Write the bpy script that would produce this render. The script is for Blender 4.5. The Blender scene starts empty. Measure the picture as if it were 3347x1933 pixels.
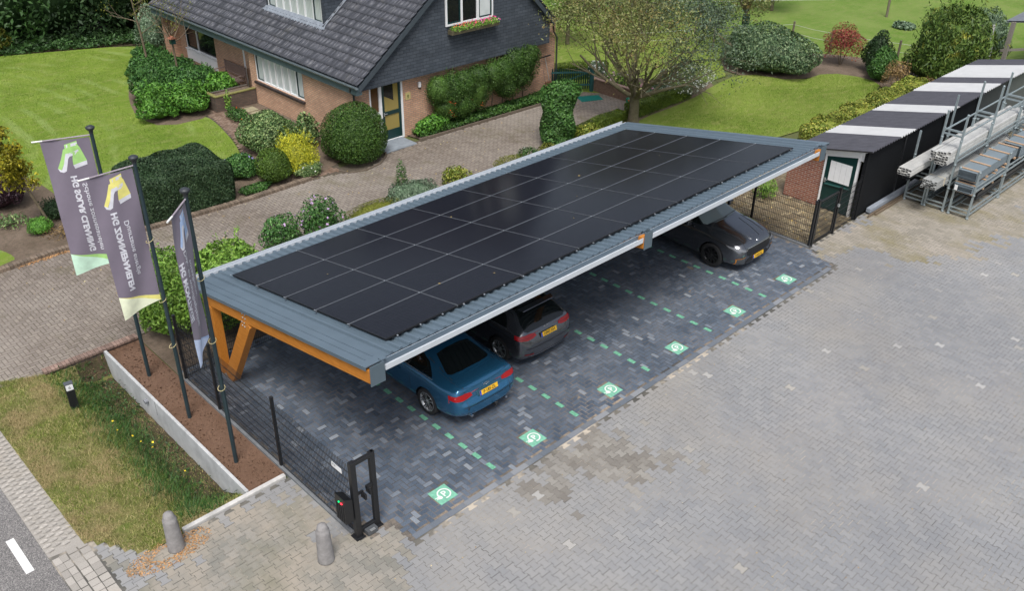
import bpy, bmesh, math, random
import numpy as np
from mathutils import Vector, Matrix
from mathutils.bvhtree import BVHTree
R = math.radians
random.seed(7)
rng = np.random.default_rng(7)
scn = bpy.context.scene
# ------------------------------------------------------------------ camera
cd = bpy.data.cameras.new("camera"); cam = bpy.data.objects.new("camera", cd)
scn.collection.objects.link(cam)
cd.sensor_width = 36.0; cd.lens = 2960.99851 / 3347 * 36.0
cd.clip_start = 0.1; cd.clip_end = 1500
rt = Vector((0.72017491, -0.69371506, 0.01036896)); up = Vector((0.34903318, 0.3751815, 0.85872853)); fw = Vector((0.59960316, 0.61481563, -0.51232587))
M = Matrix((rt, up, -fw)).transposed().to_4x4(); M.translation = (-8.31049559, -10.3996, 12.4712788)
cam.matrix_world = M
scn.camera = cam
# ------------------------------------------------------------------ light: bright overcast
SUN_EL, SUN_AZ = 60.0, 222.0          # sun azimuth measured from +Y towards +X
w = bpy.data.worlds.new("World"); scn.world = w; w.use_nodes = True
nt = w.node_tree; bg = nt.nodes["Background"]
sky = nt.nodes.new("ShaderNodeTexSky"); sky.sky_type = 'NISHITA'; sky.sun_disc = False
sky.sun_elevation = R(SUN_EL); sky.sun_rotation = R(SUN_AZ); sky.air_density = 1.0; sky.dust_density = 4.0; sky.ozone_density = 1.0
hs = nt.nodes.new("ShaderNodeHueSaturation"); hs.inputs['Saturation'].default_value = 0.62
nt.links.new(sky.outputs[0], hs.inputs['Color']); nt.links.new(hs.outputs[0], bg.inputs[0])
bg.inputs[1].default_value = 0.085
sd = bpy.data.lights.new("sun", 'SUN'); sun = bpy.data.objects.new("sun", sd); scn.collection.objects.link(sun)
sd.energy = 1.5; sd.angle = R(22); sd.color = (1.0, 0.985, 0.965)
dv = Vector((math.sin(R(SUN_AZ)) * math.cos(R(SUN_EL)), math.cos(R(SUN_AZ)) * math.cos(R(SUN_EL)), math.sin(R(SUN_EL))))
sun.rotation_euler = dv.to_track_quat('Z', 'Y').to_euler()
vs = scn.view_settings; vs.view_transform = 'Standard'; vs.look = 'None'; vs.exposure = 0.92; vs.gamma = 1.0; vs.use_curve_mapping = False

# ------------------------------------------------------------------ node helpers
MATS = {}
def newmat(name):
    m = bpy.data.materials.new(name); m.use_nodes = True
    n = m.node_tree; b = n.nodes["Principled BSDF"]; MATS[name] = m
    return m, n, b
def col(c): return (c[0], c[1], c[2], 1.0)
def noise(n, scale, detail=3, rough=0.6, coord='Object', vec=None, dim='3D', stretch=None):
    t = n.nodes.new("ShaderNodeTexNoise"); t.inputs['Scale'].default_value = scale
    t.inputs['Detail'].default_value = detail; t.inputs['Roughness'].default_value = rough
    if vec is None:
        tc = n.nodes.new("ShaderNodeTexCoord"); vec = tc.outputs[coord]
    if stretch:
        mp = n.nodes.new("ShaderNodeMapping"); mp.inputs['Scale'].default_value = stretch
        n.links.new(vec, mp.inputs[0]); vec = mp.outputs[0]
    n.links.new(vec, t.inputs['Vector'])
    return t.outputs[0]
def ramp(n, fac, stops, interp='LINEAR'):
    r = n.nodes.new("ShaderNodeValToRGB"); r.color_ramp.interpolation = interp
    e = r.color_ramp.elements
    while len(e) < len(stops): e.new(0.5)
    for i, (p, c) in enumerate(stops):
        e[i].position = p; e[i].color = col(c) if hasattr(c, '__len__') else (c, c, c, 1)
    n.links.new(fac, r.inputs[0]); return r.outputs[0]
def mix(n, fac, a, b, mode='MIX'):
    x = n.nodes.new("ShaderNodeMix"); x.data_type = 'RGBA'; x.blend_type = mode
    def put(s, v):
        if hasattr(v, 'is_output') or isinstance(v, bpy.types.NodeSocket): n.links.new(v, s)
        elif hasattr(v, '__len__'): s.default_value = col(v)
        else: s.default_value = v
    put(x.inputs[0], fac); put(x.inputs[6], a); put(x.inputs[7], b)
    return x.outputs[2]
def bump(n, b, h, strength=0.3, dist=0.01, prev=None):
    x = n.nodes.new("ShaderNodeBump"); x.inputs['Strength'].default_value = strength; x.inputs['Distance'].default_value = dist
    n.links.new(h, x.inputs['Height'])
    if prev is not None: n.links.new(prev, x.inputs['Normal'])
    if b is not None: n.links.new(x.outputs[0], b.inputs['Normal'])
    return x.outputs[0]
def island(n):
    g = n.nodes.new("ShaderNodeNewGeometry"); return g.outputs['Random Per Island']
def mat(name, c, rough=0.6, metal=0.0, var=0.12, scale=6.0, bmp=0.0, bscale=60.0, coat=0.0, spec=None, isl=0.0, stretch=None):
    """painted / plain surface with gentle mottling; isl = per-piece brightness variation"""
    if name in MATS: return MATS[name]
    m, n, b = newmat(name)
    f = noise(n, scale, 4, 0.65, stretch=stretch)
    lo = [x * (1 - var) for x in c]; hi = [min(1, x * (1 + var)) for x in c]
    o = ramp(n, f, [(0.3, lo), (0.7, hi)])
    if isl:
        v = ramp(n, island(n), [(0, 1 - isl), (1, 1 + isl)])
        o = mix(n, 1.0, o, v, 'MULTIPLY')
    n.links.new(o, b.inputs['Base Color'])
    b.inputs['Roughness'].default_value = rough; b.inputs['Metallic'].default_value = metal
    if coat: b.inputs['Coat Weight'].default_value = coat; b.inputs['Coat Roughness'].default_value = 0.08
    if spec is not None: b.inputs['Specular IOR Level'].default_value = spec
    if bmp: bump(n, b, noise(n, bscale, 3), bmp, 0.01)
    return m

# ------------------------------------------------------------------ mesh helpers
def link(o, parent=None):
    scn.collection.objects.link(o)
    if parent is not None: o.parent = parent
    return o
class MB:
    def __init__(s): s.v = []; s.f = []; s.m = []; s.sm = []
    def add(s, vs, fs, mi=0, smooth=False):
        k = len(s.v); s.v.extend([tuple(v) for v in vs])
        for f in fs:
            s.f.append(tuple(i + k for i in f)); s.m.append(mi); s.sm.append(smooth)
        return s
    def box(s, c, d, mi=0, rz=0, mtx=None, taper=1.0):
        x, y, z = d[0] / 2, d[1] / 2, d[2] / 2; vs = []
        for k, (a, b_, e) in enumerate([(-1, -1, -1), (1, -1, -1), (1, 1, -1), (-1, 1, -1), (-1, -1, 1), (1, -1, 1), (1, 1, 1), (-1, 1, 1)]):
            t = taper if e > 0 else 1.0
            p = Vector((a * x * t, b_ * y * t, e * z))
            if mtx is not None: p = mtx @ p
            elif rz: p = Matrix.Rotation(rz, 3, 'Z') @ p
            vs.append(p + Vector(c))
        return s.add(vs, [(0, 3, 2, 1), (4, 5, 6, 7), (0, 1, 5, 4), (1, 2, 6, 5), (2, 3, 7, 6), (3, 0, 4, 7)], mi)
    def b2(s, lo, hi, mi=0):
        return s.box([(a + b) / 2 for a, b in zip(lo, hi)], [abs(b - a) for a, b in zip(lo, hi)], mi)
    def bar(s, p0, p1, wd, ht, mi=0, upv=(0, 0, 1)):
        p0 = Vector(p0); p1 = Vector(p1); d = (p1 - p0); L = d.length; d.normalize()
        u = Vector(upv); sd_ = d.cross(u)
        if sd_.length < 1e-4: sd_ = d.cross(Vector((0, 1, 0)))
        sd_.normalize(); u = sd_.cross(d)
        m3 = Matrix((sd_, d, u)).transposed()
        return s.box((p0 + p1) / 2, (wd, L, ht), mi, mtx=m3)
    def tube(s, pts, r, n=8, mi=0, caps=True, smooth=True):
        pts = [Vector(p) for p in pts]; rs = r if hasattr(r, '__len__') else [r] * len(pts)
        rings = []; prev = None
        for i, p in enumerate(pts):
            d = (pts[min(i + 1, len(pts) - 1)] - pts[max(i - 1, 0)])
            if d.length < 1e-9: d = Vector((0, 0, 1))
            d.normalize()
            if prev is None:
                a = d.cross(Vector((0, 0, 1)))
                if a.length < 1e-3: a = d.cross(Vector((1, 0, 0)))
            else: a = prev - d * prev.dot(d)
            if a.length < 1e-6: a = d.orthogonal()
            a.normalize(); prev = a; b_ = d.cross(a)
            rings.append([p + (a * math.cos(2 * math.pi * k / n) + b_ * math.sin(2 * math.pi * k / n)) * rs[i] for k in range(n)])
        vs = [v for r_ in rings for v in r_]; fs = []
        for i in range(len(rings) - 1):
            for k in range(n):
                fs.append((i * n + k, i * n + (k + 1) % n, (i + 1) * n + (k + 1) % n, (i + 1) * n + k))
        s.add(vs, fs, mi, smooth)
        if caps:
            s.add(rings[0], [tuple(range(n))[::-1]], mi); s.add(rings[-1], [tuple(range(n))], mi)
        return s
    def lathe(s, prof, c=(0, 0, 0), n=24, mi=0, axis='Z', smooth=True):
        vs = []; fs = []
        for (r, h) in prof:
            for k in range(n):
                a = 2 * math.pi * k / n
                p = (r * math.cos(a), r * math.sin(a), h)
                if axis == 'X': p = (h, r * math.cos(a), r * math.sin(a))
                if axis == 'Y': p = (r * math.cos(a), h, r * math.sin(a))
                vs.append(Vector(p) + Vector(c))
        for i in range(len(prof) - 1):
            for k in range(n):
                fs.append((i * n + k, i * n + (k + 1) % n, (i + 1) * n + (k + 1) % n, (i + 1) * n + k))
        return s.add(vs, fs, mi, smooth)
    def prism(s, poly, z0, z1, mi=0, f=None):
        """poly: 2D list; f maps (u,v,w)->xyz"""
        f = f or (lambda u, v, w_: (u, v, w_)); n = len(poly)
        vs = [f(u, v, z0) for u, v in poly] + [f(u, v, z1) for u, v in poly]
        fs = [tuple(range(n))[::-1], tuple(range(n, 2 * n))] + [(i, (i + 1) % n, n + (i + 1) % n, n + i) for i in range(n)]
        return s.add(vs, fs, mi)
    def build(s, name, mats, parent=None, bevel=0.0, fixn=False, seg=1):
        me = bpy.data.meshes.new(name); me.from_pydata(s.v, [], s.f); me.update()
        for m_ in (mats if isinstance(mats, (list, tuple)) else [mats]): me.materials.append(m_)
        me.polygons.foreach_set('material_index', s.m); me.polygons.foreach_set('use_smooth', s.sm)
        if fixn:
            bm = bmesh.new(); bm.from_mesh(me); bmesh.ops.recalc_face_normals(bm, faces=bm.faces); bm.to_mesh(me); bm.free()
        o = bpy.data.objects.new(name, me); link(o, parent)
        if bevel:
            md = o.modifiers.new('bevel', 'BEVEL'); md.width = bevel; md.segments = seg; md.limit_method = 'ANGLE'; md.angle_limit = R(40)
        return o
def npmesh(name, V, F, mats, parent=None, mi=None, smooth=False):
    """V (n,3) array, F (m,k) array of equal-size faces"""
    me = bpy.data.meshes.new(name); k = F.shape[1]; m_ = len(F)
    me.vertices.add(len(V)); me.vertices.foreach_set('co', V.astype(np.float32).ravel())
    me.loops.add(m_ * k); me.loops.foreach_set('vertex_index', F.astype(np.int32).ravel())
    me.polygons.add(m_); me.polygons.foreach_set('loop_start', np.arange(0, m_ * k, k, dtype=np.int32))
    me.update(calc_edges=True)
    for x in (mats if isinstance(mats, (list, tuple)) else [mats]): me.materials.append(x)
    if mi is not None: me.polygons.foreach_set('material_index', np.asarray(mi, dtype=np.int32))
    if smooth: me.polygons.foreach_set('use_smooth', np.ones(m_, dtype=bool))
    return link(bpy.data.objects.new(name, me), parent)
def tag(o, label, cat, group=None, kind=None):
    o['label'] = label; o['category'] = cat
    if group: o['group'] = group
    if kind: o['kind'] = kind
    return o
def struct(o, label=None, cat=None):
    o['kind'] = 'structure'
    if label: o['label'] = label
    if cat: o['category'] = cat
    return o
def thing(name, label, cat, loc=(0, 0, 0), rz=0, group=None):
    o = bpy.data.objects.new(name, None); o.empty_display_size = 0.2; link(o); o.location = loc; o.rotation_euler = (0, 0, rz)
    return tag(o, label, cat, group)
def copy_tree(o, parent=None):
    c = o.copy(); scn.collection.objects.link(c); c.parent = parent
    for ch in list(o.children): copy_tree(ch, c)
    return c
def text_geo(txt, size=1.0, bold=0.0, align='LEFT', spacing=1.0):
    cu = bpy.data.curves.new('t', 'FONT'); cu.body = txt; cu.size = size; cu.offset = bold; cu.align_x = align; cu.resolution_u = 3; cu.space_character = spacing
    o = bpy.data.objects.new('t', cu); scn.collection.objects.link(o)
    dg = bpy.context.evaluated_depsgraph_get(); dg.update()
    me = o.evaluated_get(dg).to_mesh()
    vs = [v.co.copy() for v in me.vertices]; fs = [tuple(p.vertices) for p in me.polygons]
    o.evaluated_get(dg).to_mesh_clear(); bpy.data.objects.remove(o); bpy.data.curves.remove(cu)
    return vs, fs
def inpoly(x, y, P):
    x = np.asarray(x, float); y = np.asarray(y, float); r = np.zeros(x.shape, bool); n = len(P)
    for i in range(n):
        x1, y1 = P[i]; x2, y2 = P[(i + 1) % n]
        c = ((y1 > y) != (y2 > y)) & (x < (x2 - x1) * (y - y1) / (y2 - y1 + 1e-12) + x1)
        r ^= c
    return r
# ================================================================== MATERIALS FOR THE SETTING
def brick_mat(name, c1, c2, mortar, bw=0.21, bh=0.0625, msize=0.011, plane='XZ', dirt=0.25, bmp=0.5):
    m, n, b = newmat(name)
    tc = n.nodes.new("ShaderNodeTexCoord"); sp = n.nodes.new("ShaderNodeSeparateXYZ"); cb = n.nodes.new("ShaderNodeCombineXYZ")
    n.links.new(tc.outputs['Object'], sp.inputs[0])
    n.links.new(sp.outputs['X' if plane == 'XZ' else 'Y'], cb.inputs[0]); n.links.new(sp.outputs['Z'], cb.inputs[1])
    br = n.nodes.new("ShaderNodeTexBrick"); n.links.new(cb.outputs[0], br.inputs['Vector'])
    br.inputs['Scale'].default_value = 1.0; br.inputs['Brick Width'].default_value = bw; br.inputs['Row Height'].default_value = bh
    br.inputs['Mortar Size'].default_value = msize; br.inputs['Color1'].default_value = col(c1); br.inputs['Color2'].default_value = col(c2)
    br.inputs['Mortar'].default_value = col(mortar); br.inputs['Mortar Smooth'].default_value = 0.15; br.inputs['Bias'].default_value = 0.0
    f = ramp(n, noise(n, 1.3, 4, 0.7), [(0.25, 1 - dirt), (0.75, 1 + dirt * 0.5)])
    o = mix(n, 1.0, br.outputs[0], f, 'MULTIPLY')
    o = mix(n, 0.35, o, ramp(n, noise(n, 30, 3, 0.6), [(0.3, 0.7), (0.7, 1.25)]), 'MULTIPLY')
    n.links.new(o, b.inputs['Base Color']); b.inputs['Roughness'].default_value = 0.85
    iv = n.nodes.new("ShaderNodeInvert"); n.links.new(br.outputs['Fac'], iv.inputs['Color'])
    bump(n, b, iv.outputs[0], bmp, 0.008)
    return m
M_BRICK_W = brick_mat('pale_brick_west', (0.54, 0.30, 0.185), (0.66, 0.40, 0.255), (0.36, 0.27, 0.20), plane='YZ', bh=0.075, bw=.23, msize=.014)
M_BRICK_G = brick_mat('pale_brick_gable', (0.52, 0.275, 0.17), (0.64, 0.375, 0.24), (0.35, 0.26, 0.195), plane='XZ', bh=0.075, bw=.23, msize=.014)
M_BRICK_RED = brick_mat('red_brick', (0.23, 0.065, 0.04), (0.33, 0.12, 0.07), (0.36, 0.30, 0.25), plane='YZ', bw=0.22, bh=0.068)
M_BRICK_DK = brick_mat('dark_brick', (0.10, 0.065, 0.05), (0.15, 0.10, 0.075), (0.09, 0.08, 0.065), plane='XZ')
M_BRICK_DKY = brick_mat('dark_brick_side', (0.10, 0.065, 0.05), (0.15, 0.10, 0.075), (0.09, 0.08, 0.065), plane='YZ')
M_SLATE = brick_mat('slate_cladding', (0.048, 0.061, 0.078), (0.072, 0.088, 0.108), (0.015, 0.019, 0.026), bw=0.30, bh=0.12, msize=0.006, plane='XZ', dirt=0.3, bmp=0.8)
M_SLATE_Y = brick_mat('slate_cladding_side', (0.045, 0.055, 0.068), (0.062, 0.074, 0.09), (0.02, 0.025, 0.032), bw=0.30, bh=0.12, msize=0.006, plane='YZ', dirt=0.3, bmp=0.8)

def paver_mat(name, stops, dust, dust_rng=(0.45, 0.75), dust_scale=0.35, moss=None, moss_rng=(0.62, 0.8), rough=0.8, bmp=0.35, fine=0.2, dustamt=0.7, tone=0.0):
    m, n, b = newmat(name)
    base = ramp(n, island(n), stops)
    g = mix(n, 1.0, base, ramp(n, noise(n, 55, 4, 0.7), [(0.25, 1 - fine), (0.75, 1 + fine)]), 'MULTIPLY')
    f = ramp(n, noise(n, dust_scale, 6, 0.68), [(dust_rng[0], 0.0), (dust_rng[1], dustamt)])
    g = mix(n, f, g, dust)
    if moss:
        f2 = ramp(n, noise(n, 0.5, 5, 0.7, stretch=(1.3, 0.8, 1)), [(moss_rng[0], 0.0), (moss_rng[1], 0.75)])
        g = mix(n, f2, g, moss)
    if tone: g = mix(n, 1.0, g, ramp(n, noise(n, 0.16, 5, 0.62), [(0.32, (1 - tone, 1 - tone, 1 - tone * .9)), (0.68, (1 + tone * .6, 1 + tone * .55, 1 + tone * .5))]), 'MULTIPLY')
    n.links.new(g, b.inputs['Base Color']); b.inputs['Roughness'].default_value = rough
    bump(n, b, noise(n, 90, 4, 0.6), bmp, 0.004)
    return m
M_YARD = paver_mat('grey_yard_pavers', [(0, (0.226, 0.232, 0.238)), (0.5, (0.243, 0.247, 0.250)), (0.985, (0.262, 0.265, 0.265)), (0.993, (0.29, 0.29, 0.285)), (0.997, (0.35, 0.33, 0.28)), (1, (0.40, 0.40, 0.39))],
                   (0.30, 0.285, 0.258), (0.46, 0.70), 0.25, fine=0.12, dustamt=0.75, tone=.16)
M_YARD_WORN = paver_mat('worn_beige_pavers', [(0, (0.17, 0.155, 0.135)), (0.5, (0.225, 0.21, 0.185)), (1, (0.30, 0.285, 0.255))], (0.25, 0.24, 0.225), (0.45, 0.8), 0.6, fine=0.15)
M_YARD_OLD = paver_mat('sandy_apron_pavers', [(0, (0.20, 0.195, 0.17)), (1, (0.29, 0.27, 0.235))], (0.33, 0.29, 0.235), (0.42, 0.62), 0.7, moss=(0.17, 0.165, 0.115), moss_rng=(0.5, 0.7), fine=0.18, dustamt=0.9)
M_YARD_MOSS = paver_mat('mossy_yard_pavers', [(0, (0.24, 0.22, 0.18)), (1, (0.33, 0.30, 0.25))], (0.36, 0.32, 0.27), (0.45, 0.7), 0.5, moss=(0.19, 0.165, 0.07), moss_rng=(0.47, 0.66), fine=0.15)
M_STALL = paver_mat('charcoal_pavers', [(0, (0.064, 0.086, 0.118)), (0.4, (0.084, 0.110, 0.147)), (0.85, (0.108, 0.137, 0.178)), (0.95, (0.15, 0.182, 0.225)), (1, (0.27, 0.30, 0.33))],
                    (0.19, 0.21, 0.24), (0.45, 0.72), 1.6, rough=0.5, fine=0.42, dustamt=0.55, tone=.15)
M_STALL_EDGE = paver_mat('charcoal_border_pavers', [(0, (0.11, 0.13, 0.155)), (0.6, (0.145, 0.165, 0.195)), (1, (0.25, 0.265, 0.285))], (0.25, 0.25, 0.25), (0.5, 0.8), 0.8, rough=0.65)
M_DRIVE = paver_mat('brown_drive_pavers', [(0, (0.165, 0.137, 0.112)), (0.5, (0.21, 0.177, 0.147)), (1, (0.25, 0.212, 0.175))], (0.33, 0.295, 0.255), (0.42, 0.66), 0.22, moss=(0.13, 0.115, 0.055), moss_rng=(0.55, 0.72), rough=0.75, fine=0.2, dustamt=0.7)
M_PATH = paver_mat('reddish_path_bricks', [(0, (0.15, 0.09, 0.06)), (0.5, (0.21, 0.14, 0.10)), (1, (0.28, 0.20, 0.15))], (0.25, 0.2, 0.15), (0.5, 0.8), 0.8)
M_GARDENP = paver_mat('leafy_garden_pavers', [(0, (0.17, 0.13, 0.08)), (0.6, (0.22, 0.175, 0.11)), (0.85, (0.24, 0.2, 0.13)), (1, (0.42, 0.34, 0.2))], (0.22, 0.17, 0.09), (0.45, 0.7), 1.5)
M_COBBLE = paver_mat('pale_cobbles', [(0, (0.30, 0.28, 0.25)), (1, (0.42, 0.39, 0.35))], (0.36, 0.32, 0.26), (0.5, 0.8), 0.9)

def ground_mat(name, c1, c2, c3, s1=0.5, s2=9.0, bmp=0.6, rough=0.95, stretch=None, s3=70, bdist=0.03):
    m, n, b = newmat(name)
    a = ramp(n, noise(n, s1, 5, 0.65, stretch=stretch), [(0.35, c1), (0.65, c2)])
    a = mix(n, ramp(n, noise(n, s2, 5, 0.7, stretch=stretch), [(0.45, 0.0), (0.7, 0.8)]), a, c3)
    a = mix(n, 1.0, a, ramp(n, noise(n, s3, 3, 0.7), [(0.25, 0.65), (0.75, 1.35)]), 'MULTIPLY')
    n.links.new(a, b.inputs['Base Color']); b.inputs['Roughness'].default_value = rough
    b.inputs['Specular IOR Level'].default_value = 0.2
    nb = bump(n, None, noise(n, s2 * 3, 5, 0.7), bmp, bdist)
    bump(n, b, noise(n, s3, 3, 0.7), bmp * 0.6, bdist * 0.3, prev=nb)
    return m
M_SOIL = ground_mat('brown_soil', (0.135, 0.078, 0.05), (0.19, 0.115, 0.078), (0.115, 0.07, 0.046), 0.9, 14)
M_BEDSOIL = ground_mat('grey_garden_soil', (0.12, 0.09, 0.065), (0.19, 0.145, 0.11), (0.09, 0.075, 0.05), 0.9, 8)
M_DITCH = ground_mat('dark_ditch_soil', (0.05, 0.038, 0.025), (0.09, 0.065, 0.042), (0.045, 0.06, 0.02), 1.2, 10)
M_GROUND = ground_mat('ground_base', (0.075, 0.10, 0.03), (0.12, 0.13, 0.05), (0.10, 0.09, 0.05), 0.12, 3)
M_SANDJ = ground_mat('joint_sand', (0.07, 0.058, 0.045), (0.14, 0.115, 0.09), (0.07, 0.065, 0.04), 0.35, 8)
M_SANDS = ground_mat('stall_joint_sand', (0.055, 0.06, 0.065), (0.33, 0.27, 0.21), (0.05, 0.055, 0.06), 0.35, 3)
def sandjoint():
    m, n, b = newmat('yard_joint_sand')
    a = ramp(n, noise(n, 0.45, 5, 0.7), [(0.40, (0.085, 0.083, 0.075)), (0.53, (0.16, 0.15, 0.13)), (0.62, (0.50, 0.44, 0.36))])
    n.links.new(a, b.inputs['Base Color']); b.inputs['Roughness'].default_value = 0.95
    bump(n, b, noise(n, 80), 0.4, 0.01); return m
M_YSAND = sandjoint()
def lawn_mat(name, c1, c2, c3, stripe=False):
    m, n, b = newmat(name)
    a = ramp(n, noise(n, 0.35, 6, 0.7), [(0.33, c1), (0.62, c2)])
    a = mix(n, ramp(n, noise(n, 1.6, 6, 0.75, stretch=(1, 2.2, 1)), [(0.5, 0.0), (0.74, 0.8)]), a, c3)
    if stripe:
        tc = n.nodes.new("ShaderNodeTexCoord"); mp = n.nodes.new("ShaderNodeMapping"); mp.inputs['Location'].default_value = (9.5, -27.0, 0)
        n.links.new(tc.outputs['Object'], mp.inputs[0])
        wv = n.nodes.new("ShaderNodeTexWave"); wv.wave_type = 'RINGS'; wv.rings_direction = 'Z'; wv.inputs['Scale'].default_value = 0.34; wv.inputs['Distortion'].default_value = 2.4; wv.inputs['Detail'].default_value = 2
        n.links.new(mp.outputs[0], wv.inputs['Vector'])
        f = n.nodes.new("ShaderNodeMath"); f.operation = 'MULTIPLY'
        n.links.new(ramp(n, wv.outputs[1], [(0.6, 0.0), (0.95, 0.6)]), f.inputs[0]); n.links.new(ramp(n, noise(n, 0.3, 3), [(0.45, 0.0), (0.6, 1.0)]), f.inputs[1])
        a = mix(n, f.outputs[0], a, (0.25, 0.33, 0.10))
    a = mix(n, 1.0, a, ramp(n, noise(n, 45, 4, 0.75), [(0.25, 0.72), (0.75, 1.28)]), 'MULTIPLY')
    n.links.new(a, b.inputs['Base Color']); b.inputs['Roughness'].default_value = 0.9; b.inputs['Specular IOR Level'].default_value = 0.25
    nb = bump(n, None, noise(n, 120, 3, 0.8), 0.8, 0.02); bump(n, b, noise(n, 12, 4, 0.7), 0.5, 0.03, prev=nb)
    return m
M_LAWN = lawn_mat('mown_lawn', (0.11, 0.185, 0.016), (0.175, 0.255, 0.032), (0.28, 0.285, 0.10), True)
M_LAWN2 = lawn_mat('garden_lawn', (0.115, 0.18, 0.018), (0.18, 0.24, 0.040), (0.29, 0.275, 0.10))
M_FIELD = lawn_mat('pasture', (0.10, 0.185, 0.02), (0.165, 0.235, 0.05), (0.22, 0.22, 0.085))
M_VERGE = ground_mat('verge_turf', (0.13, 0.15, 0.035), (0.26, 0.21, 0.11), (0.085, 0.13, 0.02), 0.8, 3)
def asphalt():
    m, n, b = newmat('asphalt_road')
    v = n.nodes.new("ShaderNodeTexVoronoi"); v.inputs['Scale'].default_value = 75; tc = n.nodes.new("ShaderNodeTexCoord"); n.links.new(tc.outputs['Object'], v.inputs['Vector'])
    a = ramp(n, v.outputs['Color'], [(0.2, (0.10, 0.098, 0.095)), (0.6, (0.19, 0.18, 0.175)), (0.95, (0.36, 0.34, 0.32))])
    a = mix(n, 0.5, a, ramp(n, noise(n, 0.8, 5, 0.6), [(0.3, 0.8), (0.7, 1.15)]), 'MULTIPLY')
    n.links.new(a, b.inputs['Base Color']); b.inputs['Roughness'].default_value = 0.9; bump(n, b, v.outputs['Distance'], 0.4, 0.004); return m
M_ASPH = asphalt()
M_CONC = mat('pale_concrete', (0.50, 0.49, 0.47), 0.85, var=0.22, scale=3, bmp=0.3)
M_CONCW = mat('retaining_wall_concrete', (0.46, 0.47, 0.47), 0.85, var=0.2, scale=2.2, bmp=0.25, bscale=30)
M_WHITE = mat('white_paint', (0.78, 0.79, 0.79), 0.45, var=0.05)
M_ROADW = mat('road_marking_white', (0.75, 0.75, 0.73), 0.7, var=0.12, scale=30)

# ================================================================== GROUND
def ditch_z(x, y):
    x = np.asarray(x, float); y = np.asarray(y, float)
    t = np.clip((x + 4.35) / 1.25, 0, 1); t = t * t * (3 - 2 * t)
    a = np.clip((y - 2.62) / 1.0, 0, 1); b = np.clip((9.32 - y) / 0.25, 0, 1)
    return -0.62 * t * a * b
def grid_sheet(name, xs, ys, zf, m, keep=None, drop=None):
    xs = np.array(xs, float); ys = np.array(ys, float)
    X, Y = np.meshgrid(xs, ys); Z = zf(X, Y); V = np.stack([X.ravel(), Y.ravel(), Z.ravel()], 1); nx = len(xs)
    i, j = np.meshgrid(np.arange(len(xs) - 1), np.arange(len(ys) - 1)); i = i.ravel(); j = j.ravel()
    F = np.stack([j * nx + i, j * nx + i + 1, (j + 1) * nx + i + 1, (j + 1) * nx + i], 1)
    if drop is not None:
        cx = (xs[i] + xs[i + 1]) / 2; cy = (ys[j] + ys[j + 1]) / 2; F = F[~drop(cx, cy)]
    o = npmesh(name, V, F, m, smooth=False); return o
gx = [-400, -100, -30, -8, -6, -5] + list(np.linspace(-4.4, -2.82, 12)) + [-2.80, -2.795, -1, 5, 20, 60, 150, 400]
gy = [-400, -100, -30, -12, 0, 2.55] + list(np.linspace(2.6, 9.35, 30)) + [9.36, 12, 20, 40, 80, 150, 400]
def base_z(X, Y): return np.where((X > -2.798), 0, ditch_z(X, Y)) - 0.04
struct(grid_sheet('ground', gx, gy, base_z, M_GROUND))
def sheet(name, poly, z, m):
    from mathutils.geometry import tessellate_polygon
    T = tessellate_polygon([[Vector((x, y, 0)) for x, y in poly]]); me = bpy.data.meshes.new(name); F_ = []
    for t in T:
        a, b_, c = [poly[i] for i in t]
        ar = (b_[0] - a[0]) * (c[1] - a[1]) - (b_[1] - a[1]) * (c[0] - a[0])
        if abs(ar) > 1e-9: F_.append(tuple(t) if ar > 0 else tuple(t)[::-1])
    me.from_pydata([(x, y, z) for x, y in poly], [], F_); me.update(); me.materials.append(m)
    return struct(link(bpy.data.objects.new(name, me)))
def smooth_poly(P, it=2):
    for _ in range(it):
        Q = []
        for i in range(len(P)):
            a = np.array(P[i]); b = np.array(P[(i + 1) % len(P)]); Q += [tuple(a * .75 + b * .25), tuple(a * .25 + b * .75)]
        P = Q
    return P
# beds of sand under the paving, 20 mm below the paver tops
sheet('yard_bedding', [(-6.2, -14), (40, -14), (40, 0.62), (14.7, 0.62), (14.7, 7.4), (-1.9, 7.4), (-1.9, 2.5), (-6.2, 2.5)], -0.012, M_YSAND)
sheet('apron_bedding', [(-6.2, 2.4), (-4.6, 2.4), (-4.6, 2.6), (-5.0, 3.6), (-6.2, 3.6)], -0.013, M_YSAND)
sheet('stall_bedding', [(-1.85, 0.25), (-1.25, -0.55), (14.2, -0.55), (14.66, 0.6), (14.66, 7.3), (-1.85, 7.3)], -0.004, M_SANDS)
sheet('driveway_bedding', [(-9, 9.42), (-1.9, 9.42), (0.5, 10.2), (15.9, 11.1), (22.5, 11.6), (22.5, 15.7), (8, 15.0), (6.7, 14.9), (-9, 15.3)], -0.009, M_SANDJ)
sheet('path_bedding', [(6.2, 14.9), (7.9, 14.9), (9.3, 18), (9.3, 25), (10.2, 25), (10.2, 29), (7, 26), (6.6, 20), (6.3, 17)], -0.010, M_SANDJ)
sheet('garden_yard_bedding', [(14.72, 0.64), (17.5, 0.64), (17.5, 3.2), (22, 3.2), (22, 5.2), (14.72, 7.3)], -0.0095, M_SANDJ)
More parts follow.
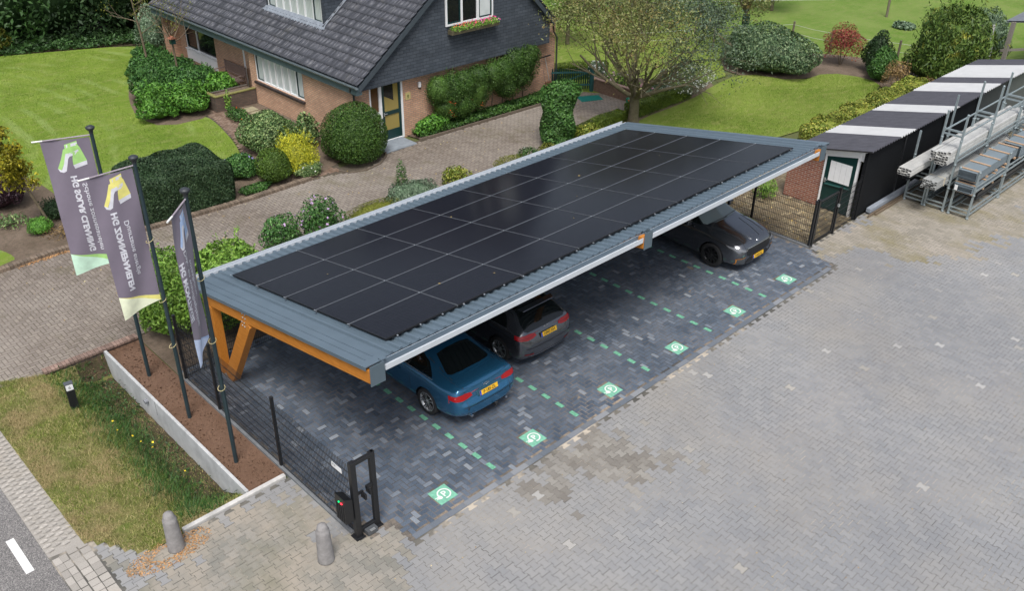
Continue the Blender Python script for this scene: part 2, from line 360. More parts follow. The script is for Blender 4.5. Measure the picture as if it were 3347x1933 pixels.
# planting beds and lawns
sheet('flagpole_bed', [(-2.74, 2.62), (-1.92, 2.62), (-1.92, 9.33), (-2.74, 9.33)], 0.0, M_SOIL)
sheet('shrub_bed', [(-1.9, 7.35), (14.7, 7.35), (14.8, 11.2), (9, 11.3), (3, 10.7), (-1.9, 9.4)], 0.0, M_BEDSOIL)
sheet('front_bed', [(-3.3, 15.22), (6.6, 14.95), (6.75, 17.9), (5.6, 17.9), (3, 20), (-0.05, 22.5), (-1.2, 26), (-6, 27), (-9, 27), (-9, 15.4)], 0.004, M_BEDSOIL)
sheet('lawn_corner', smooth_poly([(-9, 15.45), (-2.75, 15.4), (-2.6, 16.0), (-3.2, 17.6), (-9, 19)]), 0.008, M_LAWN)
sheet('front_lawn', smooth_poly([(-12, 27), (-2.2, 26.5), (-0.75, 24), (-0.15, 20.5), (-0.2, 17.9), (0.1, 16.6), (4.9, 16.6), (5.8, 17.8), (6.5, 19.8), (7.1, 22.6), (6.8, 23.1), (5.2, 22.9), (4.95, 24.6), (5.6, 26.8), (6.6, 29.0), (8.4, 31.8), (10.1, 34.3), (5.5, 36.3), (2, 37.8), (-12, 41)], 2), 0.012, M_LAWN)
sheet('house_bed', [(7.2, 15.0), (9.4, 15.9), (9.4, 24.9), (8.9, 24.9), (7.9, 19.2), (7.6, 17)], 0.002, M_BEDSOIL)
sheet('rhododendron_bed', smooth_poly([(4.95, 24.6), (5.2, 22.8), (7.3, 22.7), (7.9, 24.4), (10, 27), (10.2, 31.5), (9.6, 33.6), (8.3, 31.8), (6.6, 29.0), (5.6, 26.8)], 1), 0.014, M_BEDSOIL)
sheet('wood_floor', [(-14, 41), (2, 37.8), (5.5, 36.3), (10.1, 34.3), (14, 31.5), (30, 31.5), (30, 60), (-14, 60)], 0.006, M_DITCH)
sheet('gable_bed', [(11.75, 15.1), (18.3, 14.9), (19.5, 15.7), (19.5, 15.85), (11.6, 15.85)], 0.016, M_BEDSOIL)
sheet('back_lawn', smooth_poly([(15.5, 7.6), (15.5, 10.3), (19.4, 11.0), (23, 11.05), (25.5, 11.6), (28.0, 11.8), (28.8, 9.3), (31.0, 9.2), (31.6, 7.4), (30.8, 6.3), (27, 5.9), (22.5, 5.9), (20, 7.0)], 1), 0.010, M_LAWN2)
sheet('hedge_bed', [(15.6, 10.6), (25, 11.0), (26, 12.4), (22.5, 12.4), (15.9, 11.6)], 0.006, M_BEDSOIL)
sheet('shrub_border', smooth_poly([(27.5, 11), (28.5, 9.6), (31, 9.0), (31.4, 7.5), (30.4, 5.4), (34.5, 4.0), (35, 8), (33.6, 11.2), (31.5, 13.5), (28, 14)], 1), 0.007, M_BEDSOIL)
sheet('rear_lawn', [(22.2, 12.2), (27, 12), (30, 14.5), (33.5, 11.5), (34.5, 13), (32, 24), (22.2, 24), (19.6, 20), (19.6, 16.2)], 0.009, M_LAWN2)
sheet('field', [(33.2, 11), (35, 4.4), (34.5, -14), (300, -14), (300, 220), (30, 220), (30, 24), (32, 19)], 0.002, M_FIELD)
# ------------------------------------------------------------------ verge, ditch, road
vx = np.concatenate([np.linspace(-5.75, -4.4, 10), np.linspace(-4.35, -2.805, 22)]); vy = np.linspace(2.2, 10.0, 80)
VERGE = [(-5.60, 10.6), (-5.60, 3.6), (-5.35, 3.3), (-5.02, 2.7), (-4.70, 2.47), (-4.13, 2.6), (-2.80, 2.62), (-2.80, 9.32), (-4.1, 9.32), (-4.25, 9.42), (-5.0, 9.75)]
def vz(X, Y): return ditch_z(X, Y) + 0.004 + 0.012 * np.sin(X * 9 + Y * 3) * np.sin(Y * 7)
struct(grid_sheet('verge', vx, vy, vz, [M_VERGE], drop=lambda a, b: ~inpoly(a, b, VERGE)))
dx = np.linspace(-3.5, -2.805, 12); dy = np.linspace(3.0, 9.3, 60)
struct(grid_sheet('ditch', dx, dy, lambda X, Y: ditch_z(X, Y) + 0.02 + 0.012 * np.sin(X * 31) * np.sin(Y * 13), [M_DITCH]))
sheet('road', [(-14, -40), (-6.2, -40), (-6.2, 60), (-14, 60)], -0.016, M_ASPH)
mb = MB()
for k in range(-3, 6): mb.b2((-6.62, 3.5 + k * 3.6, -0.0155), (-6.48, 4.55 + k * 3.6, -0.0125))
struct(mb.build('road_marking', M_ROADW))

# ------------------------------------------------------------------ pavers as real geometry
def quads(C, Wx, Wy, z, ang=0.0, jit=0.0, tilt=0.0):
    n = len(C); jx = rng.normal(0, jit, n); jy = rng.normal(0, jit, n); dz = rng.normal(0, tilt, n); a = ang + rng.normal(0, 0.008 if jit else 0, n)
    V = np.zeros((n, 4, 3)); ca = np.cos(a); sa = np.sin(a)
    for k, (sx, sy) in enumerate([(-1, -1), (1, -1), (1, 1), (-1, 1)]):
        ux = sx * Wx / 2; uy = sy * Wy / 2
        V[:, k, 0] = C[:, 0] + jx + ux * ca - uy * sa; V[:, k, 1] = C[:, 1] + jy + ux * sa + uy * ca
        V[:, k, 2] = z + dz + rng.normal(0, tilt * 0.5, n)
    return V.reshape(-1, 3), np.arange(4 * n).reshape(-1, 4)
def herring(name, m, W_, x0, x1, y0, y1, polyk, z=0.0, gap=0.006, holes=()):
    nx = int((x1 - x0) / W_) + 2; ny = int((y1 - y0) / W_) + 2
    I, J = np.meshgrid(np.arange(nx), np.arange(ny)); I = I.ravel(); J = J.ravel(); c = (I - J) % 4
    h = c == 0; v = c == 3; L = 2 * W_
    Ch = np.stack([x0 + (I[h] + 1) * W_, y0 + (J[h] + .5) * W_], 1); Cv = np.stack([x0 + (I[v] + .5) * W_, y0 + (J[v] + 1) * W_], 1)
    Ch = Ch[inpoly(Ch[:, 0], Ch[:, 1], polyk)]; Cv = Cv[inpoly(Cv[:, 0], Cv[:, 1], polyk)]
    for H_ in holes:
        Ch = Ch[~inpoly(Ch[:, 0], Ch[:, 1], H_)]; Cv = Cv[~inpoly(Cv[:, 0], Cv[:, 1], H_)]
    V1, F1 = quads(Ch, L - gap, W_ - gap, z, jit=0.0012, tilt=0.0012); V2, F2 = quads(Cv, W_ - gap, L - gap, z, jit=0.0012, tilt=0.0012)
    return struct(npmesh(name, np.concatenate([V1, V2]), np.concatenate([F1, F2 + len(V1)]), m))
WS = 0.43265 / 4
PSYM = [[(n * 2.5 - .215, -.215), (n * 2.5 + .215, -.215), (n * 2.5 + .215, .215), (n * 2.5 - .215, .215)] for n in range(6)]
STALL = [(-1.80, 0.55), (-1.15, 0.1), (-1.12, -0.42), (14.15, -0.42), (14.55, 0.5), (14.55, 7.25), (-1.80, 7.25)]
herring('stall_paving', M_STALL, WS, -2.0 + 0.033, 15, -0.6, 7.4, STALL, 0.0, 0.0125, holes=PSYM)
DRV = [(-9, 9.45), (-1.95, 9.45), (0.5, 10.3), (15.9, 11.2), (22.4, 11.7), (22.4, 15.0), (18.3, 14.85), (11.7, 15.0), (9.9, 14.85), (8.6, 14.2), (7.8, 14.5), (6.7, 14.72), (-3.2, 15.15), (-9, 15.2)]
herring('driveway', M_DRIVE, 0.105, -9, 22.6, 9.4, 15.8, DRV, 0.0, 0.014)
PTH = [(6.25, 14.9), (7.8, 14.75), (7.7, 17.2), (7.9, 19.2), (8.6, 22.9), (7.75, 24.4), (9.4, 25.0), (10.05, 25), (10.05, 28), (9.2, 27), (7.3, 24.6), (7.1, 22.5), (6.55, 19.8), (5.9, 17.9)]
herring('garden_path', M_PATH, 0.09, 5.5, 10.3, 14.6, 28, PTH, 0.0, 0.012)
herring('garden_paving', M_GARDENP, 0.105, 14.7, 22, 0.6, 7.3, [(14.75, 0.66), (17.46, 0.66), (17.46, 3.2), (22, 3.25), (22, 5.0), (19, 6.6), (14.75, 7.25)], 0.0, 0.009)
# border course of long bricks along the front of the stalls
C = []; 
for k in range(int(15.4 / 0.42)): C.append((-1.12 + 0.21 + k * 0.42, -0.505))
V, F = quads(np.array(C), 0.415, 0.135, 0.003, jit=0.002, tilt=0.0005)
C2 = []
for k in range(int(15.9 / 0.215)): C2.append((-1.75 + k * 0.215, 7.32))
V2, F2 = quads(np.array(C2), 0.205, 0.1, 0.0); V = np.concatenate([V, V2]); F = np.concatenate([F, F2 + len(F) * 4])
struct(npmesh('stall_border', V, F, M_STALL_EDGE))
# painted green bay lines (one brick painted, one brick bare)
M_GREEN = mat('green_paint', (0.15, 0.40, 0.26), 0.65, var=0.3, scale=18)
M_GREENT = mat('green_tile', (0.19, 0.46, 0.33), 0.6, var=0.22, scale=14)
for n_ in range(5):
    mb = MB()
    for k in range(16):
        y = -0.037 + k * 0.43265; x = 1.25 + 2.5 * n_
        mb.b2((x - 0.05, y - 0.104, -0.004), (x + 0.05, y + 0.104, 0.0045))
    struct(mb.build('bay_line', M_GREEN), None)
# tiles with the charging symbol
M_SYM = mat('tile_white', (0.72, 0.76, 0.72), 0.6, var=0.06, scale=30)
tv, tf = text_geo('P', 0.2, 0.006, 'CENTER')
where = ['nearest the intercom gate', 'behind the blue saloon', 'behind the grey hatchback', 'third from the right end', 'second from the right end', 'in front of the grey crossover']
for n_ in range(6):
    t = thing('parking_tile', 'green and white charging bay tile ' + where[n_], 'parking sign', (n_ * 2.5, 0, 0), 0, 'charging bay tiles')
    mb = MB(); mb.b2((-0.212, -0.212, -0.01), (0.212, 0.212, 0.005)); mb.build('tile', M_GREENT, t)
    mb = MB(); ring = []
    for k in range(27):
        a0 = R(200 - k * 12.0); ring.append(a0)
    for k in range(26):
        a, b_ = ring[k], ring[k + 1]
        P = [(0.145 * math.cos(a), 0.145 * math.sin(a)), (0.145 * math.cos(b_), 0.145 * math.sin(b_)), (0.115 * math.cos(b_), 0.115 * math.sin(b_)), (0.115 * math.cos(a), 0.115 * math.sin(a))]
        mb.add([(p[0] + 0.03, p[1], 0.0075) for p in P], [(3, 2, 1, 0)])
    mb.add([(v.x + 0.03, v.y - 0.07, 0.0075) for v in tv], tf)
    PL = [(-.16, -.045), (-.10, -.075), (-.055, -.06), (-.05, -.01), (-.075, .03), (-.12, .03), (-.165, .0)]
    mb.add([(x, y - 0.02, 0.008) for x, y in PL], [tuple(range(7))])
    mb.add([(-.185, -.07, .008), (-.14, -.055, .008), (-.15, -.04, .008), (-.19, -.05, .008)], [(0, 1, 2, 3)])
    mb.add([(-.20, -.02, .008), (-.15, -.015, .008), (-.155, .0, .008), (-.20, .0, .008)], [(0, 1, 2, 3)])
    o = mb.build('symbol', M_SYM, t)
    bm = bmesh.new(); bm.from_mesh(o.data)
    for f in bm.faces:
        f.normal_update()
        if f.normal.z < 0: f.normal_flip()
    bm.to_mesh(o.data); bm.free()
# dog-bone interlocking yard pavers
def bones(name, m, x0, x1, y0, y1, keep, z=0.0, L=0.2, W_=0.165, a=0.018, g=0.0075):
    ts = [0, .19, .31, .69, .81, 1.0]; es = [a, a, -a, -a, a, a]
    prof = []
    for t, e in zip(ts, es): prof.append(((W_ / 2 + e - g / 2), (t - .5) * (L - g)))
    poly = prof + [(-x, y) for x, y in prof[::-1]]; poly = np.array(poly); k = len(poly)
    nx = int((x1 - x0) / W_); ny = int((y1 - y0) / L) + 1
    I, J = np.meshgrid(np.arange(nx), np.arange(ny)); I = I.ravel(); J = J.ravel()
    cx = x0 + (I + .5) * W_; cy = y0 + (J + .5 * (I % 2)) * L
    kp = keep(cx, cy); cx = cx[kp]; cy = cy[kp]; n = len(cx)
    V = np.zeros((n, k, 3)); V[:, :, 0] = cx[:, None] + poly[:, 0] + rng.normal(0, .0012, n)[:, None]; V[:, :, 1] = cy[:, None] + poly[:, 1] + rng.normal(0, .0012, n)[:, None]
    V[:, :, 2] = z + rng.normal(0, .0012, n)[:, None]
    return struct(npmesh(name, V.reshape(-1, 3), np.arange(n * k).reshape(n, k), m))
APRON = [(-4.75, 2.44), (-4.13, 2.50), (-1.98, 2.46), (-1.92, 0.15), (-1.1, -0.6), (-2.6, -1.4), (-4.2, 0.1), (-5.5, 1.6), (-5.5, 3.1), (-5.0, 2.5)]
WORN = [(1.0, -0.62), (3.2, -0.62), (4.2, -1.4), (4.6, -2.4), (3.6, -2.6), (2.6, -2.0), (1.6, -1.6)]
MOSS = [(14.7, 0.6), (17.4, 0.6), (40, 0.45), (40, -1.9), (23.5, -3.2), (19.0, -3.4), (16.5, -2.2), (14.9, -0.4)]
def _yard(x, y):
    k = (x > -5.52) & (y < -0.60)
    k |= (x > 14.28) & (y < 0.55) & ~((x < 14.7) & (y > 0.3))
    k |= (x < -1.2) & (x > -5.52) & ((y < 2.5) | ((x < -4.8) & (y < 3.5))) & ((x < -1.95) | (y < 0.05))
    k &= ~inpoly(x, y, VERGE)
    return k
def hsh(x, y, k): return (np.sin(x * 127.1 + y * 311.7 + k) * 43758.5453) % 1.0 - .5
wob = lambda x, y: (x + .75 * hsh(x, y, 1) + 0.35 * np.sin(y * 2.3) + .2 * np.sin(y * 5.1 + x), y + .75 * hsh(x, y, 2) + 0.3 * np.sin(x * 1.9) + .2 * np.sin(x * 4.7))
def inw(x, y, P): a, b = wob(x, y); return inpoly(a, b, P)
bones('yard_paving', M_YARD, -6, 34, -12.5, 3.6, lambda x, y: _yard(x, y) & ~inw(x, y, APRON) & ~inw(x, y, WORN) & ~inw(x, y, MOSS))
bones('apron_paving', M_YARD_OLD, -6, 34, -12.5, 3.6, lambda x, y: _yard(x, y) & inw(x, y, APRON))
bones('worn_paving', M_YARD_WORN, -6, 34, -12.5, 3.6, lambda x, y: _yard(x, y) & inw(x, y, WORN) & ~inw(x, y, APRON))
bones('mossy_paving', M_YARD_MOSS, -6, 34, -12.5, 3.6, lambda x, y: _yard(x, y) & inw(x, y, MOSS) & ~inw(x, y, APRON) & ~inw(x, y, WORN))
# pale cobbled strip between road and yard, openwork tiles beside the verge
C = [(x, y) for x in (-6.12, -5.99) for y in np.arange(-14, 3.6, 0.2)] ; V, F = quads(np.array(C), 0.12, 0.19, 0.0, jit=.003, tilt=.002)
C = [(x, y) for x in (-5.82, -5.64) for y in np.arange(-14, 3.6, 0.17)]; V2, F2 = quads(np.array(C), 0.165, 0.16, 0.0, jit=.004, tilt=.002)
struct(npmesh('cobbled_strip', np.concatenate([V, V2]), np.concatenate([F, F2 + len(V)]), M_COBBLE))
mb = MB()
for k in range(90):
    y = 3.75 + k * 0.155
    if y > 13: break
    for c_, x in enumerate((-6.12, -5.98, -5.84, -5.70)):
        yy = y + (0.0775 if c_ % 2 else 0)
        mb.add([(x - .085, yy, .0), (x - .02, yy - .045, .014), (x + .06, yy - .035, .014), (x + .085, yy, .0), (x + .06, yy + .035, .014), (x - .02, yy + .045, .014)], [(0, 1, 2, 3, 4, 5)])
struct(mb.build('verge_tiles', M_COBBLE))
sheet('verge_tile_bed', [(-6.2, 3.6), (-5.6, 3.5), (-5.6, 13.5), (-6.2, 13.5)], -0.004, M_COBBLE)
# sandy patch round the bollards, dry needles
# kerbs
mb = MB(); mb.b2((-4.14, 2.52, -0.25), (-1.96, 2.62, 0.055)); tag(mb.build('concrete_kerb', M_CONC, bevel=0.01), 'long pale concrete kerb between the paved apron and the ditch', 'kerb')
mb = MB(); mb.b2((-2.80, 2.63, -0.9), (-2.735, 9.3, 0.075)); 
for k in range(40):
    y = 2.7 + k * 0.165; mb.box((-2.765, y, 0.078), (random.uniform(.03, .055), random.uniform(.05, .12), 0.012))
mb.b2((-2.804, 6.55, -0.3), (-2.80, 6.57, 0.075), 1)
t = thing('retaining_wall', 'thin white concrete retaining wall along the soil bed below the flags', 'wall')
mb.build('panel', [M_CONCW, mat('joint_dark', (0.2, 0.2, 0.2), 0.9)], t)
mb = MB(); mb.tube([(-2.80, 6.98, -0.12), (-2.88, 6.98, -0.13)], 0.055, 12); mb.build('drain_pipe', mat('pipe_grey', (0.22, 0.23, 0.25), 0.6), t)
mb = MB(); mb.b2((-4.15, 9.30, -0.75), (-1.95, 9.42, 0.06))
t = thing('brick_headwall', 'low dark brick headwall closing the ditch beside the driveway', 'wall')
mb.build('wall', M_BRICK_DK, t)
mb = MB()
for k in range(26): mb.b2((-4.17 + k * 0.086, 9.27, 0.06), (-4.17 + k * 0.086 + 0.076, 9.47, 0.115))
mb.build('coping', mat('coping_brick', (0.22, 0.15, 0.12), 0.9, var=.3, isl=.25), t)
# brick edging kerb along the north side of the driveway
mb = MB()
y0s = [(-9, 15.28), (-3.2, 15.18), (-1.6, 15.3), (-0.1, 15.05), (0.9, 14.9), (4.1, 14.72), (6.7, 14.8)]
x = -9.0
while x < 6.6:
    y = np.interp(x, [p[0] for p in y0s], [p[1] for p in y0s]); mb.box((x, y, 0.03), (0.085, 0.2, 0.14 + random.uniform(-.01, .01))); x += 0.098
tag(mb.build('brick_edging', mat('edging_brick', (0.17, 0.13, 0.095), 0.9, var=.3, isl=.25)), 'upright brick edging between the driveway and the front beds', 'kerb')
mb = MB(); pts = [(11.6, 15.1), (12.4, 15.02), (15, 14.95), (18.2, 14.85), (19.3, 15.5)]
for a, b_ in zip(pts[:-1], pts[1:]): mb.bar((a[0], a[1], 0.03), (b_[0], b_[1], 0.03), 0.06, 0.14)
tag(mb.build('bed_edging', mat('edging_dark', (0.12, 0.095, 0.07), 0.9)), 'dark concrete edging of the ivy bed under the gable', 'kerb')
mb = MB(); pts = [(7.75, 14.75), (7.9, 14.35), (8.5, 14.15), (9.2, 14.3), (9.8, 14.75), (9.95, 15.0)]
for a, b_ in zip(pts[:-1], pts[1:]): mb.bar((a[0], a[1], 0.0), (b_[0], b_[1], 0.0), 0.06, 0.08)
tag(mb.build('curved_edging', MATS['edging_dark']), 'curved edging round the foot of the big clipped round bush', 'kerb')
# ================================================================== CARPORT
M_RAL = mat('anthracite_sheet', (0.105, 0.145, 0.18), 0.42, 0.0, var=0.07, scale=2.0, spec=0.5)
M_RALD = mat('anthracite_trim', (0.085, 0.12, 0.145), 0.5, 0.0, var=0.06, scale=3)
M_ALU = mat('pale_aluminium', (0.62, 0.65, 0.69), 0.38, 0.35, var=0.06, scale=3)
M_GUT = mat('white_gutter', (0.56, 0.60, 0.64), 0.4, 0.1, var=0.05, scale=2)
M_CLAMP = mat('clamp_metal', (0.6, 0.62, 0.63), 0.3, 0.7)
def wood(name, c1, c2, stretch=(4, 40, 40), rough=0.55):
    m, n, b = newmat(name)
    a = ramp(n, noise(n, 1.6, 6, 0.7, stretch=stretch), [(0.3, c1), (0.7, c2)])
    n.links.new(a, b.inputs['Base Color']); b.inputs['Roughness'].default_value = rough
    bump(n, b, noise(n, 1.6, 6, 0.7, stretch=stretch), 0.2, 0.01); return m
M_TIM = wood('orange_larch', (0.42, 0.145, 0.014), (0.60, 0.235, 0.035), stretch=(20, 2, 12))
def panel_mat():
    m, n, b = newmat('solar_cells')
    tc = n.nodes.new("ShaderNodeTexCoord"); sp = n.nodes.new("ShaderNodeSeparateXYZ"); n.links.new(tc.outputs['Object'], sp.inputs[0])
    def band(sock, period, width):
        q_ = n.nodes.new("ShaderNodeMath"); q_.operation = 'ADD'; n.links.new(sock, q_.inputs[0]); q_.inputs[1].default_value = 8.0
        a = n.nodes.new("ShaderNodeMath"); a.operation = 'MODULO'; n.links.new(q_.outputs[0], a.inputs[0]); a.inputs[1].default_value = period
        c = n.nodes.new("ShaderNodeMath"); c.operation = 'LESS_THAN'; n.links.new(a.outputs[0], c.inputs[0]); c.inputs[1].default_value = width; return c.outputs[0]
    mx = n.nodes.new("ShaderNodeMath"); mx.operation = 'MAXIMUM'
    n.links.new(band(sp.outputs['X'], 0.0865, 0.003), mx.inputs[0]); n.links.new(band(sp.outputs['Y'], 0.183, 0.004), mx.inputs[1])
    m2 = n.nodes.new("ShaderNodeMath"); m2.operation = 'MAXIMUM'; n.links.new(mx.outputs[0], m2.inputs[0]); n.links.new(band(sp.outputs['Y'], 0.0166, 0.0018), m2.inputs[1])
    base = ramp(n, noise(n, 5, 3), [(0.3, (0.006, 0.0065, 0.011)), (0.7, (0.010, 0.0105, 0.016))])
    a = mix(n, m2.outputs[0], base, (0.022, 0.024, 0.032))
    n.links.new(a, b.inputs['Base Color']); b.inputs['Roughness'].default_value = 0.2; b.inputs['Specular IOR Level'].default_value = 0.08; b.inputs['Roughness'].default_value = 0.17; return m
M_PV = panel_mat(); M_PVF = mat('black_frame', (0.018, 0.018, 0.02), 0.4, 0.3)
SL = -0.18318; tS = math.tan(SL)
def rz(y, off=0.0): return 3.309 - 0.12 + off + tS * (y - 1.041)     # z of the roof sheet
carport = thing('carport', 'long timber carport with a grey profiled roof covered in black solar panels', 'carport', (0, 0, 0))
RX0, RX1, RY0, RY1 = -1.13, 14.56, 0.66, 7.66
# profiled sheet: trapezoid ribs running down the slope
mb = MB(); x = RX0 + 0.10; P = 0.2075; prof = [(RX0, 0)]
x = RX0 + 0.58
prof.append((x - 0.04, 0))
while x < RX1 - 0.25:
    prof += [(x, 0), (x + 0.02, 0.05), (x + 0.07, 0.05), (x + 0.09, 0)]; x += P
prof += [(RX1, 0)]
vs = []; fs = []; n_ = len(prof)
for (y) in (RY0, RY1):
    for px, pz in prof: vs.append((px, y, rz(y) + pz))
for i in range(n_ - 1): fs.append((i, i + 1, n_ + i + 1, n_ + i))
mb.add(vs, fs)
vs = [(a, b_, c - 0.012) for a, b_, c in vs]; mb.add(vs, [f[::-1] for f in fs])
# closed rib ends at the front edge
for i in range(1, n_ - 3):
    if prof[i][1] == 0 and prof[i + 1][1] > 0:
        mb.add([(prof[i + k][0], RY0, rz(RY0) + prof[i + k][1]) for k in range(4)], [(0, 1, 2, 3)])
mb.build('roof_sheet', M_RAL, carport)
# side trims (folded verge caps)
for side, X in ((-1, RX0), (1, RX1)):
    mb = MB(); y0, y1 = RY0 - 0.12, RY1 + 0.02
    a, b_ = (X - 0.03, X + 0.42) if side < 0 else (X - 0.30, X + 0.03)
    for (u0, u1, o0, o1) in ((a, b_, 0.026, 0.05),):
        mb.add([(u0, y0, rz(y0, o0)), (u1, y0, rz(y0, o0)), (u1, y1, rz(y1, o0)), (u0, y1, rz(y1, o0)), (u0, y0, rz(y0, o1)), (u1, y0, rz(y0, o1)), (u1, y1, rz(y1, o1)), (u0, y1, rz(y1, o1))],
               [(0, 3, 2, 1), (4, 5, 6, 7), (0, 1, 5, 4), (1, 2, 6, 5), (2, 3, 7, 6), (3, 0, 4, 7)])
    xs = (X - 0.045, X - 0.03) if side < 0 else (X + 0.03, X + 0.045)
    mb.add([(xs[0], y0, rz(y0, -0.03)), (xs[1], y0, rz(y0, -0.03)), (xs[1], y1, rz(y1, -0.03)), (xs[0], y1, rz(y1, -0.03)), (xs[0], y0, rz(y0, 0.05)), (xs[1], y0, rz(y0, 0.05)), (xs[1], y1, rz(y1, 0.05)), (xs[0], y1, rz(y1, 0.05))],
           [(0, 3, 2, 1), (4, 5, 6, 7), (0, 1, 5, 4), (1, 2, 6, 5), (2, 3, 7, 6), (3, 0, 4, 7)])
    # low welts on the cap
    for k in ((0.14, 0.30) if side < 0 else (-0.12, -0.22)):
        mb.bar((X + k, y0 + .25, rz(y0 + .25, 0.052)), (X + k, y1 - .02, rz(y1 - .02, 0.052)), 0.03, 0.018)
    mb.build('verge_trim', M_RAL, carport)
# front and back gutters
def gutter(y, z, name, m, w_=0.13, h=0.15, x0=RX0 + 0.1, x1=RX1 - 0.05):
    mb = MB()
    sec = [(-w_ / 2 - .012, h), (-w_ / 2 - .012, -.0), (w_ / 2, 0), (w_ / 2, h), (w_ / 2 - .006, h), (w_ / 2 - .006, 0.012), (-w_ / 2 + .004, .012), (-w_ / 2 + .004, h)]
    mb.prism(sec, x0, x1, 0, lambda u, v, w2: (w2, y + u, z + v)); return mb.build(name, m, carport, fixn=True)
gutter(RY0 - 0.10, rz(RY0) - 0.125, 'front_gutter', M_GUT, 0.17, 0.115, x0=-0.80, x1=6.36)
gutter(RY0 - 0.10, rz(RY0) - 0.125, 'front_gutter', M_GUT, 0.17, 0.115, x0=6.68, x1=13.98)
gutter(RY1 + 0.10, rz(RY1) - 0.09, 'back_gutter', M_GUT, 0.15, 0.15)
mb = MB(); mb.b2((RX0 + .1, RY0 - 0.045, rz(RY0) - 0.15), (RX1 - .1, RY0 - 0.02, rz(RY0) - 0.012)); mb.build('front_fascia', M_RAL, carport)
# solar panels 8 x 5
cs, sn = math.cos(SL), math.sin(SL)
PXp, PYp = 1.742, 1.19925
mbp = MB(); hw, hl = (PXp - 0.020) / 2, (PYp - 0.036) / 2
fr = MB()
for a, b_ in (((-hw, -hl, -.035), (hw, -hl + .012, 0)), ((-hw, hl - .012, -.035), (hw, hl, 0)), ((-hw, -hl + .012, -.035), (-hw + .012, hl - .012, 0)), ((hw - .012, -hl + .012, -.035), (hw, hl - .012, 0))): fr.b2(a, b_)
gl = MB(); gl.b2((-hw + .012, -hl + .012, -.03), (hw - .012, hl - .012, -.002))
for j in range(8):
    for i in range(5):
        t_ = (i + .5) * PYp; cx = -0.35263 + (j + .5) * PXp; cy = 1.04105 + t_ * cs; cz = 3.309 + t_ * sn
        if i == 0 and j == 0:
            p0 = fr.build('solar_panel', M_PVF, carport); g0 = gl.build('glass', M_PV, p0); p = p0
        else:
            p = p0.copy(); link(p, carport); g = g0.copy(); link(g, p)
        p.location = (cx, cy, cz); p.rotation_euler = (SL, 0, 0)
def onroof(x, t_, off): return (x, 1.04105 + t_ * cs - off * sn, 3.309 + t_ * sn + off * cs)
mb = MB()      # silver rails that show between the panel rows
for i in range(0, 6):
    t_ = i * PYp
    if 0 < i < 5: mb.bar(onroof(-0.36, t_, -0.03), onroof(13.60, t_, -0.03), 0.034, 0.05)
for j in range(1, 8): 
    x = -0.3526 + j * PXp; mb.bar(onroof(x, 0.02, -0.02), onroof(x, 5.98, -0.02), 0.0195, 0.034)
mb.build('panel_rail', mat('rail_grey', (0.15, 0.165, 0.185), 0.5, 0.2), carport)
mb = MB()
for j in range(9):
    for i in range(6):
        x = -0.3526 + j * PXp; t_ = i * PYp
        if 0 < i: mb.bar(onroof(x - .035, t_, 0.003), onroof(x - .01, t_, 0.003), 0.025, 0.006)
for k in range(26): mb.box(onroof(-0.1 + k * 0.54, -0.02, -0.02), (0.025, 0.03, 0.02))
mb.build('panel_clamp', M_CLAMP, carport)
# timber frames
for fi, X in enumerate((-1.03, 6.46, 14.08)):
    def bz(y): return rz(y, -0.02)
    mb = MB(); ya, yb = 0.46, 6.95; d = 0.30; wd = 0.18
    mb.add([(X - wd / 2, ya, bz(ya) - d), (X + wd / 2, ya, bz(ya) - d), (X + wd / 2, yb, bz(yb) - d), (X - wd / 2, yb, bz(yb) - d), (X - wd / 2, ya, bz(ya) - .01), (X + wd / 2, ya, bz(ya) - .01), (X + wd / 2, yb, bz(yb) - .01), (X - wd / 2, yb, bz(yb) - .01)],
           [(0, 3, 2, 1), (4, 5, 6, 7), (0, 1, 5, 4), (1, 2, 6, 5), (2, 3, 7, 6), (3, 0, 4, 7)])
    bo = mb.build('beam', M_TIM, carport, bevel=0.004)
    mb = MB(); mb.b2((X - .10, 6.55, 0.02), (X + .10, 6.83, bz(6.70) - d - .005)); mb.build('post', M_TIM, carport, bevel=0.004)
    mb = MB(); mb.bar((X, 6.30, 0.03), (X, 4.96, bz(4.96) - d + 0.03), 0.185, 0.32, upv=(0, 1, 0)); mb.build('strut', M_TIM, carport, bevel=0.004)
    # bolt heads
    mb = MB()
    for (yy, zz) in ((5.02, bz(5.0) - .13), (5.09, bz(5.0) - .36)):
        for a, b_ in ((-.05, -.045), (.05, -.05), (-.05, .05), (.05, .045)):
            mb.lathe([(0.0, -.012), (0.022, -.012), (0.022, 0), (0, 0)], (X - .093, yy + a, zz + b_), 8, axis='X'); mb.box((X - .097, yy + a, zz + b_), (.02, .03, .03))
    mb.build('bolt', M_CLAMP, carport)
    mb = MB(); mb.b2((X - .12, 6.12, 0), (X + .12, 6.86, .02)); mb.build('foot_plate', mat('foot_steel', (.3, .3, .3), .5, .5), carport)
    # folded end cap over the beam nose
    mb = MB()
    zf = bz(ya)
    if fi == 0: xa, xb = X - 0.0, X + 0.40
    elif fi == 1: xa, xb = X - 0.0, X + 0.20
    else: xa, xb = X + 0.05, X + 0.52
    xa, xb = X - 0.075, X + (0.30 if fi != 1 else 0.2)
    mb.b2((X - 0.08 if fi else X - .115, ya - .02, zf - d - .03), (X + .20, ya - .005, zf + 0.085))
    mb.b2((X + .187, ya - .006, zf - d - .03), (X + .20, ya + 0.16, zf + 0.06))
    mb.build('end_cap', M_RALD, carport)
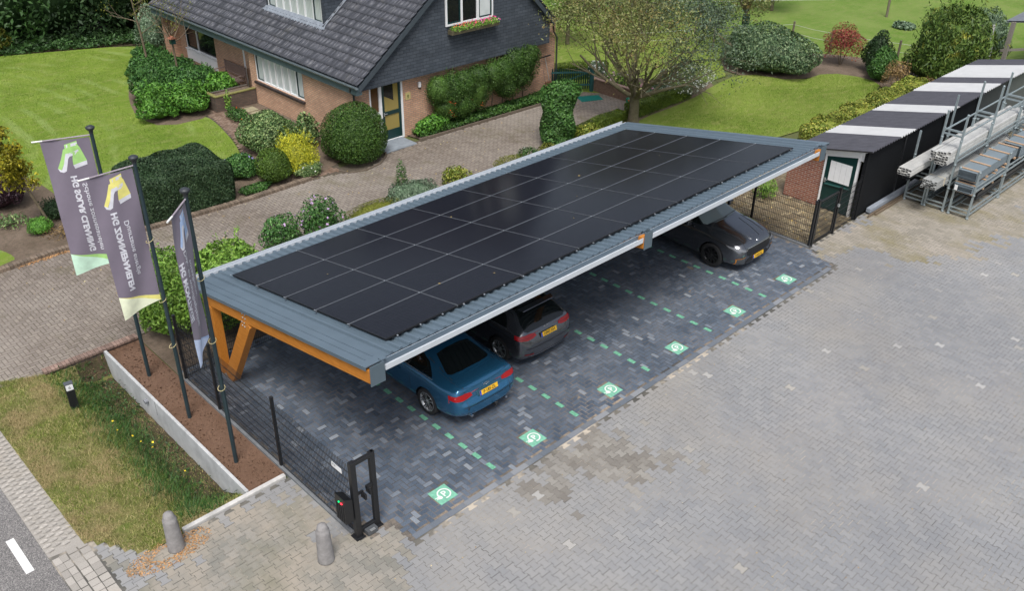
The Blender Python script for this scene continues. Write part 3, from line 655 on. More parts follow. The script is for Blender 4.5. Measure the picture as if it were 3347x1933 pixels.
# purlins under the sheet
mb = MB()
for y in (1.2, 2.7, 4.2, 5.7, 7.2): mb.bar((RX0 + .05, y, rz(y, -.075)), (RX1 - .05, y, rz(y, -.075)), 0.06, 0.10)
mb.build('purlin', mat('galvanised', (0.36, 0.38, 0.40), 0.45, 0.5), carport)

# ================================================================== FENCES
M_BLK = mat('black_coated_steel', (0.012, 0.013, 0.015), 0.45, 0.0, var=0.1)
M_WIRE = mat('black_wire', (0.015, 0.018, 0.022), 0.5)
def mesh_run(p0, p1, z0, z1, parent, name='mesh_panel', dv=0.05, dh=0.2, r=0.0034):
    p0 = Vector((p0[0], p0[1], 0)); p1 = Vector((p1[0], p1[1], 0)); d = p1 - p0; L = d.length; d.normalize(); mb = MB(); n = int(L / dv)
    for k in range(n + 1):
        q = p0 + d * (k * L / n); mb.bar((q.x, q.y, z0), (q.x, q.y, z1), r * 2, r * 2, upv=(d.x, d.y, 0))
    z = z0 + 0.03; s_ = Vector((-d.y, d.x, 0)) * 0.006
    while z < z1:
        for s2 in (s_, -s_): mb.bar(p0 + s2 + Vector((0, 0, z)), p1 + s2 + Vector((0, 0, z)), r * 1.6, r * 1.6)
        z += dh
    return mb.build(name, M_WIRE, parent)
def fpost(x, y, h, parent, w_=0.06, z0=0.0):
    mb = MB(); mb.b2((x - w_ / 2, y - w_ / 2, z0), (x + w_ / 2, y + w_ / 2, h)); mb.b2((x - w_ / 2 - .004, y - w_ / 2 - .004, h), (x + w_ / 2 + .004, y + w_ / 2 + .004, h + .015))
    for k in range(4): mb.b2((x - w_ / 2 - .012, y - w_ / 2 - .004, .35 + k * .38), (x + w_ / 2 + .004, y + w_ / 2 + .004, .38 + k * .38))
    return mb.build('post', M_BLK, parent)
f1 = thing('mesh_fence', 'black double wire mesh fence between the stalls and the soil bed with flags', 'fence')
ys = (0.30, 2.85, 5.36, 6.93)
for a, b_ in zip(ys[:-1], ys[1:]): mesh_run((-1.86, a + .03), (-1.86, b_ - .03), 0.06, 1.68, f1)
for y in ys[1:]: fpost(-1.86, y, 1.76, f1)
mb = MB(); mb.b2((-1.92, 0.35, -0.05), (-1.82, 6.93, 0.055)); mb.build('kerb', mat('dark_kerb', (0.16, 0.17, 0.18), 0.8, var=.2), f1)
f2 = thing('mesh_fence', 'black wire mesh fence along the back of the stalls, before the shrub bed', 'fence')
xs = [-1.86 + 2.52 * k for k in range(7)] + [14.66]
for a, b_ in zip(xs[:-1], xs[1:]): mesh_run((a + .03, 6.98), (b_ - .03, 6.98), 0.06, 1.45, f2)
for x in xs[1:-1]: fpost(x, 6.98, 1.5, f2)
f3 = thing('mesh_fence', 'black wire mesh fence beside the grey crossover, before the leafy paving', 'fence')
ys = (0.58, 2.6, 5.1, 6.98)
for a, b_ in zip(ys[:-1], ys[1:]): mesh_run((14.66, a + .03), (14.66, b_ - .03), 0.06, 1.38, f3, dv=0.06)
for y in ys: fpost(14.66, y, 1.44, f3)
mb = MB(); mb.b2((14.60, 0.55, -0.05), (14.72, 6.98, 0.06)); mb.build('kerb', MATS['dark_kerb'], f3)
g1 = thing('garden_gate', 'narrow black mesh gate with a silver handle beside the black shed', 'gate')
for x in (14.80, 16.05): fpost(x, 0.58, 1.50, g1, 0.07)
mb = MB()
for x in (14.88, 15.94): mb.b2((x - .02, .565, .08), (x + .02, .605, 1.42))
for z in (.10, 1.42): mb.b2((14.88, .563, z - .02), (15.94, .607, z + .02))
mb.build('gate_frame', M_BLK, g1); mesh_run((14.9, .585), (15.92, .585), .1, 1.4, g1, 'gate_mesh', 0.06)
mb = MB(); mb.box((15.98, .52, .98), (.05, .06, .09)); mb.tube([(15.98, .49, 1.0), (15.85, .47, 1.0)], .012, 6); mb.build('handle', M_CLAMP, g1)
f4 = thing('mesh_fence', 'short black mesh panel closing the gap between the gate and the shed door', 'fence')
mesh_run((16.1, .585), (17.42, .62), .06, 1.4, f4, dv=.06); fpost(17.42, 0.62, 1.45, f4)
# gate receiver frame
gr = thing('gate_frame', 'tall black steel frame catching the sliding gate at the near corner of the stalls', 'gate')
mb = MB()
mb.b2((-1.90, 0.17, 0.01), (-1.79, 0.27, 1.79)); mb.b2((-1.47, 0.19, 0.01), (-1.38, 0.27, 1.79)); mb.b2((-1.80, 0.19, 1.69), (-1.46, 0.26, 1.77)); mb.b2((-1.80, .19, .09), (-1.46, .26, .17))
mb.build('frame', M_BLK, gr, bevel=.004)
mb = MB(); mb.b2((-1.95, .12, .0), (-1.75, .33, .015)); mb.b2((-1.51, .14, 0), (-1.33, .33, .015)); mb.b2((-1.42, .2, .0), (-1.36, .27, 1.79))
mb.build('base_plate', M_BLK, gr)
mb = MB()
mb.b2((-1.78, .20, .98), (-1.66, .24, 1.03)); mb.b2((-1.70, .10, .88), (-1.66, .24, 1.0)); mb.b2((-1.60, .19, 1.02), (-1.46, .23, 1.10)); mb.b2((-1.60, .08, .96), (-1.57, .22, 1.08))
mb.build('catch', M_BLK, gr)
mb = MB(); mb.box((-1.62, .15, .07), (.22, .16, .10)); mb.build('motor_box', mat('cast_grey', (.12, .13, .14), .5, .4), gr); mb = MB(); mb.box((-1.62, .08, .125), (.10, .05, .012)); mb.build('motor_plate', M_CLAMP, gr)
ic = thing('intercom_box', 'black slanted intercom box with a green and a red light on the gate frame', 'intercom')
mb = MB(); mb.prism([(0, 0), (0.22, 0), (0.22, 0.48), (0, 0.62)], 0.20, 0.50, 0, lambda u, v, w2: (-2.08 + u, w2 + .03, .42 + v) if False else (-1.92 - .17 + u * .8, w2, .46 + (0.5 if v > .3 else 0) + (0.10 if (v > .5) else 0)))
mb.build('housing', M_BLK, ic, fixn=True)
mb = MB()
for k in range(4): mb.box((-2.098, .26 + k * .06, .68), (.012, .012, .40))
mb.build('fin', mat('grille_black', (.03, .03, .032), .6), ic)
def emis(name, c, s_):
    m, n, b = newmat(name); b.inputs['Base Color'].default_value = col(c); b.inputs['Emission Color'].default_value = col(c); b.inputs['Emission Strength'].default_value = s_; return m
mb = MB(); mb.box((-2.098, .36, .93), (.02, .03, .02)); mb.build('green_light', emis('green_led', (.0, .6, .15), 1.2), ic)
mb = MB(); mb.box((-2.098, .28, .93), (.02, .05, .02)); mb.build('red_light', emis('red_led', (.8, .03, .05), 1.2), ic)
# plaque on the mesh: faint grey print
pl = thing('fence_plaque', 'small white plaque with faint grey print wired to the mesh fence', 'sign', (-1.875, 0.68, 1.40))
mb = MB(); mb.prism([(-.16, -.045), (-.15, -.055), (.15, -.055), (.16, -.045), (.16, .045), (.15, .055), (-.15, .055), (-.16, .045)], -.004, .0, 0, lambda u, v, w2: (w2, -u, v)); mb.build('plate', M_WHITE, pl)
tv2, tf2 = text_geo('SCB', 0.06, 0.002); mb = MB(); mb.add([(-.006, .13 - v.x, v.y - .0) for v in tv2], tf2); mb.build('lettering', mat('grey_ink', (.3, .31, .32), .7), pl)
# ================================================================== FLAGPOLES + FLAGS
M_POLE = mat('dark_green_pole', (0.022, 0.040, 0.048), 0.35, var=.05); M_FLAG = mat('mauve_grey_cloth', (0.185, 0.158, 0.205), 0.85, var=.05, scale=4)
M_FLAG.node_tree.nodes["Principled BSDF"].inputs['Sheen Weight'].default_value = 0.2
M_LET = mat('flag_lettering_white', (0.66, 0.66, 0.72), 0.8)
PAL = {'lime': ((0.36, 0.62, 0.20), (0.55, 0.78, 0.62)), 'yellow': ((0.78, 0.72, 0.22), (0.80, 0.84, 0.62)), 'blue': ((0.42, 0.55, 0.80), (0.60, 0.70, 0.90))}
def flag(pos, ang, Wf, pal, title, subs, lab, plab, bottom, curl, tz=5.86, shear=0.0, widen=0.0):
    x0, y0 = pos
    t = thing('flagpole', plab, 'flagpole', (x0, y0, 0), 0, 'flagpoles in the soil bed')
    mb = MB(); mb.tube([(0, 0, 0), (0, 0, 2.2), (0, 0, 5.98)], [.044, .042, .036], 14); mb.build('pole', M_POLE, t)
    mb = MB(); mb.lathe([(0.036, 5.93), (0.042, 5.96), (0.042, 5.99), (0.075, 6.02), (0.090, 6.05), (0.086, 6.07), (0.045, 6.095), (0, 6.10)], n=18); mb.build('cap', mat('cap_black', (.03, .034, .04), .5), t)
    d = Vector((math.cos(R(ang)), math.sin(R(ang)), 0)); nrm = Vector((-d.y, d.x, 0))
    mb = MB(); mb.tube([(0, 0, tz + .045), tuple(d * Wf + Vector((0, 0, tz - 0.015))), ], .016, 8); mb.tube([tuple(d * (Wf - .0) + Vector((0, 0, tz - .015))), tuple(d * (Wf + .20) + Vector((0, 0, tz - .025)))], .018, 8, 1)
    mb.build('arm', [mat('arm_cloth', (.30, .26, .30), .7), mat('arm_white', (.75, .75, .73), .4)], t)
    mb = MB()
    for k, z in enumerate((4.35, 3.0, 1.9)):
        c = Vector((d.x * .03, d.y * .03, z)); pts = [c + d * (.07 * math.cos(a)) + nrm * (.07 * math.sin(a)) + Vector((0, 0, -.03 * math.cos(a))) for a in np.linspace(0, 2 * math.pi, 14)]
        mb = MB(); mb.tube(pts, .006, 5); mb.build('rope_ring', mat('rope_yellow', (.55, .48, .25), .8), t)
    # cloth surface: parameters s (from pole outwards), z
    def surf(s, z):
        u = s / Wf; k = (tz - z) / 3.0
        wv = 0.040 * math.sin(u * 4.5 + z * 1.1) * min(1, k * 2 + .1) + curl * k * u * (1 - .3 * u) + 0.012 * math.sin(z * 4 + u * 9)
        q = Vector((x0, y0, 0)) + d * (.055 + s * (1 + widen * k) - 0.05 * k * u + shear * k) + nrm * wv; return Vector((q.x, q.y, z - .03 * u))
    fo = None
    nu, nv = 26, 70; zb = lambda u: bottom[0] + (bottom[1] - bottom[0]) * u ** 1.1       # lower edge of the dark cloth from pole side to free side
    def sheetmesh(top, bot, m, name, parent, u0=0, u1=1, nu=nu, nv=nv, offs=0.0):
        V = []; F = []
        for j in range(nv + 1):
            for i in range(nu + 1):
                u = u0 + (u1 - u0) * i / nu; z = top(u) + (bot(u) - top(u)) * j / nv; p = surf(u * Wf, z) + nrm * offs; V.append(p)
        for j in range(nv):
            for i in range(nu): a = j * (nu + 1) + i; F.append((a, a + 1, a + nu + 2, a + nu + 1))
        mb = MB(); mb.add(V, F, 0, True); o = mb.build(name, m, parent); return o
    root = thing('flag', lab, 'flag', (0, 0, 0))
    sheetmesh(lambda u: tz, zb, M_FLAG, 'cloth', root)
    # pointed tail in two tints
    c1, c2 = PAL[pal]; ma = mat('flag_' + pal, c1, .85); mb_ = mat('flag_pale_' + pal, c2, .85)
    tail = lambda u: bottom[2] + (bottom[3] - bottom[2]) * u ** 1.3
    midl = lambda u: bottom[2] + (zb(1.0) - bottom[2]) * u
    midl2 = lambda u: min(midl(u), zb(u))
    sheetmesh(zb, midl2, ma, 'tail_band', root, nv=6); sheetmesh(midl2, lambda u: min(float(tail(u)), midl2(u)), mb_, 'tail_tip', root, nv=10)
    # both sides of the cloth carry print; printed shapes sit 3 mm off either face
    side = -1 if (Vector((-8.3 - x0, -10.4 - y0, 0)).dot(nrm) < 0) else 1
    def stamp(polys, m, name):
        mb = MB()
        for P_ in polys:
            bm = bmesh.new(); f = bm.faces.new([bm.verts.new((p[0], p[1], 0)) for p in P_])
            for c in np.arange(-2, 2, .06):
                bmesh.ops.bisect_plane(bm, geom=bm.verts[:] + bm.edges[:] + bm.faces[:], plane_co=(c, 0, 0), plane_no=(1, 0, 0))
            for c in np.arange(2, 6.5, .08):
                bmesh.ops.bisect_plane(bm, geom=bm.verts[:] + bm.edges[:] + bm.faces[:], plane_co=(0, c, 0), plane_no=(0, 1, 0))
            bm.verts.index_update()
            mb.add([surf(v.co.x, v.co.y) + nrm * side * .004 for v in bm.verts], [tuple(v.index for v in f.verts) for f in bm.faces]); bm.free()
        return mb.build(name, m, root)
    # emblem (s to the left, z up): coloured body, white bands
    sc_ = Wf / .92
    def q(pts): return [(a_ * sc_, z_) for a_, z_ in pts]
    stamp([q([(.493, 5.76), (.248, 5.82), (.249, 5.733), (.222, 5.69), (.24, 5.60), (.36, 5.57), (.509, 5.572), (.53, 5.60), (.532, 5.666), (.494, 5.679)]),
           q([(.24, 5.60), (.222, 5.69), (.146, 5.385), (.414, 5.325), (.399, 5.459), (.37, 5.57)]),
           q([(.532, 5.666), (.509, 5.572), (.583, 5.361), (.655, 5.243), (.718, 5.28), (.62, 5.46)])], ma, 'emblem')
    stamp([q([(.492, 5.744), (.432, 5.755), (.442, 5.695), (.496, 5.683)]), q([(.37, 5.77), (.251, 5.788), (.249, 5.733), (.379, 5.71)]),
           q([(.509, 5.572), (.36, 5.60), (.254, 5.641), (.262, 5.549), (.442, 5.51), (.478, 5.466), (.562, 5.213), (.622, 5.188), (.659, 5.223), (.583, 5.361)]),
           q([(.414, 5.325), (.146, 5.388), (.152, 5.301), (.395, 5.244)]), q([(.718, 5.28), (.655, 5.243), (.622, 5.188), (.69, 5.21)])], M_LET, 'emblem_band')
    def lettering(txt, s0, z0, size, bold, L):
        tv_, tf_ = text_geo(txt, 1.0, bold); w_ = max(v.x for v in tv_); k = L / w_
        polys = [[(s0 + tv_[i].y * size, z0 - tv_[i].x * k) for i in f] for f in tf_]
        mb = MB()
        for P_ in polys: mb.add([surf(a, b_) + nrm * side * .005 for a, b_ in P_], [tuple(range(len(P_)))])
        return mb.build('lettering', M_LET, root)
    lettering(title, *subs[0])
    for s_ in subs[1:]: lettering(s_[0], *s_[1:])
    return root
flag((-2.41, 7.68), 150.4, 0.92, 'lime', 'HG SOLAR CLEANING', [(.41, 5.10, .155, .05, 1.72), ('Schone zonnepanelen', .25, 4.92, .13, .012, 1.55)],
     'mauve banner with a lime green emblem and tail, farthest of the three flags', 'dark pole carrying the lime tailed banner, beside the green shrub', (3.20, 3.40, 3.04, 2.90), 0.12)
flag((-2.458, 5.613), 172.5, 0.82, 'yellow', 'HG ZONNEPANELEN', [(.46, 5.12, .155, .05, 1.66), ('Duurzame energie', .28, 4.90, .13, .012, 1.18)],
     'mauve banner with a yellow emblem and pale yellow tail, in the middle', 'dark pole carrying the yellow tailed banner, middle of the soil bed', (3.14, 3.40, 3.02, 2.89), 0.10)
flag((-2.453, 3.62), -139.4, 0.60, 'blue', 'HG MONTAGE', [(.49, 5.02, .13, .05, 1.10), ('Dak- en wandbeplating', .36, 5.18, .11, .012, 1.45), ('totaalbouw', .23, 4.92, .11, .012, .70)],
     'narrow mauve banner with pale blue emblem and tail, turned edge on', 'dark pole carrying the blue tailed banner, nearest the intercom gate', (3.18, 3.62, 3.12, 3.06), 0.16, shear=0.05, widen=.55)
# ================================================================== BOLLARDS, HOUSE NUMBER POST
M_BOL = mat('weathered_bollard_concrete', (0.25, 0.24, 0.235), 0.9, var=.22, scale=7, bmp=.5, bscale=45)
for (x, y, lab) in ((-4.42, 2.26, 'grey concrete bollard standing at the corner of the grass verge'), (-2.60, 0.16, 'grey concrete bollard standing alone on the sandy apron near the gate frame')):
    mb = MB(); mb.lathe([(0.0, .0), (.155, .0), (.15, .03), (.125, .70), (.122, .74), (.105, .76), (.10, .80), (.085, .86), (.05, .895), (0, .905)], (0, 0, 0), 22)
    o = mb.build('bollard', M_BOL); o.location = (x, y, 0); o.rotation_euler = (R(1.5), R(-1), 0); tag(o, lab, 'bollard', 'concrete bollards')
hp = thing('house_number_post', 'short black post with a white number plate on the grass verge', 'post', (-4.12, 7.70, -0.01), R(-8))
mb = MB(); mb.b2((-.085, -.06, 0), (.085, .06, .64)); mb.build('post', M_BLK, hp, bevel=.006); mb = MB(); mb.b2((-.09, -.065, .64), (.09, .065, .655)); mb.build('cap', MATS['cast_grey'], hp)
mb = MB(); mb.prism([(-.075, .50), (-.068, .49), (.068, .49), (.075, .50), (.075, .62), (.068, .63), (-.068, .63), (-.075, .62)], -.068, -.06, 0, lambda u, v, w2: (u, w2, v)); mb.build('number_plate', M_WHITE, hp)
tv6, tf6 = text_geo('6', .11, .003, 'CENTER'); mb = MB(); mb.add([(v.x, -.0695, .525 + v.y) for v in tv6], tf6); mb.build('number', MATS['grey_ink'], hp)
# ================================================================== BLACK SHED
M_SHB = mat('black_stained_boards', (0.006, 0.007, 0.0085), 0.8, spec=.2, var=.15, scale=4)
M_RFD = mat('dark_grey_corrugated', (0.07, 0.07, 0.083), 0.6, var=.14, scale=3)
M_RFW = mat('white_corrugated', (0.50, 0.505, 0.505), 0.5, var=.05, scale=2)
M_DKG = mat('dark_green_paint', (0.006, 0.035, 0.032), 0.35, var=.08)
shed = thing('shed', 'long low black boarded shed with a dark and white striped corrugated roof', 'shed')
ZF, ZB, YF, YB, X0s, X1s = 2.36, 1.80, 0.40, 2.96, 17.22, 44.0
def shz(y): return ZF + (ZB - ZF) * (y - YF) / (YB - YF)
stripes = [(17.22, 19.12, 0), (19.12, 20.2, 1), (20.2, 22.38, 0), (22.38, 23.45, 1), (23.45, 25.62, 0), (25.62, 26.95, 1), (26.95, 28.05, 0), (28.05, 30.4, 1), (30.4, 31.5, 0)]
for a, b_, c in stripes:
    n = int(round((b_ - a) / 0.02)); mb = MB(); vs = []; fs = []
    zo = 0.0 if a < 25 else 0.03
    for y in (YF, YB):
        for k in range(n + 1):
            x = a + (b_ - a) * k / n; vs.append((x, y, shz(y) + zo + 0.03 * math.sin(2 * math.pi * x / 0.17)))
    for k in range(n): fs.append((k, k + 1, n + 2 + k, n + 1 + k))
    mb.add(vs, fs, 0, True); mb.add([(x, y, z - .008) for x, y, z in vs], [f[::-1] for f in fs], 0, True)
    mb.build('roof_strip', M_RFW if c else M_RFD, shed)
mb = MB()
z = 0.12
while z < 2.22:     # overlapping horizontal boards on the long side
    zt = min(z + .165, 2.24); mb.add([(17.5, .60, z), (25.62, .60, z), (25.62, .622, zt), (17.5, .622, zt), (17.5, .625, z), (25.62, .625, z)], [(0, 1, 2, 3), (4, 5, 1, 0)]); z += .155
mb.build('boarding', M_SHB, shed)
mb = MB(); mb.b2((17.52, .626, 0.0), (31.4, .68, 2.27)); mb.b2((17.6, 2.75, 0), (31.4, 2.8, 1.78)); mb.build('wall', M_SHB, shed)
mb = MB(); mb.b2((25.66, .585, .1), (28.25, .624, 2.3)); mb.build('steel_panel', mat('charcoal_panel', (.035, .04, .042), .55), shed)
mb = MB(); mb.b2((28.42, .585, .1), (31.4, .624, 2.3)); mb.build('steel_panel', mat('grey_green_panel', (.085, .095, .09), .6), shed)
mb = MB()
for x in (19.98, 22.9, 25.64, 28.33): mb = MB(); mb.b2((x - .05, .57, .05), (x + .05, .615, 2.25)); mb.build('batten', M_BLK, shed)
mb = MB(); mb.b2((17.40, .56, 0), (17.54, .67, 2.22)); mb.build('corner_post', M_SHB, shed)
mb = MB(); mb.b2((17.50, 1.93, 0), (17.62, 3.18, 1.72)); mb.build('brick_wall', M_BRICK_RED, shed)
# gable end: door, white frame
mb = MB(); mb.b2((17.44, 1.87, 0), (17.53, 1.93, 1.74)); mb.b2((17.44, .80, 0), (17.53, .87, 2.10))
mb.add([(17.40, .62, 2.27), (17.40, 3.1, 1.74), (17.40, 3.1, 1.62), (17.40, .62, 2.13), (17.46, .62, 2.27), (17.46, 3.1, 1.74), (17.46, 3.1, 1.62), (17.46, .62, 2.13)], [(0, 1, 2, 3)[::-1], (4, 5, 6, 7), (0, 1, 5, 4), (3, 2, 6, 7)])
mb.build('white_frame', M_WHITE, shed)
mb = MB(); mb.add([(17.46, .62, 2.2), (17.46, 1.95, 1.9), (17.46, 1.95, 1.66), (17.46, .87, 1.9), (17.46, .62, 1.9)], [(4, 3, 2, 1, 0)]); mb.build('transom_board', M_WHITE, shed)
mb = MB(); mb.prism([(.87, 0.03), (1.87, 0.03), (1.87, 1.76), (.87, 1.97)], 17.455, 17.50, 0, lambda u, v, w2: (w2, u, v)); dr = mb.build('door', M_DKG, shed, fixn=True)
mb = MB(); mb.b2((17.44, 1.0, 1.0), (17.456, 1.72, 1.66)); mb.build('white_panel', M_WHITE, dr)
mb = MB()
for y in (1.17, 1.35, 1.53): mb.b2((17.437, y, 1.0), (17.441, y + .006, 1.66))
mb.build('panel_groove', mat('groove_grey', (.45, .45, .45), .7), dr)
mb = MB(); mb.bar((17.43, 1.80, .86), (17.43, .96, .90), .03, .04); mb.build('door_bar', mat('faded_green_paint', (.03, .11, .10), .5), dr)
mb = MB(); mb.box((17.44, 1.81, .97), (.03, .05, .14)); mb.tube([(17.42, 1.8, 1.0), (17.40, 1.72, 1.0)], .01, 6); mb.build('handle', M_CLAMP, dr)
# planks and kerbs lying along the shed
mb = MB(); mb.b2((18.1, .40, .06), (21.5, .56, .21)); o = mb.build('plinth_block', mat('grey_granite', (.25, .28, .32), .85, var=.2, scale=15), None, bevel=.01); tag(o, 'long grey stone kerb block lying against the black shed', 'kerb block')
mb = MB(); mb.b2((17.85, .32, .0), (21.6, .36, .10)); mb.b2((18.2, .24, 0), (21.4, .30, .07)); o = mb.build('loose_plank', wood('old_plank', (.12, .09, .06), (.22, .17, .12)), None); tag(o, 'weathered planks lying on the yard along the black shed', 'plank')
# ================================================================== STORAGE RACKS
M_GALV = mat('galvanised_rack_steel', (0.30, 0.355, 0.37), 0.42, 0.35, var=.14, scale=8)
def pallet_geo():
    mb = MB(); L, W_, H_ = 2.4, 0.60, 0.78
    for x in (0, L):
        for y in (0, W_):
            mb.bar((x, y, .02), (x, y, H_), .055, .055); mb.lathe([(0.0, 0), (.055, 0), (.05, .035), (.036, .06)], (x, y, 0), 10); mb.lathe([(.036, H_ - .01), (.045, H_ + .015), (.045, H_ + .035), (0, H_ + .035)], (x, y, 0), 10)
    for z in (.13, .26):
        for x in (0, L): mb.bar((x, 0, z), (x, W_, z), .04, .04)
    for y in (0, W_):
        mb.bar((0, y, .13), (L, y, .13), .04, .045); mb.bar((0, y, .30), (L, y, .30), .035, .035)
    for x in (.8, 1.6): mb.bar((x, 0, .14), (x, W_, .14), .04, .03)
    return mb
P0 = None
def pallet(x, y, lvl, lab):
    global P0
    if P0 is None: o = pallet_geo().build('stacking_pallet', M_GALV); P0 = o
    else: o = P0.copy(); link(o)
    o.location = (x, y, lvl * .79); return tag(o, lab, 'stacking rack', 'stacking steel racks on the yard')
bays = ['first bay', 'second bay', 'third bay', 'fourth bay']; lv = ['bottom', 'second', 'third', 'fourth']
rows = [(.23 - .60, 2, 'row nearest the black shed'), (-1.05, 3, 'middle row'), (-1.84, 2, 'outer row nearest the yard')]
for (y, nl, rn) in rows:
    for b_ in range(4):
        for l_ in range(nl if not (rn.startswith('outer') and b_ > 2) else 1):
            pallet(20.1 + b_ * 2.46, y, l_, 'galvanised %s level rack, %s of the %s' % (lv[l_], bays[b_], rn))
# loose uprights that rise from the top racks
def uprights(x, y, z0, z1, lab):
    mb = MB()
    for yy in (0, .6): mb.bar((x, y + yy, z0), (x, y + yy, z1), .055, .055); mb.lathe([(.036, z1), (.03, z1 + .02), (0, z1 + .02)], (x, y + yy, 0), 8)
    mb.bar((x, y, z0 + .28), (x, y + .6, z0 + .28), .045, .055); mb.bar((x, y, z0 + .14), (x, y + .6, z0 + .14), .04, .05)
    for yy in (0, .6): mb.bar((x, y + yy, z0 + .2), (x + 2.4, y + yy, z0 + .2), .035, .04)
    tag(mb.build('rack_upright', M_GALV), lab, 'stacking rack', 'tall rack uprights')
uprights(20.1, -1.05, 2.37, 3.22, 'pair of tall uprights on top of the first bay of the middle row')
uprights(22.56, -1.05, 2.37, 3.6, 'pair of tall uprights on top of the second bay of the middle row')
uprights(25.02, -1.05, 2.37, 3.4, 'pair of tall uprights on top of the third bay of the middle row')
mb = MB(); mb.bar((20.1, .23, 1.55), (20.1, .23, 2.38), .055, .055); tag(mb.build('rack_upright', M_GALV), 'single tall upright at the shed side corner of the racks', 'stacking rack', 'tall rack uprights')
mb = MB(); mb.bar((22.56, .23, 1.55), (22.56, .23, 3.0), .055, .055); tag(mb.build('rack_upright', M_GALV), 'single very tall upright behind the second bay by the shed', 'stacking rack', 'tall rack uprights')
# bundles of profiles
def bundle(name, x0, x1, y0, z0, ny, nz, w_, h, m, lab, kind='C', grp=None, endm=None, jx=.08):
    t = thing(name, lab, 'profile bundle', (x0, y0, z0), 0, grp)
    for j in range(nz):
        for i in range(ny):
            mb = MB(); a = random.uniform(-jx, jx); b_ = random.uniform(-.3, .1); y = i * w_ + random.uniform(-.012, .012); z = j * h + random.uniform(-.014, .014); th = .006
            L = x1 - x0 + b_
            if kind == 'C':
                mb.b2((a, y, z), (L, y + w_ - .004, z + .004)); mb.b2((a, y, z + h - .008), (L, y + w_ - .004, z + h - .003)); mb.b2((a, y, z + .004), (L, y + .005, z + h - .008)); mb.b2((a, y + w_ - .009, z + .004), (L, y + w_ - .004, z + h - .008)); mb.b2((a + .03, y + .006, z + .005), (a + .05, y + w_ - .01, z + h - .009), 1)
            mb.build('profile', [m, endm], t)
    return t
M_PWH = mat('white_profile', (0.44, 0.44, 0.42), 0.5, var=.15, scale=2, isl=.2); M_PGR = mat('grey_profile', (0.33, 0.34, 0.33), 0.5, var=.2, scale=1.5); M_PEND = mat('painted_hollow_shade', (.10, .10, .10), .8); M_PBK = mat('black_profile', (.018, .02, .022), .4)  # dark end plugs are painted shade for the open profile ends
bundle('profile_bundle', 18.75, 25.6, -.30, 1.34, 4, 3, .105, .075, M_PWH, 'slim bundle of white profiles on the racks beside the black shed', endm=M_PEND)
bundle('profile_bundle', 19.55, 25.6, -1.0, 1.72, 6, 5, .09, .078, M_PWH, 'thick bundle of white profiles in the middle row, ragged open ends', endm=M_PEND, jx=.14)
bundle('profile_bundle', 19.2, 25.2, -.98, .98, 6, 4, .078, .065, M_PGR, 'weathered grey bundle of profiles below the thick white bundle', endm=M_PEND)
bundle('profile_bundle', 18.95, 24.5, -.20, 1.15, 4, 2, .07, .06, M_PBK, 'black profiles lying under the slim white bundle by the shed', endm=M_PEND)
bundle('profile_bundle', 20.9, 27.5, -1.72, .40, 5, 3, .09, .07, M_PBK, 'black profiles lying low inside the outer row of racks', endm=M_PEND)
mb = MB(); mb.b2((19.75, -1.0, .97), (19.78, -.50, 1.235)); tag(mb.build('bundle_strap', mat('beige_tape', (.5, .45, .34), .7)), 'beige tape wrapped round the grey profile bundle', 'strap')
# stacks of folded trays with battens
M_TRAY = mat('grey_folded_sheet', (0.17, 0.21, 0.235), 0.5, var=.08, scale=2); M_BAT = wood('pale_batten', (.42, .27, .16), (.58, .40, .26))
def trays(x0, x1, z0, n, lab):
    t = thing('tray_stack', lab, 'sheet stack', (x0, -1.80, z0))
    for k in range(n):
        mb = MB(); z = k * .052; a = random.uniform(-.02, .02); L = x1 - x0
        mb.b2((a, 0.0, z + .035), (L + a, .56, z + .040)); mb.b2((a, 0, z), (L + a, .004, z + .035)); mb.b2((a, .556, z), (L + a, .56, z + .035)); mb.b2((a, .05, z + .006), (L + a, .51, z + .010))
        mb.build('tray', M_TRAY, t)
    for k in range(int((x1 - x0) / .75) + 1):
        mb = MB(); x = .12 + k * .75; mb.b2((x, -.04, n * .052), (x + .055, .60, n * .052 + .025)); mb.build('batten', M_BAT, t)
        mb = MB(); mb.b2((x, -.05, -.06), (x + .055, .6, -.005)); mb.build('batten', M_BAT, t)
    return t
trays(20.0, 23.3, 1.26, 6, 'upper stack of grey folded sheets with pale battens in the outer racks')
trays(19.95, 22.9, .86, 5, 'lower stack of grey folded sheets under the battens, white tag on its end')
trays(23.6, 27.6, 1.10, 8, 'farther stack of grey folded sheets running out of the frame')
mb = MB(); mb.box((19.93, -1.32, .98), (.01, .09, .17)); tag(mb.build('paper_tag', M_WHITE), 'white paper tag on the end of the lower stack of sheets', 'tag')
# far shelter and planks at the top right corner
sh = thing('open_shelter', 'open sided shelter with a grey roof at the top right corner of the view', 'shelter', (0, 0, 0))
mb = MB(); mb.add([(34.0, 3.1, 3.0), (40, -3, 3.0), (46, -3, 3.3), (41, 3.2, 3.2)], [(0, 1, 2, 3)]); mb.add([(34.0, 3.1, 2.93), (40, -3, 2.93), (46, -3, 3.23), (41, 3.2, 3.13)], [(3, 2, 1, 0)]); mb.build('roof', mat('shelter_roof', (.14, .15, .17), .6), sh)
mb = MB(); mb.bar((34.25, 2.85, 0), (34.25, 2.85, 2.95), .16, .16); mb.bar((36.9, 1.2, 0), (36.9, 1.2, 2.95), .16, .16); mb.bar((34.6, 3.2, 1.6), (37, 1.6, 1.6), .05, .1)
mb.build('post', wood('grey_post', (.16, .14, .12), (.27, .25, .22)), sh)
mb = MB(); mb.b2((35.6, .4, .9), (37.5, 1.6, 1.0)); mb.b2((35.6, .4, 1.6), (37.5, 1.6, 1.65)); mb.build('shelf', mat('shelf_dark', (.06, .05, .045), .8), sh)
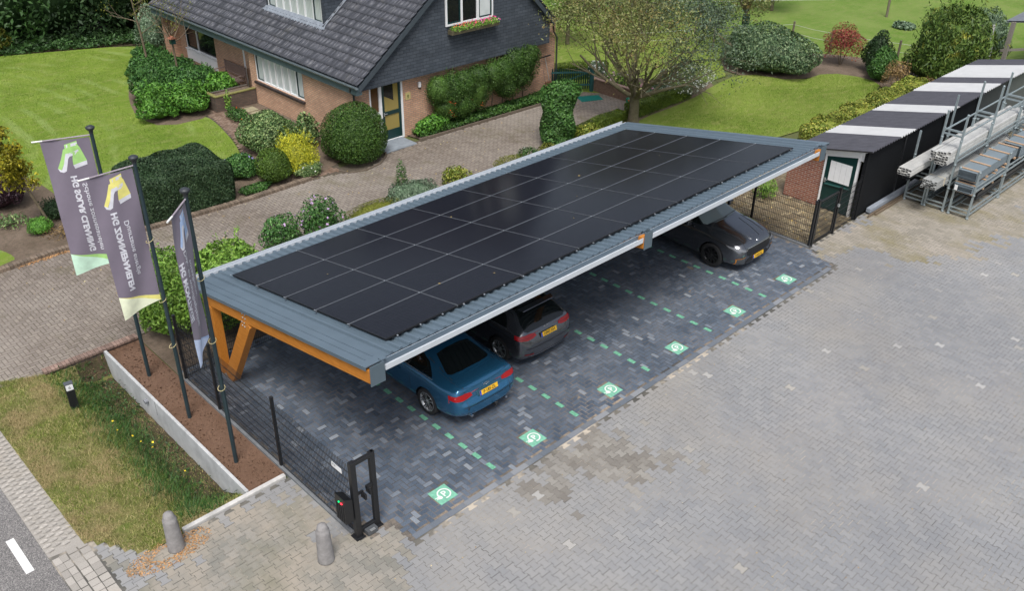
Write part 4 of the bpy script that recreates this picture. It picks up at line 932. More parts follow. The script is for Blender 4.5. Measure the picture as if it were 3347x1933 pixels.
mb = MB(); mb.b2((37.6, -3.0, 0.0), (43.0, 1.6, 2.6)); mb.build('back_wall', mat('shelter_wall', (.13, .125, .12), .8), sh)
mb = MB()
for k, (dx_, h, mi) in enumerate(((0, 2.2, 1), (.12, 1.45, 0), (.26, 1.5, 0), (.40, 1.4, 0), (.52, 2.15, 1), (.30, 2.0, 0), (.66, 1.2, 1))): mb.bar((33.8 + dx_ * .7, 3.9 - dx_ * .7, 0), (33.85 + dx_ * .7, 3.95 - dx_ * .7, h + .55), .10, .03, mi)
tag(mb.build('upright_boards', [M_PBK, M_PWH]), 'black and white boards standing upright between the shed and the shelter', 'boards')
# ================================================================== HOUSE
def tile_mat():
    m, n, b = newmat('charcoal_roof_tiles')
    tc = n.nodes.new("ShaderNodeTexCoord"); sp = n.nodes.new("ShaderNodeSeparateXYZ"); n.links.new(tc.outputs['Object'], sp.inputs[0])
    def fl(s_, per):
        a = n.nodes.new("ShaderNodeMath"); a.operation = 'DIVIDE'; n.links.new(s_, a.inputs[0]); a.inputs[1].default_value = per
        c = n.nodes.new("ShaderNodeMath"); c.operation = 'FLOOR'; n.links.new(a.outputs[0], c.inputs[0]); return c.outputs[0]
    cb = n.nodes.new("ShaderNodeCombineXYZ"); n.links.new(fl(sp.outputs['X'], TW), cb.inputs[0]); n.links.new(fl(sp.outputs['Y'], TR), cb.inputs[1])
    wn = n.nodes.new("ShaderNodeTexWhiteNoise"); n.links.new(cb.outputs[0], wn.inputs['Vector'])
    a = ramp(n, wn.outputs['Value'], [(0, (0.070, 0.074, 0.088)), (0.9, (0.084, 0.088, 0.104)), (1, (0.105, 0.108, 0.12))])
    a = mix(n, 0.5, a, ramp(n, noise(n, 14, 5, 0.75), [(0.3, 0.6), (0.7, 1.35)]), 'MULTIPLY')
    a = mix(n, ramp(n, noise(n, 1.2, 6, 0.75), [(0.55, 0), (0.8, 0.5)]), a, (0.10, 0.09, 0.065))
    n.links.new(a, b.inputs['Base Color']); b.inputs['Roughness'].default_value = 0.55; bump(n, b, noise(n, 60, 3), .3, .005); return m
TW, TR = 0.21, 0.345
M_TILE = tile_mat()
M_SOF = mat('teal_grey_fascia', (0.065, 0.10, 0.11), 0.55); M_LEAD = mat('lead_flashing', (0.26, 0.29, 0.33), 0.5, .2, var=.25, scale=6)
M_ZINC = mat('zinc_gutter', (0.16, 0.19, 0.20), 0.4, .4)
def glass_mat(name, c, rough=.06):
    m, n, b = newmat(name); b.inputs['Base Color'].default_value = col(c); b.inputs['Roughness'].default_value = rough; b.inputs['Specular IOR Level'].default_value = .6; return m
M_GLD = glass_mat('dark_window_glass', (.012, .014, .014)); M_CURT = mat('white_curtain', (.66, .68, .68), .8, var=.08, scale=3); M_OCH = mat('ochre_blind', (.33, .26, .07), .7, var=.1); M_WDIN = mat('brown_interior', (.13, .05, .015), .5, var=.2)
M_DGF = mat('dark_green_frame', (.008, .035, .035), .3)
house = thing('house', 'brick house with a dark tiled roof, a slate clad gable and a dormer', 'house')
XR, ZR = 15.15, 7.02; XE0, ZE0 = 9.24, 2.52; XE1, ZE1 = 19.1, 3.25; YR0, YR1 = 15.36, 31.6
mW = (ZR - ZE0) / (XR - XE0); aW = math.atan(mW)
# west wall, gable wall, recess
mb = MB()
def wall_x(mb, X, y0, y1, z0, z1, holes, th=.12, mi=0):
    ys = sorted({y0, y1} | {h[0] for h in holes} | {h[1] for h in holes}); zs = sorted({z0, z1} | {h[2] for h in holes} | {h[3] for h in holes})
    for a, b_ in zip(ys[:-1], ys[1:]):
        for c, d in zip(zs[:-1], zs[1:]):
            if not any(h[0] <= a and b_ <= h[1] and h[2] <= c and d <= h[3] for h in holes): mb.add([(X, a, c), (X, b_, c), (X, b_, d), (X, a, d)], [(3, 2, 1, 0)], mi)
    for h in holes:
        a, b_, c, d = h; t_ = th
        mb.add([(X, a, c), (X, b_, c), (X, b_, d), (X, a, d), (X + t_, a, c), (X + t_, b_, c), (X + t_, b_, d), (X + t_, a, d)], [(0, 1, 5, 4), (1, 2, 6, 5), (2, 3, 7, 6), (3, 0, 4, 7)], mi)
def wall_y(mb, Y, x0, x1, z0, z1, holes, th=.12, mi=0):
    xs = sorted({x0, x1} | {h[0] for h in holes} | {h[1] for h in holes}); zs = sorted({z0, z1} | {h[2] for h in holes} | {h[3] for h in holes})
    for a, b_ in zip(xs[:-1], xs[1:]):
        for c, d in zip(zs[:-1], zs[1:]):
            if not any(h[0] <= a and b_ <= h[1] and h[2] <= c and d <= h[3] for h in holes): mb.add([(a, Y, c), (b_, Y, c), (b_, Y, d), (a, Y, d)], [(0, 1, 2, 3)], mi)
    for h in holes:
        a, b_, c, d = h; t_ = th
        mb.add([(a, Y, c), (b_, Y, c), (b_, Y, d), (a, Y, d), (a, Y + t_, c), (b_, Y + t_, c), (b_, Y + t_, d), (a, Y + t_, d)], [(4, 5, 1, 0), (5, 6, 2, 1), (6, 7, 3, 2), (7, 4, 0, 3)], mi)
wall_x(mb, 9.4, 15.85, 23.25, -.1, 2.5, [(19.26, 22.82, 1.0, 2.26)]); wall_x(mb, 10.15, 23.25, 31.0, -.1, 2.6, [(27.6, 30.45, .12, 2.2)])
mb.build('west_wall', M_BRICK_W, house)
mb = MB(); wall_y(mb, 15.85, 9.4, 19.65, -.1, 2.6, [(10.0, 11.50, .0, 2.3)]); mb.build('gable_wall', M_BRICK_G, house)
mb = MB(); mb.add([(9.4, 23.25, -.1), (10.15, 23.25, -.1), (10.15, 23.25, 2.6), (9.4, 23.25, 2.6)], [(3, 2, 1, 0)]); mb.build('return_wall', M_BRICK_G, house)
mb = MB(); mb.add([(19.65, 15.85, -.1), (19.65, 31, -.1), (19.65, 31, 3.2), (19.65, 15.85, 3.2)], [(0, 1, 2, 3)]); mb.add([(9.4, 31, -.1), (19.65, 31, -.1), (19.65, 31, 2.6), (9.4, 31, 2.6)], [(3, 2, 1, 0)]); mb.build('rear_wall', M_BRICK_W, house)
# slate gable, proud of the brick, with window opening
mb = MB(); Y = 15.55; win = (13.40, 15.76, 3.86, 5.3)
def zroof(x): return min(ZE0 + mW * (x - XE0), ZR - (ZR - ZE1) / (XE1 - XR) * (x - XR)) - .05
xs = [9.42, 10.5, 11.6, 12.6, win[0], 14.3, 15.15, win[1], 16.8, 18, 18.98]
for a, b_ in zip(xs[:-1], xs[1:]):
    if a >= win[0] and b_ <= win[1]:
        mb.add([(a, Y, 2.26), (b_, Y, 2.26), (b_, Y, win[2]), (a, Y, win[2])], [(0, 1, 2, 3)]); mb.add([(a, Y, win[3]), (b_, Y, win[3]), (b_, Y, zroof(b_)), (a, Y, zroof(a))], [(0, 1, 2, 3)])
    else: mb.add([(a, Y, 2.26), (b_, Y, 2.26), (b_, Y, zroof(b_)), (a, Y, zroof(a))], [(0, 1, 2, 3)])
mb.add([(9.42, Y, 2.26), (18.98, Y, 2.26), (18.98, 15.85, 2.24), (9.42, 15.85, 2.24)], [(3, 2, 1, 0)])
mb.add([(18.98, Y, 2.26), (18.98, 15.85, 2.26), (18.98, 15.85, 3.1), (18.98, Y, zroof(18.98))], [(0, 1, 2, 3)]); mb.add([(9.42, Y, 2.26), (9.42, 15.9, 2.26), (9.42, 15.9, 2.6), (9.42, Y, 2.6)], [(3, 2, 1, 0)])
a, b_, c, d = win; mb.add([(a, Y, c), (b_, Y, c), (b_, Y, d), (a, Y, d), (a, Y + .1, c), (b_, Y + .1, c), (b_, Y + .1, d), (a, Y + .1, d)], [(4, 5, 1, 0), (5, 6, 2, 1), (6, 7, 3, 2), (7, 4, 0, 3)])
mb.build('slate_cladding', M_SLATE, house)
# tiled roof: real relief. local frame x along the eave, y up the slope
def tiles(name, origin, xdir, ydir, width, length, holes=(), parent=None):
    xdir = Vector(xdir).normalized(); ydir = Vector(ydir).normalized(); nrm = xdir.cross(ydir)
    sub = 16; nx = int(width / TW * sub); rows = int(math.ceil(length / TR))
    px = np.linspace(0, width, nx + 1); ph = (px / TW) % 1.0
    hgt = np.where(ph < .5, .045 * np.sin(np.pi * ph / .5), 0.0) + np.where(ph > .93, -.05, 0)
    V = []; Y_ = []
    for r in range(rows):
        y0 = r * TR; y1 = min((r + 1) * TR, length)
        for (y, lift) in ((y0, .0), (y0 + .001, .045), (y1, .0)): Y_.append((y, lift))
    Y_ = np.array(Y_); X, YY = np.meshgrid(px, Y_[:, 0]); H = hgt[None, :] + Y_[:, 1][:, None] + rng.normal(0, .0015, X.shape)
    V = np.stack([X.ravel(), YY.ravel(), H.ravel()], 1); w_ = nx + 1
    i, j = np.meshgrid(np.arange(nx), np.arange(len(Y_) - 1)); i = i.ravel(); j = j.ravel()
    F = np.stack([j * w_ + i, j * w_ + i + 1, (j + 1) * w_ + i + 1, (j + 1) * w_ + i], 1)
    cx = (px[i] + px[i + 1]) / 2; cy = (Y_[j, 0] + Y_[j + 1, 0]) / 2; k = np.ones(len(F), bool)
    for (a, b_, c, d) in holes: k &= ~((cx > a) & (cx < b_) & (cy > c) & (cy < d))
    o = npmesh(name, V, F[k], M_TILE, parent); m4 = Matrix((xdir, ydir, nrm)).transposed().to_4x4(); m4.translation = origin; o.matrix_local = m4; return o
# west slope: x axis runs from far end to the near end so the normal faces up and west
wlen = math.hypot(XR - XE0, ZR - ZE0)
yd = 19.45; # dormer near side
DX = 10.70; DZ = ZE0 + mW * (DX - XE0); dl = math.hypot(DX - XE0, DZ - ZE0)
tiles('roof', (XE0, YR1, ZE0), (0, -1, 0), (XR - XE0, 0, ZR - ZE0), YR1 - YR0, wlen, holes=[(YR1 - 23.55, YR1 - yd - .02, dl, dl + 2.9)], parent=house)
tiles('roof', (XE1, YR0, ZE1), (0, 1, 0), (XR - XE1, 0, ZR - ZE1), YR1 - YR0, math.hypot(XE1 - XR, ZR - ZE1), parent=house)
mb = MB(); mb.tube([(XR, YR0, ZR + .03), (XR, YR1, ZR + .03)], .12, 10); mb.build('ridge', M_TILE, house)
# barge boards and soffits
mb = MB()
for (xa, za, xb, zb_) in ((XE0 + .05, ZE0, XR, ZR), (XE1 - .03, ZE1, XR, ZR)):
    mb.add([(xa, YR0 + .02, za - .02), (xb, YR0 + .02, zb_ - .02), (xb, YR0 + .02, zb_ - .24), (xa, YR0 + .02, za - .24), (xa, Y - .002, za - .02), (xb, Y - .002, zb_ - .02), (xb, Y - .002, zb_ - .24), (xa, Y - .002, za - .24)],
           [(0, 1, 2, 3), (7, 6, 5, 4), (3, 2, 6, 7), (0, 4, 5, 1), (0, 3, 7, 4)])
mb.build('barge_board', mat('slate_barge', (.05, .065, .078), .6), house)
mb = MB(); mb.b2((9.17, 15.40, 2.20), (9.40, 31.4, 2.46)); mb.b2((9.4, 23.26, 2.38), (10.16, 31.4, 2.44)); mb.build('fascia', M_SOF, house)
mb = MB()
sec = [(.07 * math.cos(a), .07 * math.sin(a)) for a in np.linspace(math.pi, 2 * math.pi, 9)] + [(.06 * math.cos(a), .06 * math.sin(a)) for a in np.linspace(2 * math.pi, math.pi, 9)]
mb.prism(sec, 15.33, 31.5, 0, lambda u, v, w2: (9.14 + u, w2, 2.50 + v)); mb.build('gutter', M_ZINC, house, fixn=True)
mb = MB(); mb.tube([(9.14, 15.75, 2.44), (9.16, 15.78, 2.28), (9.32, 15.82, 2.1), (9.32, 15.82, 0)], .038, 8); mb.tube([(19.2, 15.6, 3.1), (19.45, 15.75, 2.6), (19.70, 15.80, 2.3), (19.72, 15.8, 0)], .04, 8); mb.build('downpipe', mat('dark_downpipe', (.06, .065, .065), .4), house)
mb = MB(); mb.prism(sec, 15.33, 31.5, 0, lambda u, v, w2: (19.15 + u, w2, 3.2 + v)); mb.build('gutter', M_ZINC, house, fixn=True)
# windows
def win_x(X, y0, y1, z0, z1, cols, mats_, fr=M_WHITE, name='window', sash=None, fw_=.055, depth=.06):
    """window in a wall facing -x; cols: list of fractional splits"""
    mb = MB(); x0 = X; x1 = X + depth
    mb.b2((x0, y0, z0), (x1, y0 + fw_, z1)); mb.b2((x0, y1 - fw_, z0), (x1, y1, z1)); mb.b2((x0 + .001, y0 + fw_, z0), (x1, y1 - fw_, z0 + fw_)); mb.b2((x0 + .001, y0 + fw_, z1 - fw_), (x1, y1 - fw_, z1))
    cuts = [y0] + [y0 + (y1 - y0) * c for c in cols] + [y1]
    for c in cuts[1:-1]: mb.b2((x0 + .002, c - fw_ / 2, z0 + fw_), (x1, c + fw_ / 2, z1 - fw_))
    fo = mb.build(name, fr, house)
    for i, (a, b_) in enumerate(zip(cuts[:-1], cuts[1:])):
        ya = a + (fw_ if i == 0 else fw_ / 2); yb = b_ - (fw_ if i == len(cuts) - 2 else fw_ / 2)
        if sash and i in sash:
            mb = MB(); s_ = .04
            mb.b2((x0 + .015, ya, z0 + fw_), (x1 + .01, ya + s_, z1 - fw_)); mb.b2((x0 + .015, yb - s_, z0 + fw_), (x1 + .01, yb, z1 - fw_)); mb.b2((x0 + .016, ya + s_, z0 + fw_), (x1 + .01, yb - s_, z0 + fw_ + s_)); mb.b2((x0 + .016, ya + s_, z1 - fw_ - s_), (x1 + .01, yb - s_, z1 - fw_)); mb.build('sash', M_DGF, fo)
        mb = MB(); mb.add([(x1 - .01, ya, z0 + fw_), (x1 - .01, yb, z0 + fw_), (x1 - .01, yb, z1 - fw_), (x1 - .01, ya, z1 - fw_)], [(3, 2, 1, 0)]); mb.build('pane', mats_[i % len(mats_)], fo)
    return fo
def curtain_glass():
    m, n, b = newmat('curtained_glass'); tc = n.nodes.new("ShaderNodeTexCoord")
    wv = n.nodes.new("ShaderNodeTexWave"); wv.bands_direction = 'Y'; wv.inputs['Scale'].default_value = 3.2; wv.inputs['Distortion'].default_value = 1.5
    n.links.new(tc.outputs['Object'], wv.inputs['Vector']); n.links.new(ramp(n, wv.outputs[1], [(0, (.42, .47, .47)), (1, (.66, .70, .69))]), b.inputs['Base Color'])
    b.inputs['Roughness'].default_value = .25; b.inputs['Coat Weight'].default_value = .6; b.inputs['Coat Roughness'].default_value = .04; return m
M_CG = curtain_glass()
win_x(9.44, 19.27, 22.81, 1.0, 2.26, [.155, .30, .44, .58, .71, .84], [M_CG], sash={0, 6})
mb = MB()
for k in range(34): mb.b2((9.30, 19.22 + k * .107, .90), (9.44, 19.22 + k * .107 + .095, .985))
mb.build('window_sill', mat('dark_sill_tile', (.035, .025, .025), .45, isl=.3), house)
win_x(10.19, 27.6, 30.45, .62, 2.2, [.62], [M_GLD], sash={1}); mb = MB(); mb.b2((10.13, 27.6, .12), (10.2, 30.45, .62)); mb.b2((10.09, 27.58, .60), (10.2, 30.47, .64)); mb.build('white_apron_panel', M_WHITE, house)
mb = MB(); mb.b2((10.05, 23.28, 0), (10.145, 23.40, 2.4)); mb.build('door_frame', M_WHITE, house); mb = MB(); mb.b2((10.12, 24.95, 0.0), (10.149, 25.06, 2.2)); mb.build('door_frame', M_WHITE, house)
# gable window
def win_y(Y_, x0, x1, z0, z1, cols, panes, sash=None, fw_=.07, depth=.06, name='window'):
    mb = MB(); y0 = Y_; y1 = Y_ + depth
    mb.b2((x0, y0, z0), (x0 + fw_, y1, z1)); mb.b2((x1 - fw_, y0, z0), (x1, y1, z1)); mb.b2((x0 + fw_, y0 + .001, z0), (x1 - fw_, y1, z0 + fw_)); mb.b2((x0 + fw_, y0 + .001, z1 - fw_), (x1 - fw_, y1, z1))
    cuts = [x0] + list(cols) + [x1]
    for c in cols: mb.b2((c - fw_ * .7, y0 + .002, z0 + fw_), (c + fw_ * .7, y1, z1 - fw_))
    fo = mb.build(name, M_WHITE, house)
    for i, (a, b_) in enumerate(zip(cuts[:-1], cuts[1:])):
        xa = a + (fw_ if i == 0 else fw_ * .7); xb = b_ - (fw_ if i == len(cuts) - 2 else fw_ * .7)
        if sash and i in sash:
            mb = MB(); s_ = .05
            mb.b2((xa, y0 + .015, z0 + fw_), (xa + s_, y1 + .01, z1 - fw_)); mb.b2((xb - s_, y0 + .015, z0 + fw_), (xb, y1 + .01, z1 - fw_)); mb.b2((xa + s_, y0 + .016, z0 + fw_), (xb - s_, y1 + .01, z0 + fw_ + s_)); mb.build('sash', M_DGF, fo)
        mb = MB(); mb.add([(xa, y1 - .01, z0 + fw_), (xb, y1 - .01, z0 + fw_), (xb, y1 - .01, z1 - fw_), (xa, y1 - .01, z1 - fw_)], [(0, 1, 2, 3)]); mb.build('pane', panes[i], fo)
    return fo
win_y(15.50, 13.40, 15.76, 3.86, 5.3, [14.17, 14.98], [M_GLD, M_GLD, M_CG], sash={0, 2})
fb = thing('flower_box', 'wooden flower box full of pink and orange flowers under the gable window', 'flower box')
mb = MB(); mb.b2((13.46, 15.24, 3.58), (15.84, 15.27, 3.74)); mb.b2((13.46, 15.46, 3.58), (15.84, 15.49, 3.74)); mb.b2((13.46, 15.27, 3.58), (15.84, 15.46, 3.61)); mb.b2((13.46, 15.27, 3.61), (13.49, 15.46, 3.74)); mb.b2((15.81, 15.27, 3.61), (15.84, 15.46, 3.74)); mb.build('box', wood('mossy_wood', (.07, .065, .035), (.13, .11, .07)), fb)
# door with side light
mb = MB()
for (a, b_) in ((10.0, 10.06), (10.42, 10.54), (11.42, 11.50)): mb.b2((a, 15.84, .0), (b_, 15.92, 2.26))
mb.b2((10.06, 15.841, 1.08), (10.42, 15.92, 1.20)); mb.b2((10.06, 15.841, 0), (10.42, 15.92, .09)); mb.b2((10.54, 15.841, 0), (11.42, 15.92, .05)); mb.build('door_frame', M_WHITE, house)
mb = MB(); mb.b2((10.14, 15.832, 1.12), (10.33, 15.84, 1.155)); mb.build('letter_slot', M_CLAMP, house)
mb = MB(); mb.add([(10.06, 15.9, .09), (10.42, 15.9, .09), (10.42, 15.9, 1.08), (10.06, 15.9, 1.08)], [(0, 1, 2, 3)]); mb.add([(10.06, 15.9, 1.2), (10.42, 15.9, 1.2), (10.42, 15.9, 2.26), (10.06, 15.9, 2.26)], [(0, 1, 2, 3)]); mb.build('side_light', glass_mat('warm_glass', (.085, .04, .012), .08), house)
mb = MB()
mb.b2((10.545, 15.87, .06), (10.66, 15.91, 2.24)); mb.b2((11.32, 15.87, .06), (11.415, 15.91, 2.24)); mb.b2((10.66, 15.871, .06), (11.32, 15.91, .42)); mb.b2((10.66, 15.871, 1.00), (11.32, 15.91, 1.14)); mb.b2((10.66, 15.871, 2.16), (11.32, 15.91, 2.24))
do = mb.build('door', M_DGF, house)
mb = MB(); mb.add([(10.66, 15.9, .42), (11.32, 15.9, .42), (11.32, 15.9, 1.0), (10.66, 15.9, 1.0)], [(0, 1, 2, 3)]); mb.add([(10.66, 15.9, 1.14), (11.32, 15.9, 1.14), (11.32, 15.9, 2.16), (10.66, 15.9, 2.16)], [(0, 1, 2, 3)])
mb.build('door_glass', glass_mat('ochre_glass', (.30, .235, .07), .12), do); mb = MB(); mb.add([(10.66, 15.896, 1.75), (11.1, 15.896, 1.5), (11.1, 15.896, 2.16), (10.66, 15.896, 2.16)], [(0, 1, 2, 3)]); mb.build('painted_dark_reflection', M_GLD, do)  # dark reflection painted as a flat shape on the door glass
mb = MB(); mb.box((10.62, 15.85, 1.06), (.03, .03, .12)); mb.tube([(10.62, 15.83, 1.08), (10.74, 15.82, 1.08)], .012, 6); mb.build('handle', M_CLAMP, do)
mb = MB(); mb.lathe([(0, 0), (.055, 0), (.06, .03), (.055, .05)], (12.27, 15.80, 1.72), 12, 1); mb.lathe([(.062, .05), (.066, .08), (.066, .22), (.05, .25), (0, .26)], (12.27, 15.80, 1.72), 12); mb.build('wall_lamp', [mat('lamp_opal', (.75, .75, .74), .3), M_BLK], house)
mb = MB(); mb.b2((11.62, 15.83, 1.40), (11.85, 15.85, 1.66)); o = mb.build('wall_plaque', mat('cream_plaque', (.52, .44, .19), .5), house)
mb = MB(); mb.add([(11.735 + .055 * math.cos(a), 15.827, 1.54 + .05 * math.sin(a)) for a in np.linspace(0, 2 * math.pi, 12, endpoint=False)], [tuple(range(12))]); mb.add([(11.70, 15.826, 1.49), (11.715, 15.826, 1.45), (11.755, 15.826, 1.45), (11.77, 15.826, 1.49)], [(0, 1, 2, 3)]); mb.build('print', mat('olive_ink', (.2, .2, .07), .7), o)
mb = MB(); mb.b2((9.95, 14.92, -.02), (11.35, 15.83, .045)); o = mb.build('doorstep', mat('blue_grey_stone', (.22, .25, .28), .7, var=.2, scale=4), None, bevel=.01); tag(o, 'blue grey stone slab before the green front door', 'doorstep')
# dormer
dm = MB(); zt = DZ + 1.35; y0, y1 = yd, 23.5
mb = MB(); mb.add([(DX, y0, DZ - .03), (DX, y0, zt), (DX + 1.8, y0, zt), ], [(0, 2, 1)]); mb.build('dormer_cheek', M_SLATE, house); mb = MB(); mb.add([(DX, y1, DZ - .03), (DX, y1, zt), (DX + 1.8, y1, zt)], [(0, 1, 2)]); mb.build('dormer_cheek', M_SLATE, house)
mb = MB(); mb.b2((DX - .03, y0 - .03, DZ - .05), (DX + .05, y0 + .05, zt)); mb.b2((DX - .03, y1 - .05, DZ - .05), (DX + .05, y1 + .03, zt)); mb.build('dormer_corner', M_SLATE_Y, house)
win_x(DX + .0, y0 + .08, y1 - .08, DZ + .02, zt - .05, [.155, .31, .45, .58, .71, .85], [M_CG], sash={0, 6}, name='dormer_window')
mb = MB(); mb.b2((DX - .25, y0 - .2, zt), (DX + 2.0, y1 + .2, zt + .18)); mb.build('dormer_roof', M_SOF, house)
mb = MB()
def rp(x, y, o): return (x, y, ZE0 + mW * (x - XE0) + o)
mb.add([rp(DX - .20, y0 - .28, .07), rp(DX - .20, y1 + .12, .07), rp(DX + .02, y1 + .05, .075), rp(DX + .02, y0 - .0, .075)], [(3, 2, 1, 0)])
mb.add([rp(DX - .20, y0 - .28, .071), rp(DX + .0, y0 - .02, .076), rp(DX + 1.85, y0 - .02, .076), rp(DX + 1.85, y0 - .17, .071), rp(DX - .05, y0 - .17, .071)], [(0, 1, 2, 3, 4)][::-1])
for k in range(38):     # ragged lead lip over the tile waves
    y = y0 - .2 + k * .11; mb.add([rp(DX - .20, y, .072), rp(DX - .20, y + .11, .072), rp(DX - .235 - .03 * (k % 2), y + .055, .066)], [(0, 1, 2)])
mb.build('flashing', M_LEAD, house)
# planter, bench, squeegee ...
t = thing('brick_planter', 'low dark brick planter with moss beside the house wall', 'planter')
mb = MB(); mb.b2((7.55, 22.95, 0), (9.38, 23.07, .62)); mb.b2((7.55, 23.07, 0), (7.67, 23.75, .62)); mb.b2((7.67, 23.63, 0), (9.38, 23.75, .62)); mb.build('wall', M_BRICK_DK, t)
mb = MB(); mb.b2((7.53, 22.93, .62), (9.38, 23.08, .66)); mb.b2((7.53, 23.08, .62), (7.69, 23.77, .66)); mb.build('coping', mat('mossy_coping', (.20, .19, .06), .9, var=.3, scale=9), t)
mb = MB(); mb.b2((7.67, 23.07, .3), (9.38, 23.63, .56)); mb.build('soil', M_BEDSOIL, t)
bn = thing('garden_bench', 'weathered wooden slatted bench against the house wall', 'bench', (9.75, 25.55, 0), R(0))
M_BEN = wood('bench_wood', (.13, .09, .075), (.22, .16, .14))
mb = MB()
for k in range(5): mb.b2((-.42 + k * .11, -.85, .42), (-.34 + k * .11, .85, .445))
mb.build('seat', M_BEN, bn); mb = MB(); mb.b2((.16, -.85, .92), (.20, .85, .98)); mb.b2((.13, -.85, .52), (.17, .85, .57))
for k in range(17): mb.b2((.145, -.82 + k * .1, .57), (.165, -.77 + k * .1, .92))
mb.build('backrest', M_BEN, bn)
for x, y, h in ((-.42, -.85, .64), (-.42, .85, .64), (.17, -.85, .98), (.17, .85, .98)): mb = MB(); mb.b2((x - .03, y - .03, 0), (x + .03, y + .03, h)); mb.build('leg', M_BEN, bn)
for y in (-.85, .85): mb = MB(); mb.b2((-.50, y - .04, .64), (.15, y + .04, .67)); mb.build('armrest', M_BEN, bn)
mb = MB(); mb.tube([(10.1, 26.0, 1.95), (9.95, 26.0, 2.0)], .02, 6, 1); mb.lathe([(0, 0), (.09, .0), (.11, .05), (.03, .12), (0, .12)], (9.88, 26.0, 1.92), 10); mb.box((9.88, 26, 1.85), (.06, .06, .12), 1); mb.build('porch_lamp', [M_WHITE, M_BLK], house)
t = thing('yard_squeegee', 'yard squeegee with a black rubber blade leaning upside down on the gable wall', 'squeegee')
mb = MB(); mb.tube([(19.05, 15.45, .3), (18.93, 15.72, 1.62)], .014, 6); mb.build('handle', M_CLAMP, t); mb = MB(); mb.bar((18.62, 15.72, 1.64), (19.24, 15.72, 1.66), .03, .05); mb.build('blade', M_BLK, t)
t = thing('broom', 'old broom with brown bristles standing by the squeegee', 'broom')
mb = MB(); mb.tube([(18.75, 15.3, .0), (18.82, 15.7, 1.1)], .013, 6); mb.build('handle', M_BEN, t); mb = MB(); mb.box((18.86, 15.45, .62), (.3, .08, .1)); mb.build('brush', mat('bristle', (.16, .08, .04), .9), t)
# low picket gate between the house and the garden
pg = thing('picket_fence', 'dark green picket gate between the house corner and the brick planter', 'gate')
mb = MB(); n = 18
for k in range(n):
    u = k / (n - 1); x = 19.45 + (20.75 - 19.45) * u; y = 15.75 + (14.75 - 15.75) * u; mb.b2((x - .03, y - .012, .12), (x + .03, y + .012, 1.0)); mb.add([(x - .03, y, 1.0), (x + .03, y, 1.0), (x, y, 1.06)], [(0, 1, 2)])
mb.build('picket', M_DKG, pg); mb = MB()
for z in (.3, .85): mb.bar((19.4, 15.77, z), (20.8, 14.7, z), .05, .07)
mb.bar((19.45, 15.75, .3), (20.75, 14.75, .85), .03, .05); mb.b2((20.74, 14.62, 0), (20.86, 14.74, 1.1)); mb.build('rail', mat('teal_green_wood', (.02, .085, .085), .5), pg)
t = thing('garden_planter', 'raised brick planter with pink flowers beside the picket gate', 'planter')
mb = MB(); mb.b2((20.88, 12.6, 0), (21.0, 14.72, .55)); mb.b2((21.0, 12.6, 0), (22.6, 12.72, .55)); mb.build('wall', mat('planter_brick', (.16, .10, .07), .9, var=.3, scale=12), t); mb = MB(); mb.b2((20.84, 12.56, .55), (21.03, 14.74, .59)); mb.b2((21.03, 12.56, .55), (22.6, 12.75, .59)); mb.build('coping', mat('pink_coping', (.32, .21, .17), .85, var=.2), t)
mb = MB(); mb.b2((21.0, 12.72, .2), (22.6, 14.7, .5)); mb.build('soil', M_BEDSOIL, t)
mb = MB(); mb.prism([(19.75, 14.6), (20.62, 14.12), (20.35, 13.6), (19.45, 14.0)], .0, .018); tag(mb.build('door_mat', mat('teal_mat', (.0, .16, .13), .8, var=.2, scale=20)), 'teal green mat lying on the driveway before the picket gate', 'mat')
mb = MB(); mb.lathe([(0, 0), (.13, 0), (.16, .32), (.15, .32), (.12, .02)], (0, 0, 0), 14); o = mb.build('green_bucket', mat('green_plastic', (.0, .13, .07), .4)); o.location = (20.55, 12.35, .0); tag(o, 'green plastic bucket hanging low behind the big tree trunk', 'bucket')
# stepping slabs beside the house
for k in range(6):
    mb = MB(); mb.box((8.72 + .02 * (k % 2), 22.4 - k * .62, .015), (.5, .5, .05)); tag(mb.build('stepping_slab', mat('mossy_slab', (.30, .27, .17), .9, var=.25, scale=6), None, bevel=.008), 'square mossy slab in the row of stepping slabs along the brick wall', 'paving slab', 'stepping slabs along the house wall')
# post-and-wire fence of the pasture
pf = thing('pasture_fence', 'post and wire fence with weathered posts between garden and pasture', 'fence')
M_FP = wood('weathered_post', (.10, .085, .06), (.19, .165, .12)); pp = [(25.5, 17.8), (30.5, 15.2), (34.0, 12.9), (33.9, 10.7), (34.6, 7.6), (35.4, 5.0)]
for (x, y) in pp: mb = MB(); mb.tube([(x, y, 0), (x + .03, y, 1.15)], .055, 7); mb.build('post', M_FP, pf)
mb = MB()
for a, b_ in zip(pp[:-1], pp[1:]):
    for z in (.6, 1.0): mb.tube([(a[0], a[1], z), ((a[0] + b_[0]) / 2, (a[1] + b_[1]) / 2, z - .04), (b_[0], b_[1], z)], .008, 4)
mb.build('wire', mat('pale_wire', (.5, .5, .46), .6), pf)
for (x, y, lab) in ((43.1, 12.3, 'leaning wooden post standing alone in the pasture'), ):
    mb = MB(); mb.tube([(0, 0, 0), (.15, .1, 1.9)], .07, 7); o = mb.build('fence_post', M_FP); o.location = (x, y, 0); tag(o, lab, 'post')
mb = MB()
for a, b_ in (((28, 24), (43.2, 12.3)), ((43.2, 12.3), (60, 4))):
    for z in (1.0, 1.5): mb.tube([(a[0], a[1], z), (b_[0], b_[1], z)], .012, 4)
tag(mb.build('fence_wire', MATS['pale_wire']), 'pale wires strung across the far pasture', 'wire')
pk = thing('wooden_pickets', 'small weathered picket panel behind the brown bare shrub', 'fence')
mb = MB()
